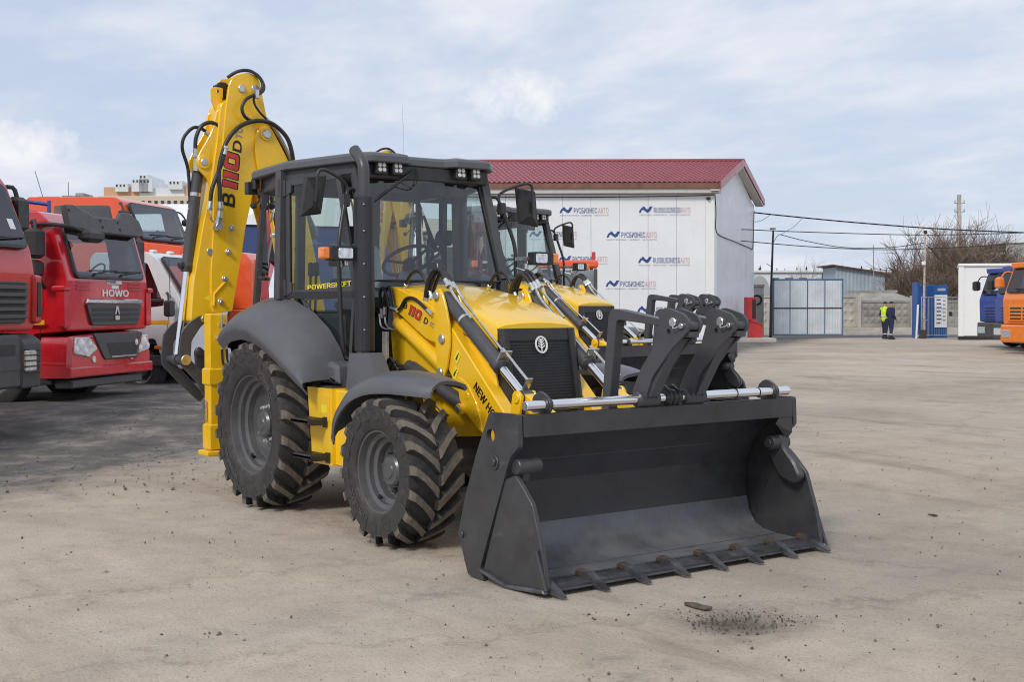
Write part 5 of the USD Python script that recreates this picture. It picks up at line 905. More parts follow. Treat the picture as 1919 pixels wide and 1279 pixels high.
# ---------------------------------------------------------------- things along the far side of the yard
mat('cabinet_red', (0.50, 0.022, 0.03), 0.4, var=0.1, dust=.2)
mat('concrete', (0.42, 0.39, 0.34), 0.9, var=0.22, vs=1.3, bump=0.3, bs=14)
mat('concrete_dark', (0.30, 0.285, 0.25), 0.9, var=0.35, vs=0.9, bump=0.3, bs=14)
mat('gate_sheet', (0.55, 0.60, 0.64), 0.45, var=0.12, vs=1.6)
mat('gate_blue', (0.10, 0.15, 0.26), 0.5, var=0.2, vs=4)
mat('booth_blue', (0.012, 0.085, 0.30), 0.42, var=0.14, vs=2)
mat('rusty_white', (0.42, 0.34, 0.29), 0.7, var=0.45, vs=9)
mat('galvanised', (0.38, 0.39, 0.40), 0.45, metal=0.5, var=0.2)
mat('navy_cloth', (0.018, 0.024, 0.06), 0.85, var=0.15)
mat('hivis', (0.55, 0.78, 0.02), 0.6, var=0.06)
mat('skin', (0.45, 0.26, 0.19), 0.55)
mat('reflective', (0.62, 0.63, 0.62), 0.35)
mat('bark', (0.155, 0.115, 0.085), 0.9, var=0.3, vs=3)
mat('twig', (0.190, 0.145, 0.110), 0.9, var=0.35, vs=0.6)
mat('shed_sheet', (0.34, 0.40, 0.45), 0.5, var=0.12, vs=0.8)
mat('warehouse_white', (0.66, 0.68, 0.69), 0.5, var=0.04, vs=0.3)
mat('warehouse_grey', (0.36, 0.37, 0.37), 0.6, var=0.1, vs=0.3)
mat('window_dark', (0.05, 0.06, 0.075), 0.12)
mat('brick_cream', (0.62, 0.52, 0.38), 0.8, var=0.05)
mat('brick_orange', (0.56, 0.33, 0.20), 0.8, var=0.06)
mat('forest', (0.030, 0.040, 0.034), 0.95, var=0.3, vs=0.05)
def ybox(r0, r1, d0, d1, z0, z1, bev=.01):
    m = bx(r0, r1, d0, d1, z0, z1, bev); v = m[0]; return np.array(CAM * [1, 1, 0] + v[:, :1] * RH + v[:, 1:2] * FH + v[:, 2:] * [0, 0, 1]), m[1][:, ::-1] if np.dot(np.cross(RH, FH), [0, 0, 1]) < 0 else m[1]
def yprism(poly, d0, d1, bev=.005, holes=()):      # outline in (right, up), thickness away from the viewer
    v, f = prism(poly, d0, d1, 'y', bev, holes); return CAM * [1, 1, 0] + v[:, :1] * RH + v[:, 1:2] * FH + v[:, 2:] * np.array([0, 0, 1.0]), f
Y = yard
t = thing('fire_cabinet', 'tall red fire cabinet against the shaded end wall of the white building', 'cabinet')
part(t, 'case', ybox(10.38, 10.86, 56.8, 57.2, 1.05, 2.10), 'cabinet_red'); part(t, 'door', ybox(10.42, 10.66, 56.77, 56.798, 1.10, 2.05), 'cabinet_red'); part(t, 'niche', ybox(10.68, 10.83, 56.77, 56.797, 1.15, 2.0), 'black_plastic')
t = thing('sand_box', 'low red sand box below the fire cabinet by the gate', 'box')
part(t, 'bin', yprism([(10.52, .30), (10.52, .95), (10.62, 1.04), (10.98, .92), (11.08, .80), (11.08, .30)], 56.55, 57.1), 'cabinet_red'); part(t, 'lid', yprism([(10.50, .95), (10.61, 1.06), (11.0, .935), (11.10, .80), (11.06, .80), (10.98, .90), (10.62, 1.02)], 56.5, 57.15, .002), 'cabinet_red')
single('loading_kerb', cat(ybox(9.6, 11.5, 55.6, 58.5, .02, .30, .03)), 'concrete', 'low concrete kerb under the red box beside the building', 'kerb')
t = thing('low_wall', 'short cream wall between the building corner and the gate lamp post', 'wall')
part(t, 'wall_face', ybox(11.4, 12.45, 63.2, 63.5, 0, 2.65), 'soffit'); part(t, 'coping', ybox(11.38, 12.47, 63.1, 63.6, 2.651, 2.78), 'rusty_white')
part(t, 'ladder', cat(ybox(12.05, 12.08, 63.12, 63.16, .3, 2.3), ybox(12.36, 12.39, 63.12, 63.16, .3, 2.3), *[ybox(12.08, 12.36, 63.13, 63.15, .4 + .14 * q, .43 + .14 * q, 0) for q in range(14)]), 'galvanised')
th = np.arange(25) / 24 * 2 * np.pi
single('cable_coil', cat(*[tube([Y(12.05 + (.20 + .02 * q) * math.cos(a_), 62.95 - .03 * q, 2.0 + (.20 + .02 * q) * math.sin(a_)) for a_ in th], .025, 6, 0) for q in range(3)]), 'cable_black', 'black coil of cable hanging beside the gate lamp post', 'cable')
# gate
t = thing('sheet_metal_gate', 'grey corrugated metal gate leaf in a blue frame', 'gate')
fr_ = cat(ybox(12.63, 16.06, 61.96, 62.04, 2.93, 3.02), ybox(12.63, 16.02, 61.96, 62.04, 1.57, 1.63), ybox(12.63, 16.0, 61.96, 62.04, .28, .34), ybox(12.63, 12.70, 61.96, 62.04, .28, 3.02), ybox(15.97, 16.06, 61.96, 62.04, .28, 3.02), *[ybox(r - .02, r + .02, 61.97, 62.03, .3, 3.0) for r in (13.48, 14.33, 15.17)])
part(t, 'gate_frame', fr_, 'gate_blue')
part(t, 'cross_rail', ybox(12.70, 15.97, 61.93, 61.958, 1.56, 1.62), 'rust')
for z0, z1 in ((.34, 1.57), (1.63, 2.93)):
    for r0, r1 in ((12.70, 13.46), (13.50, 14.31), (14.35, 15.15), (15.19, 15.97)):
        q = np.arange(r0, r1 + .001, .0325); w = np.array([0, .018, .018, 0])[np.arange(len(q)) % 4]; n = len(q)
        V = np.array([Y(r, 61.955 - h, z0) for r, h in zip(q, w)] + [Y(r, 61.955 - h, z1) for r, h in zip(q, w)]); i = np.arange(n - 1)
        part(t, 'gate_panel', cat((V, np.stack([i, i + 1, i + 1 + n, i + n], 1))), 'gate_sheet', False)
def pole(name, label, catg, pts, r, m, extra=()):
    t = thing(name, label, catg); part(t, 'pole', tube(pts, r, 10, 0), m)
    for nm, me, mm in extra: part(t, nm, me, mm)
    return t
pole('lamp_post', 'thin dark lamp post at the left end of the grey gate', 'lamp post', [Y(12.50, 61.8, 0), Y(12.53, 61.8, 2.7), Y(12.62, 61.8, 5.35)], [.075, .06, .045], 'black_frame', [('lamp_head', cat(bx(-.11, .11, -.08, .08, -.05, .05, .02)) and xf(bx(-.12, .12, -.08, .08, -.05, .05, .02), None, Y(12.58, 61.7, 5.43)), 'galvanised'), ('bracket', tube([Y(12.55, 61.8, 3.6), Y(12.30, 61.8, 3.75)], .015, 6, 0), 'black_frame'), ('strut', tube([Y(12.62, 61.8, 4.75), Y(12.75, 61.8, 5.0), Y(12.9, 61.8, 5.15)], .015, 6, 0), 'black_frame')])
pole('gate_post', 'tall rusty white steel post beside the blue booth', 'post', [Y(19.66, 61.0, 0), Y(19.66, 61.0, 2.4), Y(19.70, 61.0, 5.15)], [.075, .06, .04], 'rusty_white', [('base_block', ybox(19.48, 19.74, 60.9, 61.2, 0, .55), 'rust'), ('floodlight', xf(bx(-.08, .08, -.05, .05, -.09, .09, .02), None, Y(19.60, 60.9, 3.72)), 'trim_white'), ('finial', xf(bx(-.06, .06, -.06, .06, -.08, .08, .02), None, Y(19.70, 61.0, 5.2)), 'black_frame')])
single('short_post', tube([Y(19.42, 61.4, 0), Y(19.50, 61.4, 1.75)], .05, 8, 0), 'trim_white', 'short white post leaning close by the rusty gate post', 'post')
# booth, notice and mesh wicket
t = thing('gate_booth', 'blue sheet-metal gate booth carrying a white notice', 'booth')
part(t, 'front_wall', ybox(20.05, 21.45, 63.0, 63.6, .02, 2.72), 'booth_blue'); part(t, 'side_wall', ybox(19.93, 20.045, 62.9, 63.7, .1, 2.85), 'booth_blue'); part(t, 'cladding', cat(*[ybox(20.1 + .07 * q, 20.13 + .07 * q, 62.975, 62.998, .1, 2.65, .002) for q in range(10)]), 'booth_blue', kind='stuff')
nb_ = part(t, 'notice', ybox(20.80, 21.42, 62.93, 62.97, .62, 2.22), 'trim_white')
for q in range(7): part(nb_, 'notice_line', ybox(20.90, 21.10 + .02 * (q % 3), 62.925, 62.929, 1.95 - .19 * q, 2.02 - .19 * q, 0), 'print_navy', False)
for q in range(6): part(nb_, 'notice_line', ybox(21.2, 21.34, 62.925, 62.929, 1.9 - .19 * q, 1.97 - .19 * q, 0), 'decal_grey', False)
part(t, 'name_strip', ybox(20.95, 21.35, 62.965, 62.999, 2.42, 2.55), 'print_grey')
t = thing('wicket_gate', 'grey tubular wicket gate of mesh in front of the blue booth', 'gate')
part(t, 'gate_frame', cat(*[tube([Y(r0, 62.3, z0), Y(r1, 62.3, z1)], .022, 6, 0) for r0, z0, r1, z1 in ((19.95, .25, 19.95, 2.15), (20.28, .2, 20.28, 2.15), (22.2, .2, 22.2, 2.1), (19.95, 2.13, 22.2, 2.08), (19.95, .27, 22.2, .22), (19.95, 1.0, 20.28, 1.0), (19.6, .05, 19.95, .35))]), 'galvanised')
part(t, 'mesh_bars', cat(*[tube([Y(20.34 + .085 * q, 62.3, .22), Y(20.34 + .085 * q, 62.3, 2.1)], .006, 4, 0) for q in range(22)]), 'galvanised', kind='stuff')
part(t, 'lock_box', ybox(21.28, 21.42, 62.2, 62.27, 1.18, 1.4), 'black_plastic')
# concrete fence of cast panels
t = thing('concrete_fence', 'weathered concrete panel fence behind the gate and the two people', 'fence')
def fence_panel(r0, r1, dd, zt, kind):
    m = [ybox(r0 + .02, r1 - .02, dd, dd + .12, .45, zt)]
    m += [ybox(r0 + .02, r1 - .02, dd - .05, dd - .001, .45, .62), ybox(r0 + .02, r1 - .02, dd - .05, dd - .001, zt - .12, zt), ybox(r0 + .02, r0 + .16, dd - .05, dd - .001, .621, zt - .121), ybox(r1 - .16, r1 - .02, dd - .05, dd - .001, .621, zt - .121)]
    nx, nz = (int((r1 - r0 - .36) / .36), 3)
    for i in range(nx):
        for j in range(nz):
            cx, cz = r0 + .2 + (r1 - r0 - .4) * (i + .5) / nx, .66 + (zt - .82) * (j + .5) / nz; hx, hz = (r1 - r0 - .4) / nx * .46, (zt - .82) / nz * .44
            c4 = [(-1, -1), (1, -1), (1, 1), (-1, 1)] if kind else [(-1, 0), (0, -1), (1, 0), (0, 1)]
            V = np.array([Y(cx + a_ * hx, dd - .002, cz + b_ * hz) for a_, b_ in c4] + [Y(cx, dd - .07, cz)]); m.append((V, np.array([[0, 1, 4], [1, 2, 4], [2, 3, 4], [3, 0, 4]])))
    part(t, 'fence_panel', cat(*m), 'concrete_dark' if kind else 'concrete', False)
rr_ = 10.9
for q in range(6):
    fence_panel(rr_ + 3.15 * q, rr_ + 3.15 * q + 3.1, 75.0, 2.32 if q < 3 else 2.02, q >= 3)
    part(t, 'fence_post', ybox(rr_ + 3.15 * q - .12, rr_ + 3.15 * q + .10, 74.86, 75.2, 0, 2.3), 'concrete', False)
part(t, 'fence_footing', ybox(10.6, 30, 74.8, 75.3, 0, .44), 'concrete', False)
single('roadside_kerb', ybox(14, 24, 73.6, 73.9, .0, .22), 'concrete', 'long pale kerb along the road below the concrete fence', 'kerb')
mat('asphalt', (0.075, 0.075, 0.08), 0.85, var=0.15, vs=0.8, bump=0.2)
_gz = float(ground_z(*yard(18, 68)[:2]))
struct('road', (np.array([Y(10.5, 64.5, _gz + .012), Y(30, 64.5, _gz + .012), Y(30, 73.6, _gz + .012), Y(10.5, 73.6, _gz + .012)]), np.array([[0, 1, 2], [0, 2, 3]])), 'asphalt', smooth=False)
t = thing('brick_lean_to', 'low roof of grey slate peeping over the concrete fence', 'roof')
part(t, 'roof_sheet', loft([[Y(21.2, 77, 2.05), Y(24.4, 77, 2.05), Y(24.4, 77, 2.0), Y(21.2, 77, 2.0)], [Y(21.2, 78.2, 2.50), Y(23.4, 78.2, 2.50), Y(23.4, 78.2, 2.45), Y(21.2, 78.2, 2.45)]]), 'concrete_dark', False)
part(t, 'ridge_board', ybox(20.6, 23.6, 78.3, 78.5, 2.50, 2.66), 'concrete_dark')
# shed and white cabin
def corr(r0, r1, dd, zf0, zf1, step, amp, m, nm, tt):
    q = np.arange(r0, r1 + 1e-6, step / 4); w = np.array([0, amp, amp, 0])[np.arange(len(q)) % 4]; n = len(q); f = (q - r0) / (r1 - r0)
    V = np.array([Y(r, dd - h, 1.8) for r, h in zip(q, w)] + [Y(r, dd - h, zf0 + (zf1 - zf0) * g) for r, h, g in zip(q, w, f)]); i = np.arange(n - 1)
    part(tt, nm, cat((V, np.stack([i, i + 1, i + 1 + n, i + n], 1))), m, False)
t = thing('sheet_metal_shed', 'blue-grey corrugated shed with a sloping roof beyond the concrete fence', 'shed')
corr(24.05, 27.7, 95, 4.66, 4.12, .28, .03, 'shed_sheet', 'front_wall', t); part(t, 'back', yprism([(24.08, 0), (27.68, 0), (27.68, 4.08), (24.08, 4.62)], 95.01, 99, .0), 'shed_sheet', False)
part(t, 'roof_edge', loft([[Y(23.7, 94.6, 4.80), Y(28.3, 94.6, 4.10), Y(28.3, 94.6, 4.02), Y(23.7, 94.6, 4.72)], [Y(23.7, 99.5, 4.80), Y(28.3, 99.5, 4.10), Y(28.3, 99.5, 4.02), Y(23.7, 99.5, 4.72)]]), 'fascia_brown', False)
pole('thin_mast', 'thin grey mast standing before the blue-grey shed', 'mast', [Y(24.95, 88, 0), Y(24.85, 88, 5.9)], [.05, .03], 'galvanised', [('cross_piece', tube([Y(24.72, 88, 5.4), Y(24.98, 88, 5.4)], .012, 6, 0), 'galvanised')])
t = thing('white_cabin', 'plain white container cabin on a black base at the right', 'cabin')
yplan = lambda p, z0, z1, b: (lambda m: (CAM * [1, 1, 0] + m[0][:, :1] * RH + m[0][:, 1:2] * FH + m[0][:, 2:] * np.array([0, 0, 1.0]), m[1]))(prism(p, z0, z1, 'z', b))
part(t, 'body', yplan([(20.28, 58), (26.5, 58), (27.6, 61.5), (21.45, 61.5)], .30, 3.46, .03), 'trim_white'); part(t, 'base', yplan([(20.24, 57.94), (26.5, 57.94), (27.5, 61.4), (21.4, 61.4)], .06, .29, .01), 'black_frame')
part(t, 'corner_post', ybox(20.24, 20.48, 57.95, 57.998, .30, 3.47, .015), 'trim_white'); part(t, 'roof_edge', yplan([(20.2, 57.9), (26.5, 57.9), (27.6, 61.6), (21.42, 61.6)], 3.47, 3.60, .03), 'trim_white')
single('cabin_slab', ybox(19.95, 26.5, 57.2, 61.8, .0, .05, .01), 'concrete', 'pale concrete slab under the white cabin', 'slab')
# people at the gate
import manifold3d as m3
def person(loc, face, label, vest, lean=0.0, stride=.12):
    P = thing('person', label, 'person', loc, face)
    J = dict(hip=(0, 0, .93), chest=(.0, 0, 1.28), neck=(.01, 0, 1.46), head=(.03, 0, 1.60))
    for s in (-1, 1):
        J[f'sh{s}'] = (0, s * .19, 1.40); J[f'el{s}'] = (-.03, s * .25, 1.13); J[f'wr{s}'] = (.10, s * .22, .95); J[f'ha{s}'] = (.16, s * .19, .90)
        J[f'th{s}'] = (0, s * .09, .90); J[f'kn{s}'] = (.03 + s * stride * .4, s * .10, .49); J[f'an{s}'] = (s * stride, s * .11, .09)
    def ball(c_, r): v = m3.Manifold.sphere(r, 16); return v.translate(tuple(float(x) for x in c_))
    def bone(a_, b_, ra, rb): return m3.Manifold.batch_hull([ball(a_, ra), ball(b_, rb)])
    def solid(g): 
        o = m3.Manifold.batch_boolean([bone(J[a_], J[b_], ra + g, rb + g) for a_, b_, ra, rb in BONES], m3.OpType.Add).refine_to_length(.04).to_mesh()
        q = trimesh.Trimesh(o.vert_properties[:, :3], o.tri_verts); trimesh.smoothing.filter_taubin(q, iterations=6); return tm(q)
    hd = [('neck', 'head', .055, .085)]; J['crown'] = (.02, 0, 1.655); J['chin'] = (.075, 0, 1.545); hd += [('head', 'crown', .085, .088), ('head', 'chin', .07, .05)]
    arms, legs = [], []
    for s in (-1, 1):
        arms += [(f'sh{s}', f'el{s}', .06, .047), (f'el{s}', f'wr{s}', .045, .033)]
        legs += [(f'th{s}', f'kn{s}', .092, .062), (f'kn{s}', f'an{s}', .062, .045)]
    hands = [(f'wr{s}', f'ha{s}', .032, .036) for s in (-1, 1)]; tor = [('hip', 'chest', .125, .14), ('chest', 'neck', .13, .06), ('sh-1', 'sh1', .065, .065)]
    BONES = hd + arms + legs + hands + tor; part(P, 'body', solid(0), 'skin', True)
    for s in (-1, 1):
        h0, h1 = np.array(J[f'wr{s}']), np.array(J[f'ha{s}']); d_ = (h1 - h0) / np.linalg.norm(h1 - h0)
        part(P, 'fingers', cat(*[tube([h1 + [0, (k - 1.5) * .018, 0], h1 + d_ * .04 + [0, (k - 1.5) * .019, -.01], h1 + d_ * .06 + [-.01, (k - 1.5) * .018, -.04]], .009, 6, 3) for k in range(4)], tube([h0 + d_ * .02 + [0, -s * .03, 0], h0 + d_ * .06 + [.01, -s * .05, -.01]], .010, 6, 0)), 'skin')
    BONES = arms + legs + tor; part(P, 'overalls', solid(.016), 'navy_cloth', True)
    part(P, 'nose', bx(.11, .135, -.012, .012, 1.575, 1.605, .005), 'skin'); part(P, 'ears', cat(*[xf(bx(-.012, .02, -.008, .008, -.025, .025, .005), None, (.02, s * .09, 1.60)) for s in (-1, 1)]), 'skin')
    part(P, 'cap', cat(lathe([(0, .0), (.06, -.012), (.092, -.05), (.098, -.10)], (.02, 0, 1.765), (0, 0, 1), 18), prism(rounded([(.08, -.07), (.18, -.05), (.18, .05), (.08, .07)], .03), 1.665, 1.675, 'z', .002)), 'navy_cloth')
    for s in (-1, 1):
        a_ = np.array(J[f'an{s}']); part(P, 'boot', xf(cat(prism(rounded([(-.09, 0), (.19, 0), (.19, .05), (.10, .09), (.05, .13), (-.08, .13)], .02), -.05, .05, 'y', .015)), None, (a_[0], a_[1], 0)), 'black_plastic')
        k0, k1 = np.array(J[f'kn{s}']), np.array(J[f'an{s}']); part(P, 'leg_stripe', cyl(k0 + (k1 - k0) * .60, k0 + (k1 - k0) * .72, .078, 16, .002, .072), 'reflective')
    if vest:
        BONES = [('hip', 'chest', .135, .152), ('chest', 'neck', .14, .075), ('sh-1', 'sh1', .066, .066)]; part(P, 'hi_vis_vest', solid(.024), 'hivis', True); part(P, 'vest_band', lathe([(.165, -.03), (.185, -.03), (.185, .03), (.165, .03)], (0, 0, 1.08), (0, 0, 1), 24), 'reflective')
    return P
def heading(r, d): w = r * RH + d * FH; return math.atan2(w[1], w[0])
zp = lambda r, d: float(ground_z(*yard(r, d)[:2]))
person(Y(17.60, 59.4, zp(17.60, 59.4)), heading(1.0, .35), 'person in dark blue overalls and cap walking past the fence', False)
person(Y(17.58, 60.3, zp(17.58, 60.3)), heading(.9, .5), 'person in a yellow-green safety vest half hidden behind the other walker', True, stride=.06)
# ---------------------------------------------------------------- trees, poles, wires, far buildings
def bare_tree(name, label, r, d, h, spread, n_stem, depth, seed, z0=0.0, group=None, dens=1.0, r0=.05):
    g = np.random.default_rng(seed); t = thing(name, label, 'tree', group=group); trunk, tw = [], []
    def grow(p, dir_, L, rad, lev):
        m = 3; pts = [p]
        for k in range(m):
            dir_ = dir_ + g.normal(0, .10, 3) + np.array([0, 0, .05]); dir_ = dir_ / np.linalg.norm(dir_); pts.append(pts[-1] + dir_ * L / m)
        rr = [rad, rad * .8, rad * .7, rad * .55]
        (trunk if lev == 0 else tw).append(tube(pts, rr, 5 if lev < 2 else 3, 0))
        if lev >= depth: return
        for _ in range(int(round((4 if lev < 2 else 3.4) * dens + g.random()))):
            f = g.uniform(.25, 1.0); i = min(int(f * m), m - 1); q = pts[i] + (pts[i + 1] - pts[i]) * (f * m - i)
            a = g.uniform(0, 6.28); side = frame_of(dir_); nd = dir_ * g.uniform(.55, .95) + (math.cos(a) * side[0] + math.sin(a) * side[1]) * g.uniform(.35, .75)
            grow(q, nd / np.linalg.norm(nd), L * g.uniform(.45, .72), rad * .56, lev + 1)
    for _ in range(n_stem):
        a = g.uniform(0, 6.28); sp = g.uniform(0, spread); dv = np.array([math.cos(a) * sp, math.sin(a) * sp, 1.0]); dv /= np.linalg.norm(dv)
        grow(Y(r + g.normal(0, .25 * spread), d + g.normal(0, .25 * spread), z0), dv, h * g.uniform(.5, .68), r0, 0)
    part(t, 'trunk', cat(*trunk), 'bark', 30); part(t, 'branches', cat(*tw), 'twig', 30, kind='stuff')
willow = [(26.5, 84, 4.6), (27.8, 86, 6.7), (29.3, 84, 5.8), (30.9, 87, 6.9), (32.4, 85, 5.8), (33.9, 87, 5.0), (27.0, 82, 3.2), (31.4, 82, 3.9)]
tl_ = ['leftmost low bare willow of the thicket beyond the fence', 'tall bare willow at the left peak of the thicket', 'bare willow in the middle of the thicket beyond the fence', 'tall bare willow beside the utility pole', 'bare willow just right of the utility pole', 'rightmost bare willow before the grey warehouse', 'short bushy willow hanging over the blue-grey shed side', 'short bushy willow showing above the white cabin']
for q, (r, d, h) in enumerate(willow): bare_tree('bare_willow', tl_[q], r, d, h, .6, 10, 3, 40 + q, .2, 'bare willows beyond the concrete fence', 1.42, .07)
bare_tree('bare_tree', 'small bare tree far off, left of the two beyond the gate', 27.0, 120, 5.6, .3, 2, 4, 61, 0, 'two small bare trees beyond the gate')
bare_tree('bare_tree', 'small bare tree far off, right of the two beyond the gate', 29.2, 120, 6.3, .3, 2, 4, 62, 0, 'two small bare trees beyond the gate')
pole('utility_pole', 'concrete utility pole with cross pegs rising behind the willows', 'utility pole', [Y(31.45, 90, 0), Y(31.42, 90, 9.5)], [.20, .15], 'concrete', [('insulator_arm', cat(*[tube([Y(31.05, 89.9, z), Y(31.8, 89.9, z)], .03, 6, 0) for z in (8.3, 8.9)], *[cyl(Y(r, 89.9, z), Y(r, 89.9, z + .2), .04, 8) for z in (8.3, 8.9) for r in (31.1, 31.75)]), 'galvanised')])
def wire(label, pts, r=.018):
    single('overhead_cable', tube(pts, r, 6, 8), 'cable_black', label, 'cable')
wire('thick bundled cable sagging from the red roof corner to the right edge', [Y(11.2, 61, 6.20), Y(13.2, 61, 5.98), Y(16.5, 61, 5.66), Y(20.5, 61, 5.35), Y(24.8, 61, 5.15)], .034)
wire('straight middle cable passing just over the lamp post to the right', [Y(10.4, 58, 5.18), Y(14.0, 60, 5.16), Y(19.7, 61, 5.07), Y(25.0, 62, 5.22)], .022)
wire('lowest long cable below the lamp post head', [Y(10.4, 58, 4.66), Y(14.0, 60, 4.48), Y(17.5, 61, 4.38), Y(21, 61.5, 4.48), Y(25.0, 62, 4.70)], .022)
wire('cable drooping from the lamp post to the rusty gate post', [Y(12.9, 61.7, 5.16), Y(14.2, 61.6, 4.82), Y(16, 61.4, 4.50), Y(18.0, 61.2, 4.48), Y(19.7, 61, 4.70)], .020)
wire('pale slanting cable from the rusty gate post down to the white cabin', [Y(19.75, 61, 4.6), Y(20.7, 61, 3.7), Y(21.9, 60, 3.1)], .02)
wire('thin drop wire between the cable bundle and the lamp post', [Y(13.9, 61.3, 5.90), Y(13.5, 61.3, 5.5), Y(12.9, 61.3, 5.15)], .010)
wire('loose loop of wire under the red roof corner', [Y(11.3, 61, 6.1), Y(11.5, 61, 5.75), Y(11.9, 61, 5.78), Y(12.3, 61, 6.05)], .012)
wire('thin steep wire hanging in front of the willows', [Y(22.3, 61.5, 5.3), Y(22.1, 61.5, 4.4), Y(21.9, 61.5, 3.65)], .012)
t = thing('grey_warehouse', 'grey corrugated warehouse behind the willows at the right edge', 'warehouse')
corr(42.4, 60, 110, 7.1, 7.1, .5, .04, 'warehouse_grey', 'upper_wall', t); part(t, 'lower_wall', ybox(42.6, 60, 110.1, 130, 0, 6.2), 'concrete_dark', False); part(t, 'roof', ybox(42.3, 60, 109.9, 131, 7.11, 7.35), 'warehouse_white', False)
t = thing('arched_hangar', 'small dark arched hangar end just right of the white building', 'hangar')
aa = np.linspace(0, np.pi, 15); part(t, 'shell', loft([[Y(19.4 + 1.0 * math.cos(a_), dd, 1.0 + 3.1 * math.sin(a_) ** .8) for a_ in aa] for dd in (100, 112)]), 'warehouse_grey', 30)
def far_block(name, label, r0, r1, d, z1, m, wins, roof=None):
    t = thing(name, label, 'warehouse'); part(t, 'wall', ybox(r0, r1, d, d + 12, 0, z1), m, False)
    for (a0, a1, b0, b1) in wins: part(t, 'window', ybox(a0, a1, d - .1, d - .02, b0, b1, 0), 'window_dark', False)
    if roof: part(t, 'roof', ybox(r0 - .3, r1 + .3, d - .4, d + 12.4, z1 + .01, z1 + roof, .05), 'warehouse_white', False)
far_block('white_warehouse', 'long low white warehouse far beyond the gate', 38.0, 48.5, 200, 7.0, 'warehouse_white', [(40.5 + 2.2 * q, 41.7 + 2.2 * q, 5.6, 6.2) for q in range(3)], .4)
far_block('white_warehouse', 'white warehouse with red windows far behind the blue-grey shed', 49.0, 58.0, 200, 6.9, 'warehouse_white', [(49.5 + 1.1 * q, 50.2 + 1.1 * q, 4.3, 5.2) for q in range(6)], .4)
gf = np.random.default_rng(5); cones = []
for q in range(520):
    r, d = gf.uniform(60, 190), gf.uniform(470, 560); h = gf.uniform(11, 17.5); w = h * gf.uniform(.16, .30)
    m_ = lathe([(0, h), (w * .35, h * .72), (w * .7, h * .42), (w, h * .12), (w * .3, 0)], Y(r, d, 0), (0, 0, 1), 6); cones.append(m_)
struct('forest', cat(*cones), 'forest', 'stuff', False)
# left background: tent, flats
mat('tent_white', (0.80, 0.81, 0.82), 0.6, var=0.03)
mat('tent_navy', (0.030, 0.055, 0.17), 0.6, var=0.10)
t = thing('marquee', 'large marquee tent with white roof and navy walls behind the trucks', 'tent')
part(t, 'roof', loft([[Y(-19, 45, 4.45), Y(-9.3, 45, 4.45), Y(-9.3, 50, 5.75), Y(-19, 50, 5.75)], [Y(-19, 45, 4.40), Y(-9.3, 45, 4.40), Y(-9.3, 50, 5.70), Y(-19, 50, 5.70)]]), 'tent_white', False)
part(t, 'front_wall', ybox(-18.9, -8.95, 45.1, 45.2, 0, 4.39), 'tent_navy', False); part(t, 'end_wall', yprism([(-9.6, 0), (-2.0, 0), (-2.0, 4.3), (-6.2, 6.1), (-9.6, 4.55)], 44.6, 44.8, .01), 'tent_navy', False)
part(t, 'end_roof', loft([[Y(-9.8, 44.5, 4.60), Y(-6.2, 44.5, 6.25), Y(-1.8, 44.5, 4.4)], [Y(-9.8, 60, 4.60), Y(-6.2, 60, 6.25), Y(-1.8, 60, 4.4)]]), 'tent_white', False)
t = thing('flat_blocks', 'group of pale and orange apartment roofs on the left skyline', 'building')
def ab(r0, r1, z0, z1, m, nm, d0=300, dd=14): return part(t, nm, ybox(r0, r1, d0, d0 + dd, z0, z1, .05), m, False)
w_ = ab(-96, -74, 0, 27.9, 'brick_cream', 'block', 298, 10); ab(-95.4, -87.2, 27.92, 30.2, 'brick_orange', 'upper_storey'); ab(-87.1, -76.5, 27.92, 29.9, 'warehouse_white', 'upper_storey'); ab(-76.4, -73.5, 27.92, 30.6, 'brick_orange', 'upper_storey')
for r0, r1, z1 in ((-88.6, -83.8, 32.0), (-80, -76.8, 31.6), (-74.6, -70, 32.3), (-92.5, -89.5, 31.0), (-86.9, -84.7, 33.0)):
    h = ab(r0, r1, 29.0 if r1 < -80 else 29.5, z1, 'warehouse_white', 'roof_hut', 299)
    for q in range(int((r1 - r0) / .85)): part(h, 'vent', ybox(r0 + .3 + .85 * q, r0 + .65 + .85 * q, 298.9, 298.98, z1 - .8, z1 - .3, 0), 'window_dark', False)
for q in range(14): part(w_, 'window', ybox(-95 + 1.5 * q, -94.3 + 1.5 * q, 297.85, 297.98, 25.6, 26.8, 0), 'window_dark', False)
ab(-70, -60, 0, 30.5, 'warehouse_white', 'block', 310); ab(-69.5, -64, 30.52, 32.8, 'brick_orange', 'upper_storey', 310)
t = thing('grey_works_roof', 'low grey factory roof with vents on the far left skyline', 'roof')
part(t, 'wall', ybox(-60, -47, 150, 165, 0, 13.7), 'warehouse_grey', False)
for r0, r1, z1 in ((-55.6, -53.2, 14.9), (-52.8, -50.6, 15.0), (-58.5, -57.6, 14.3), (-51.2, -50.3, 15.3)): part(t, 'roof_hut', ybox(r0, r1, 150.5, 154, 13.71, z1), 'concrete_dark', False)
part(t, 'aerial', tube([Y(-52.2, 151, 15), Y(-52.2, 151, 16.6)], .04, 4, 0), 'cable_black')

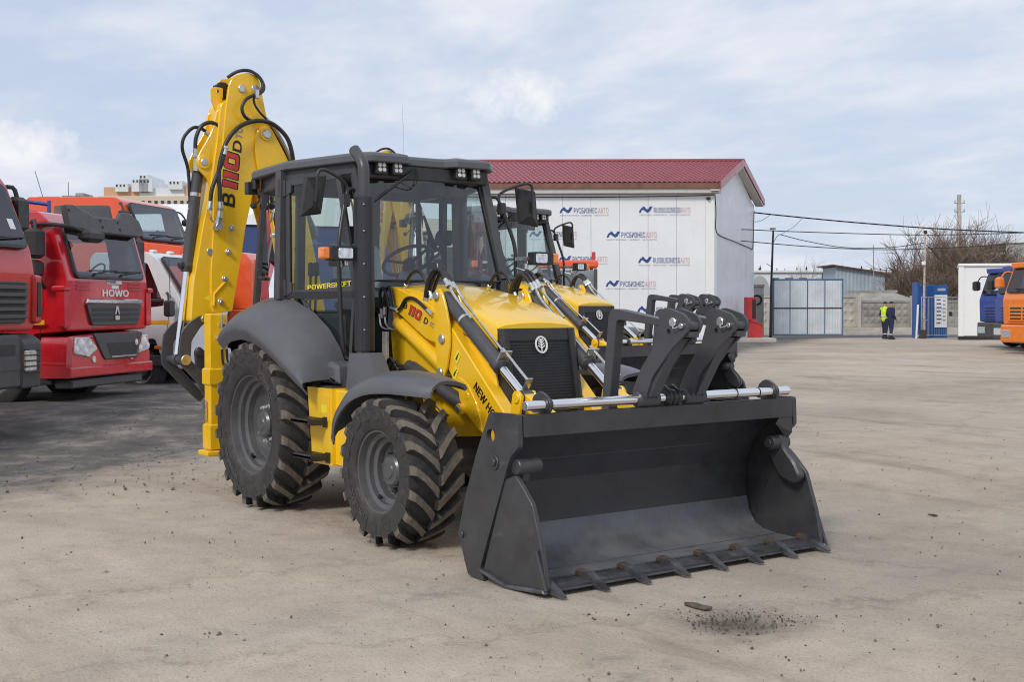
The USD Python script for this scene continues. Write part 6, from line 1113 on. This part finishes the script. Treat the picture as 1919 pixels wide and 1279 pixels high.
# ---------------------------------------------------------------- trucks
mat('truck_red', (0.50, 0.008, 0.016), 0.22, coat=1.0, var=0.05, dust=.06)
mat('truck_red_dull', (0.46, 0.022, 0.022), 0.3, coat=.6, var=0.05, dust=.12)
mat('truck_orange', (0.72, 0.085, 0.015), 0.28, coat=.8, var=0.05, dust=.06)
mat('truck_orange_right', (0.80, 0.20, 0.012), 0.28, coat=.8, var=0.05, dust=.1)
mat('truck_blue', (0.008, 0.036, 0.25), 0.25, coat=1.0, var=0.05, dust=.05)
mat('truck_white', (0.66, 0.67, 0.68), 0.28, coat=.8, var=0.03, dust=.1)
mat('truck_grey', (0.055, 0.057, 0.06), 0.5, var=0.1, dust=.2)
mat('cab_inside', (0.20, 0.22, 0.23), 0.7, var=0.3, vs=1.5)
mat('reflector_yellow', (0.80, 0.38, 0.01), 0.4)
def truck_wheel(T, x, y, R, W, s, up=0.0):
    o = -1 if s < 0 else 1
    ty = part(T, 'tyre', lathe([(R * .56, -.42 * W), (R * .62, -.5 * W), (R * .9, -.5 * W), (R * .985, -.42 * W), (R, -.1 * W), (R, .1 * W), (R * .985, .42 * W), (R * .9, .5 * W), (R * .62, .5 * W), (R * .56, .42 * W), (R * .56, -.42 * W)], (x, y, R + up), (0, 1, 0), 36), 'rubber', 35)
    part(T, 'rim', lathe([(R * .58, o * .42 * W), (R * .5, o * .36 * W), (R * .46, o * .05 * W), (R * .3, o * .02 * W), (R * .26, o * .30 * W), (R * .15, o * .34 * W), (0.001, o * .34 * W)], (x, y, R + up), (0, 1, 0), 30), 'rim_paint', 35)
def truck(name, label, catg, loc, rz, col, prof, hw, ws, side_win, wheels, body_back, ws_hw=None, group=None, up=0.0):
    """cab-over truck: prof is the cab's outline from the side (x forward, z up); ws = ((x, z) bottom, (x, z) top) of the windscreen"""
    T = thing(name, label, catg, loc, rz, group)
    P = rounded(prof, .05, 3); P = P if _area(P) > 0 else P[::-1]; rows = []
    for y, ins in ((-hw, .018), (-hw + .02, .004), (-hw + .12, 0), (hw - .12, 0), (hw - .02, .004), (hw, .018)): rows.append([(x, y, z) for x, z in inset(P, ins)])
    V, F = loft(rows, cap=False); import mapbox_earcut
    n = len(P); tri = mapbox_earcut.triangulate_float64(np.ascontiguousarray(inset(P, .018)), np.array([n])).reshape(-1, 3).astype(int)
    F = np.vstack([F[:, ::-1], tri[:, ::-1], tri + 5 * n]) ; tm_ = trimesh.Trimesh(V, F, process=True); tm_.update_faces(tm_.nondegenerate_faces()); trimesh.repair.fix_normals(tm_)
    try:
        def man(m): m = trimesh.Trimesh(*m); trimesh.repair.fix_normals(m); return m3.Manifold(m3.Mesh(np.asarray(m.vertices, np.float32), np.asarray(m.faces, np.uint32)))
        tm_.merge_vertices(); wq = ws_hw or hw - .16; (xb_, zb_), (xt_, zt_) = ws
        body = man(tm(tm_)); assert body.volume() > 0
        cut = man(prism([(xb_ + .3, zb_ + .02), (xt_ + .3, zt_ - .01), (-1.75, zt_ - .01), (-1.75, zb_ - .25), (xb_ - .45, zb_ - .25), (xb_ - .40, zb_ + .02)], -wq, wq, 'y', 0))
        if side_win: cut = cut + man(prism(rounded(side_win, .05, 2), -2, 2, 'y', 0))
        o_ = (body - cut).to_mesh(); cab_mesh = (o_.vert_properties[:, :3], o_.tri_verts)
    except Exception as e_: print('CUT FAILED', name, label[:20], repr(e_)[:200], tm_.is_watertight, tm_.volume); cab_mesh = tm(tm_)
    cb = part(T, 'cab', cab_mesh, col, 30)
    (xb, zb), (xt, zt) = ws; wi = (ws_hw or hw - .16) - .01
    part(cb, 'lining', cat(bx(-1.748, -1.70, -wi, wi, zb - .24, zt - .02, 0), bx(-1.69, xt - .02, -wi, wi, zt - .05, zt - .015, 0)), 'cab_inside', False)
    part(cb, 'dashboard', prism(rounded([(xb - .06, zb - .2), (xb - .05, zb + .05), (xb - .32, zb + .09), (xb - .42, zb - .2)], .03), -wi, wi, 'y', .01), 'cab_inside', False)
    for y_ in (-.55 * wi, .55 * wi): part(cb, 'seat', cat(bx(-1.5, -1.0, y_ - .25, y_ + .25, zb - .24, zb - .02, .05), xf(bx(-.07, .07, -.24, .24, 0, .62, .05), None, (-1.50, y_, zb - .05)), xf(bx(-.05, .05, -.13, .13, 0, .16, .04), None, (-1.52, y_, zb + .54))), 'seat_fabric')
    part(cb, 'steering_wheel', cat(tube([(xb - .55 + .12 * math.sin(a_), .5 * wi + .22 * math.cos(a_), zb + .06 + .18 * math.sin(a_)) for a_ in np.arange(21) / 20 * 2 * np.pi], .016, 6, 0), tube([(xb - .38, .5 * wi, zb - .05), (xb - .55, .5 * wi, zb + .06)], .03, 6, 0), tube([(xb - .55, .5 * wi - .22, zb + .06), (xb - .55, .5 * wi + .22, zb + .06)], .014, 6, 0)), 'black_plastic')
    (xb, zb), (xt, zt) = ws; ey = np.array([xt - xb, 0, zt - zb]); H = np.linalg.norm(ey); ey /= H; ez = np.cross([0, 1, 0], ey); ez = ez if ez[0] > 0 else -ez; w = ws_hw or hw - .16
    def face(poly, d0, d1, b=.004): return basis(prism(poly, d0, d1, 'z', b), (xb, 0, zb), (0, 1, 0), ey, ez)
    part(T, 'windscreen_seal', basis(prism(rrect(-w - .03, w + .03, -.03, H + .03, .10), -.02, .024, 'z', 0, [rrect(-w + .035, w - .035, .035, H - .03, .08)]), (xb, 0, zb), (0, 1, 0), ey, ez), 'black_plastic', False)
    scr = part(T, 'windscreen', basis((np.c_[rrect(-w, w, 0, H, .09), np.full(20, .027)], trimesh.creation.triangulate_polygon(shapely.Polygon(rrect(-w, w, 0, H, .09)), engine='earcut')[1]), (xb, 0, zb), (0, 1, 0), ey, ez), 'truck_glass', False)
    for y0 in (-w * .55, w * .25): part(T, 'wiper', cat(*[basis(tube([(y0, .01, .05), (y0 + w * .1, .05, .055), (y0 + w * .62, .10, .05)], .012, 6, 0), (xb, 0, zb), (0, 1, 0), ey, ez), basis(tube([(y0 - .1 * w, .085, .045), (y0 + w * .72, .105, .045)], .010, 6, 0), (xb, 0, zb), (0, 1, 0), ey, ez)]), 'black_plastic')
    if side_win:
        for s in (-1, 1):
            q = rounded(side_win, .05, 2); m_ = (_place(np.asarray(q), hw - .004, 'y'), trimesh.creation.triangulate_polygon(shapely.Polygon(q), engine='earcut')[1])
            part(T, 'side_window', m_ if s > 0 else mirror(m_), 'truck_glass', False)
            xs_ = [p_[0] for p_ in side_win]; seam = tube([(max(xs_) + .10, s * (hw + .001), max(p_[1] for p_ in side_win) + .05), (max(xs_) + .12, s * (hw + .001), 1.7), (max(xs_) + .05, s * (hw + .001), 1.15)], .006, 4, 0); part(T, 'door_seam', seam, 'black_plastic')
            part(T, 'door_handle', xf(bx(-.14, .14, -.02, .02, -.03, .03, .01), None, (max(xs_) - .15, s * (hw + .02), 1.72)), 'black_plastic')
    for x, R in wheels:
        for s in (-1, 1): truck_wheel(T, x, s * (hw - .22), R, .32, s, up)
    part(T, 'chassis', cat(bx(-7.0, -.4, -.42, .42, .55, .95, .02), bx(-1.9, -.3, -hw + .1, hw - .1, .9, 1.15, .02)), 'truck_grey')
    if body_back: part(T, 'load_bed', bx(-7.0, -2.4, -hw, hw, 1.15, body_back, .04), col)
    return T, face, H, w
MATS['screen_glass'] = usdkit.material(stage, '/World/Looks/screen_glass', {'tc': ('texture_coordinate', {}), 'n': ('noise_texture', {'scale': 1.3, 'detail': 2.0}), 'r': ('rgb_ramp', {'ramp': [(0.35, (0.035, 0.045, 0.05)), (0.5, (0.10, 0.125, 0.14)), (0.65, (0.20, 0.24, 0.26))]}), 'p': ('principled_bsdf', {'roughness': 0.04, 'ior': 1.7, 'specular_ior_level': 0.8})}, [('tc.object', 'n.vector'), ('n.fac', 'r.fac'), ('r.color', 'p.base_color')], surface='p.BSDF')
TRF = np.array([.98, -.19]); TRZ = math.atan2(*(TRF[0] * RH + TRF[1] * FH)[[1, 0]])
def tmirror(T, y, x, z, w, h, s): part(T, 'mirror', cat(bx(x - .10, x + .02, y - w / 2, y + w / 2, z - h / 2, z + h / 2, .03), tube([(x - .05, y, z + h / 2), (x - .25, y - s * .1, z + h / 2 + .08), (x - .4, y - s * .3, z + h / 2 + .02)], .025, 8, 3)), 'black_plastic')
# red truck with grey visor
loc = yard(-6.38, 20.25, 0.03)
prof = [(0.0, 1.30), (.02, 2.10), (-.20, 2.88), (-.45, 3.10), (-1.9, 3.14), (-2.1, 3.05), (-2.1, 1.0), (-1.85, .95), (-.9, .98), (-.62, .90), (-.55, 1.25)]
T, face, H, w = truck('truck', 'glossy red truck with dark grey sun visor, second from the left edge', 'truck', loc, TRZ, 'truck_red', prof, 1.26, ((.035, 2.13), (-.17, 2.86)), [(-.50, 2.12), (-.62, 2.78), (-1.45, 2.80), (-1.45, 2.08)], [(-1.25, .50), (-5.6, .50)], 2.2, 1.05, up=.14)
vs_ = [(-1.20, -.02), (-1.26, .33), (-1.0, .35), (-.35, .20), (.45, .22), (.55, .33), (.85, .34), (1.15, .24), (1.30, .02), (1.12, -.05), (-.45, -.05), (-.9, -.02)]
part(T, 'sun_visor', basis(prism(rounded(vs_, .04, 2), .0, .10, 'z', .02), (-.10, 0, 2.86), (0, .945, 0), (-.12, 0, .99), (.99, 0, .12)), 'truck_grey')
part(T, 'visor_bolt', cat(*[basis(cyl((y, z, .10), (y, z, .112), .022, 10), (-.10, 0, 2.86), (0, 1, 0), (-.12, 0, .99), (.99, 0, .12)) for y, z in ((-.2, .15), (-.15, .05), (.35, .15), (.4, .04), (-1.1, .25))]), 'black_plastic')
SY = [.945]
fx = lambda poly, d0, d1, b=.01, x0=.0: basis(prism(poly, d0, d1, 'z', b), (x0, 0, 0), (0, SY[0], 0), (0, 0, 1), (1, 0, 0))
for y0 in (-1.08, .62): part(T, 'front_louvre', cat(*[fx(rounded([(y0, z), (y0 + .42, z), (y0 + .42, z + .018), (y0, z + .018)], .004), .0, .012, .003, .018) for z in (1.93, 1.98, 2.03)]), 'truck_red_dull', False)
gl_ = part(T, 'grille', fx(rounded([(-.80, 1.71), (1.08, 1.71), (.94, 1.38), (-.62, 1.38)], .05, 2), -.02, .035, .01, .01), 'truck_grey')
for z in (1.44, 1.52, 1.60): part(gl_, 'grille_slot', fx([(-.62, z), (.92, z), (.95, z + .05), (-.66, z + .05)], .034, .038, 0, .01), 'black_plastic', False)
part(T, 'chrome_strip', fx(rounded([(-.82, 1.72), (1.10, 1.72), (1.06, 1.79), (-.78, 1.79)], .02), 0, .05, .012, .01), 'chrome')
part(gl_, 'emblem', cat(fx([(.10, 1.46), (.24, 1.46), (.24, 1.53), (.10, 1.53)], .04, .055, .002, .01), fx([(.09, 1.55), (.14, 1.68), (.20, 1.68), (.25, 1.55), (.21, 1.55), (.17, 1.64), (.13, 1.55)], .04, .055, .002, .01)), 'chrome', False)
wtx = text_width('HOWO'); part(T, 'lettering', text('HOWO', .10, (.0150, -.26, 1.835), (0, 1, 0), (0, 0, 1), .86 / (wtx * .10), depth=.012), 'decal_white', False)
part(T, 'sticker', cat(fx([(-.1, 2.03), (.40, 2.03), (.40, 2.09), (-.1, 2.09)], 0, .004, 0, .0185), fx([(.06, 1.955), (.30, 1.955), (.30, 2.01), (.06, 2.01)], 0, .004, 0, .0175)), 'decal_white', False)
part(T, 'lettering', text('РУСБИЗНЕС', .042, (.0232, -.09, 2.04), (0, 1, 0), (0, 0, 1), .3 / (text_width('РУСБИЗНЕС') * .042)), 'print_navy', False)
bmp = [(-1.36, .60), (-1.37, .80), (-1.34, 1.10), (-1.30, 1.22), (-.60, 1.25), (1.0, 1.28), (1.30, 1.12), (1.36, .95), (1.37, .70), (.6, .62), (-.6, .60)]
part(T, 'bumper', fx(rounded(bmp, .05, 2), -.50, .06, .06), 'truck_red')
part(T, 'bumper_lip', fx([(-1.38, .60), (1.38, .60), (1.38, .76), (-1.38, .76)], -.48, .085, .02), 'truck_red')
di = part(T, 'lower_grille', fx(rounded([(-.68, 1.26), (1.02, 1.26), (.84, .84), (-.30, .84)], .06, 2), .05, .085, .012), 'truck_grey')
part(di, 'intake', fx(rounded([(-.26, 1.10), (.86, 1.10), (.76, .90), (-.12, .90)], .03), .084, .088, 0), 'black_plastic', False); part(di, 'chrome_lip', fx([(-.10, .865), (.74, .865), (.75, .89), (-.11, .89)], .085, .10, .004), 'chrome')
for s in (-1, 1):
    hl = [(-1.26, .96), (-1.22, 1.21), (-.76, 1.20), (-.52, 1.02), (-.72, .97), (-.78, .89)]; m_ = fx(rounded(hl, .03), .045, .085, .015); H_ = part(T, 'headlight', m_ if s < 0 else mirror(m_), 'lens_clear')
    for y, z, r_ in ((-1.0, 1.10, .085), (-1.13, 1.02, .06), (-.88, .99, .06), (-.74, 1.09, .05)): m_ = lathe([(0, .102), (r_ * .5, .10), (r_, .088), (r_ * 1.1, .08)], (0, y, z), (1, 0, 0), 18); part(H_, 'lamp', m_ if s < 0 else mirror(m_), 'led_white')
    m_ = cyl((.05, -.60, .86), (.075, -.60, .86), .055, 18); part(T, 'fog_lamp', m_ if s < 0 else mirror(m_), 'lens_clear')
    part(T, 'air_guide', (lambda m: m if s > 0 else mirror(m))(cat(bx(-.10, .03, 1.20, 1.37, 1.35, 1.95, .03), bx(-.16, .055, 1.22, 1.40, 1.90, 1.98, .02))), 'truck_red')
    part(T, 'side_marker', (lambda m: m if s > 0 else mirror(m))(bx(-.95, -.32, 1.331, 1.337, 1.40, 1.47, .001)), 'reflector_yellow')
    part(T, 'step_well', (lambda m: m if s > 0 else mirror(m))(cat(bx(-.72, -.25, 1.05, 1.30, .50, .56, .01), bx(-.72, -.30, 1.02, 1.05, .5, .95, .01))), 'black_plastic')
part(T, 'under_beam', fx(rounded([(-1.28, .44), (1.05, .44), (1.05, .57), (-1.28, .57)], .02), -.25, .05, .02), 'truck_grey')
part(T, 'visor_lamp', fx(rounded([(-1.14, 2.98), (-.82, 3.0), (-.62, 2.90), (-1.10, 2.86)], .04), -.10, -.045, .01), 'decal_white')
part(T, 'curb_mirror', cat(xf(bx(-.10, .10, -.22, .22, -.10, .10, .06), None, (.18, -.84, 2.74)), tube([(.12, -1.0, 2.80), (.05, -1.25, 2.86), (-.30, -1.32, 2.90), (-.5, -1.34, 2.86)], .032, 8, 4)), 'black_plastic')
for s in (-1, 1): part(T, 'mirror', (lambda m: m if s > 0 else mirror(m))(cat(bx(-.42, -.24, 1.42, 1.68, 2.38, 2.82, .05), bx(-.42, -.26, 1.42, 1.66, 2.10, 2.36, .05), tube([(-.32, 1.55, 2.80), (-.36, 1.50, 2.94), (-.5, 1.36, 2.92)], .03, 8, 3), tube([(-.32, 1.5, 2.12), (-.3, 1.40, 2.0), (-.3, 1.34, 1.95)], .03, 8, 3))), 'black_plastic')
# leftmost red truck, grey bumper
SY[0] = 1.0
loc = yard(-6.34, 15.05, 0.09)
prof = [(0.0, 1.30), (.03, 2.05), (-.02, 2.32), (-.34, 3.14), (-.50, 3.34), (-1.9, 3.38), (-2.1, 3.3), (-2.1, 1.0), (-.9, 1.0), (-.5, 1.28)]
T, face, H, w = truck('truck', 'red truck with dark grey plastic bumper cut by the left edge', 'truck', loc, TRZ, 'truck_red_dull', prof, 1.27, ((.01, 2.36), (-.31, 3.12)), [(-.50, 2.2), (-.66, 2.95), (-1.5, 2.95), (-1.5, 2.15)], [(-1.3, .52), (-5.4, .52)], 2.3, 1.10)
gl_ = part(T, 'grille', fx(rounded([(-1.02, 1.40), (1.02, 1.40), (1.10, 1.92), (-1.10, 1.92)], .06, 2), -.02, .045, .012, .01), 'truck_grey')
for q in range(5): part(gl_, 'grille_slat', fx([(-1.0, 1.46 + .09 * q), (1.0, 1.46 + .09 * q), (1.0, 1.51 + .09 * q), (-1.0, 1.51 + .09 * q)], .04, .085, .008, .01), 'truck_grey', False); part(gl_, 'grille_gap', fx([(-1.0, 1.512 + .09 * q), (1.0, 1.512 + .09 * q), (1.0, 1.545 + .09 * q), (-1.0, 1.545 + .09 * q)], .044, .048, 0, .01), 'black_plastic', False)
for s in (-1, 1):
    F_ = (lambda m: m if s > 0 else mirror(m))
    part(T, 'air_guide', F_(cat(prism(rounded([(.06, 1.40), (.07, 2.0), (-.12, 2.04), (-.16, 1.36)], .03), 1.20, 1.38, 'y', .03))), 'truck_red_dull'); part(T, 'air_slot', F_(bx(.05, .075, 1.25, 1.33, 1.48, 1.92, .004)), 'black_plastic')
    part(T, 'bumper_corner', F_(prism(rounded([(.10, .58), (.12, 1.18), (-.05, 1.27), (-.5, 1.27), (-.6, .62)], .05), .80, 1.29, 'y', .05)), 'truck_grey')
    lm = part(T, 'headlight', F_(fx(rounded([(.86, .80), (1.12, .80), (1.12, 1.06), (.86, 1.06)], .03), .10, .135, .012)), 'lens_clear'); part(lm, 'lamp_guard', F_(cat(*[tube([(.15, .82, z), (.165, 1.0, z), (.15, 1.18, z), (.02, 1.31, z)], .010, 6, 3) for z in (.79, .86, .93, 1.0, 1.07)])), 'black_plastic')
    part(T, 'mirror', F_(cat(bx(-.40, -.22, 1.32, 1.56, 2.58, 3.02, .05), tube([(-.3, 1.42, 3.0), (-.34, 1.38, 3.14), (-.5, 1.25, 3.12)], .03, 8, 3))), 'black_plastic')
part(T, 'bumper', fx(rounded([(-.82, .60), (.82, .60), (.82, 1.26), (-.82, 1.26)], .05), -.4, .10, .03), 'truck_grey'); [part(T, 'bumper_slot', fx(rounded([(y0, 1.0), (y0 + .5, 1.0), (y0 + .5, 1.14), (y0, 1.14)], .03), .098, .102, 0), 'black_plastic', False) for y0 in (.2, -.7)]
part(T, 'number_plate', fx([(.30, .82), (.80, .82), (.80, .92), (.30, .92)], .10, .106, .002), 'truck_grey'); part(T, 'screen_sticker', basis(bx(.86, .98, .22, .36, .031, .034, 0), (.01, 0, 2.36), (0, 1, 0), (-.388, 0, .92), (.92, 0, .388)), 'decal_white', False)
part(T, 'roof_beacon', cyl((-.8, 1.0, 3.38), (-.8, 1.0, 3.55), .05, 12), 'black_plastic')
# white light truck
loc = yard(-5.88, 24.55, 0.10)
prof = [(0.0, .70), (.02, 1.55), (-.05, 1.78), (-.48, 2.50), (-.68, 2.62), (-1.75, 2.62), (-1.85, 2.5), (-1.85, .75), (-1.3, .72), (-1.2, 1.0), (-.55, 1.0), (-.45, .70)]
T, face, H, w = truck('truck', 'white light truck parked between the red trucks and the yellow dipper arm', 'truck', loc, TRZ, 'truck_white', prof, 1.02, ((.005, 1.80), (-.45, 2.50)), [(-.35, 1.62), (-.68, 2.42), (-1.45, 2.42), (-1.45, 1.50)], [(-.88, .40), (-3.9, .40)], 2.1, .90)
for s in (-1, 1):
    F_ = (lambda m: m if s > 0 else mirror(m))
    part(T, 'side_stripe', F_(bx(-1.4, -.25, 1.021, 1.026, 1.28, 1.35, .001)), 'reflector_yellow'); part(T, 'turn_signal', F_(bx(-.55, -.38, 1.02, 1.04, .82, .88, .006)), 'lens_orange'); part(T, 'mirror', F_(cat(bx(-.20, -.08, 1.15, 1.35, 1.42, 1.72, .03), tube([(-.15, 1.25, 1.70), (-.2, 1.18, 1.85), (-.3, 1.03, 1.85)], .02, 6, 3))), 'black_plastic')
part(T, 'bumper', fx(rounded([(-1.03, .45), (1.03, .45), (1.03, .78), (-1.03, .78)], .04), -.3, .08, .03), 'truck_white'); part(T, 'sill', bx(-1.2, -.3, -1.0, 1.0, .50, .70, .02), 'truck_grey'); [part(T, 'roof_light', xf(bx(-.05, .05, -.07, .07, 0, .05, .02), None, (-.72, y, 2.62)), 'decal_white') for y in (-.7, 0, .7)]
# orange heavy truck with bonnet
loc = yard(-7.55, 27.9, 0.15)
prof = [(2.5, 1.50), (2.5, 2.50), (2.35, 2.66), (.02, 2.92), (-.05, 2.98), (-.34, 3.76), (-.50, 3.86), (-2.5, 3.90), (-2.6, 3.8), (-2.6, 1.3), (-.2, 1.3), (.3, 1.5)]
T, face, H, w = truck('truck', 'tall orange heavy truck with long bonnet standing behind the other trucks', 'truck', loc, TRZ, 'truck_orange', prof, 1.25, ((.005, 3.0), (-.28, 3.72)), [(-.45, 2.9), (-.62, 3.68), (-1.9, 3.70), (-1.9, 2.9)], [(.9, .62), (-3.5, .62)], 2.6, 1.08)
for s in (-1, 1):
    F_ = (lambda m: m if s > 0 else mirror(m))
    part(T, 'mirror', F_(cat(bx(-.25, -.12, 1.35, 1.60, 3.40, 3.55, .03), tube([(-.2, 1.45, 3.55), (-.3, 1.38, 3.70), (-.4, 1.25, 3.72)], .02, 6, 3))), 'black_plastic'); part(T, 'mudguard', F_(prism(rounded([(2.45, 1.0), (2.5, 1.5), (.0, 1.5), (.1, 1.0), (.35, 1.35), (1.5, 1.35)], .05), .75, 1.27, 'y', .03)), 'truck_orange'); part(T, 'bonnet_hole', F_(cat(*[cyl((1.85, 1.25, z), (1.85, 1.262, z), .07, 16) for z in (2.0, 2.35)])), 'black_plastic')
part(T, 'front_grille', basis(prism(rounded([(-1.1, 1.5), (1.1, 1.5), (.9, 2.6), (-.9, 2.6)], .08), 0, .06, 'z', .02), (2.5, 0, 0), (0, 1, 0), (0, 0, 1), (1, 0, 0)), 'truck_grey'); part(T, 'bumper', bx(2.2, 2.7, -1.25, 1.25, .85, 1.35, .05), 'truck_grey'); part(T, 'antenna', tube([(-2.3, -1.0, 3.9), (-2.42, -1.1, 4.45)], .007, 5, 0), 'black_plastic')
# white car-derived van and blue rack glimpsed between
t = thing('blue_rack', 'blue tubular rack showing above the leftmost truck', 'rack')
part(t, 'rack_frame', cat(*[tube([Y(r0, 24, z0), Y(r1, 24, z1)], .04, 6, 0) for r0, z0, r1, z1 in ((-9.6, 3.75, -8.65, 3.62), (-9.6, 3.55, -8.65, 3.45), (-9.6, 3.3, -8.65, 3.25), (-9.6, 0, -9.6, 3.8), (-8.66, 0, -8.66, 3.7), (-9.2, 3.2, -9.2, 3.75))]), 'truck_blue')
# trucks at the right edge, facing left
RTF = np.array([-.955, -.295]); RTZ = math.atan2(*(RTF[0] * RH + RTF[1] * FH)[[1, 0]])
def right_truck(label, r, d, col, bump_col, hz, grp=None):
    loc = yard(r, d, zp(r, d))
    prof = [(0.0, .95), (.03, 1.75), (-.04, 1.95), (-.36, 2.75), (-.52, 2.92), (-1.9, 2.98), (-2.0, 2.9), (-2.0, .95), (-.9, .95), (-.5, .9)]
    T, face, H, w = truck('truck', label, 'truck', loc, RTZ, col, prof, 1.25, ((-.005, 1.98), (-.32, 2.72)), [(-.45, 1.85), (-.66, 2.62), (-1.5, 2.62), (-1.5, 1.8)], [(-1.3, .50), (-5.5, .50)], 2.4, 1.08, grp)
    gl_ = part(T, 'grille', fx(rounded([(-.95, 1.05), (.95, 1.05), (1.0, 1.55), (-1.0, 1.55)], .05), -.02, .05, .012, .01), col)
    for q in range(4): part(gl_, 'grille_slot', cat(*[fx(rounded([(y0, 1.10 + .11 * q), (y0 + .52, 1.10 + .11 * q), (y0 + .52, 1.15 + .11 * q), (y0, 1.15 + .11 * q)], .015), .049, .054, 0, .01) for y0 in (-.85, -.26, .33)]), 'black_plastic', False)
    part(T, 'bumper', fx(rounded([(-1.27, .36), (1.27, .36), (1.27, .93), (-1.27, .93)], .06), -.55, .12, .05), bump_col)
    for s in (-1, 1):
        F_ = (lambda m: m if s > 0 else mirror(m)); part(T, 'headlight', F_(fx(rounded([(.78, .52), (1.16, .52), (1.16, .76), (.78, .76)], .03), .115, .14, .01)), 'lens_clear'); part(T, 'step', F_(bx(-.75, -.2, .95, 1.24, .40, .85, .03)), bump_col)
        part(T, 'mirror', F_(cat(bx(-.16, .02, 1.42, 1.66, 2.10, 2.46, .05), tube([(-.1, 1.5, 2.44), (-.2, 1.42, 2.62), (-.4, 1.24, 2.62)], .025, 6, 3))), 'black_plastic' if col != 'truck_orange_right' else 'truck_orange_right')
    part(T, 'sun_visor', fx([(-1.1, 2.74), (1.1, 2.74), (1.15, 2.92), (-1.15, 2.92)], -.40, -.18, .03), col); [part(T, 'marker_lamp', xf(bx(-.06, .06, -.07, .07, 0, .08, .02), None, (-.9, y, 2.97)), 'lens_orange') for y in (-.8, 0, .8)]
right_truck('blue truck farther back of the two at the right edge', 17.85, 46.6, 'truck_blue', 'truck_grey', 0)
right_truck('nearer blue truck squeezed between the other blue one and the orange truck', 17.30, 43.6, 'truck_blue', 'truck_grey', 0)
right_truck('bright orange truck half cut off by the right edge', 16.2, 40.0, 'truck_orange_right', 'truck_orange_right', 0)
# small orange machine glimpsed behind the second loader
t = thing('sweeper', 'small orange municipal vehicle glimpsed behind the second loader', 'vehicle', yard(1.35, 31.5, zp(1.35, 31.5)), RZ)
part(t, 'roof', bx(-.75, .72, -.9, .9, 2.46, 2.66, .05), 'truck_orange'); part(t, 'cab_post', cat(*[bx(x - .04, x + .04, y - .04, y + .04, 1.2, 2.45, .01) for x in (-.68, .66) for y in (-.82, .82)]), 'truck_grey'); part(t, 'window', bx(-.64, .62, -.83, -.81, 1.35, 2.42, 0), 'screen_glass', False)
part(t, 'body', bx(-.8, .8, -.9, 1.6, .55, 1.25, .06), 'truck_orange'); part(t, 'beacon', cyl((.62, -.7, 2.66), (.62, -.7, 2.86), .045, 12), 'lens_red'); part(t, 'water_tank', bx(-.5, .6, .95, 1.6, 1.26, 2.3, .08), 'truck_white')
for x in (-.7, .7):
    for y in (-.5, 1.1): part(t, 'wheel', cyl((x - .12, y, .38), (x + .12, y, .38), .38, 24, .04), 'rubber')
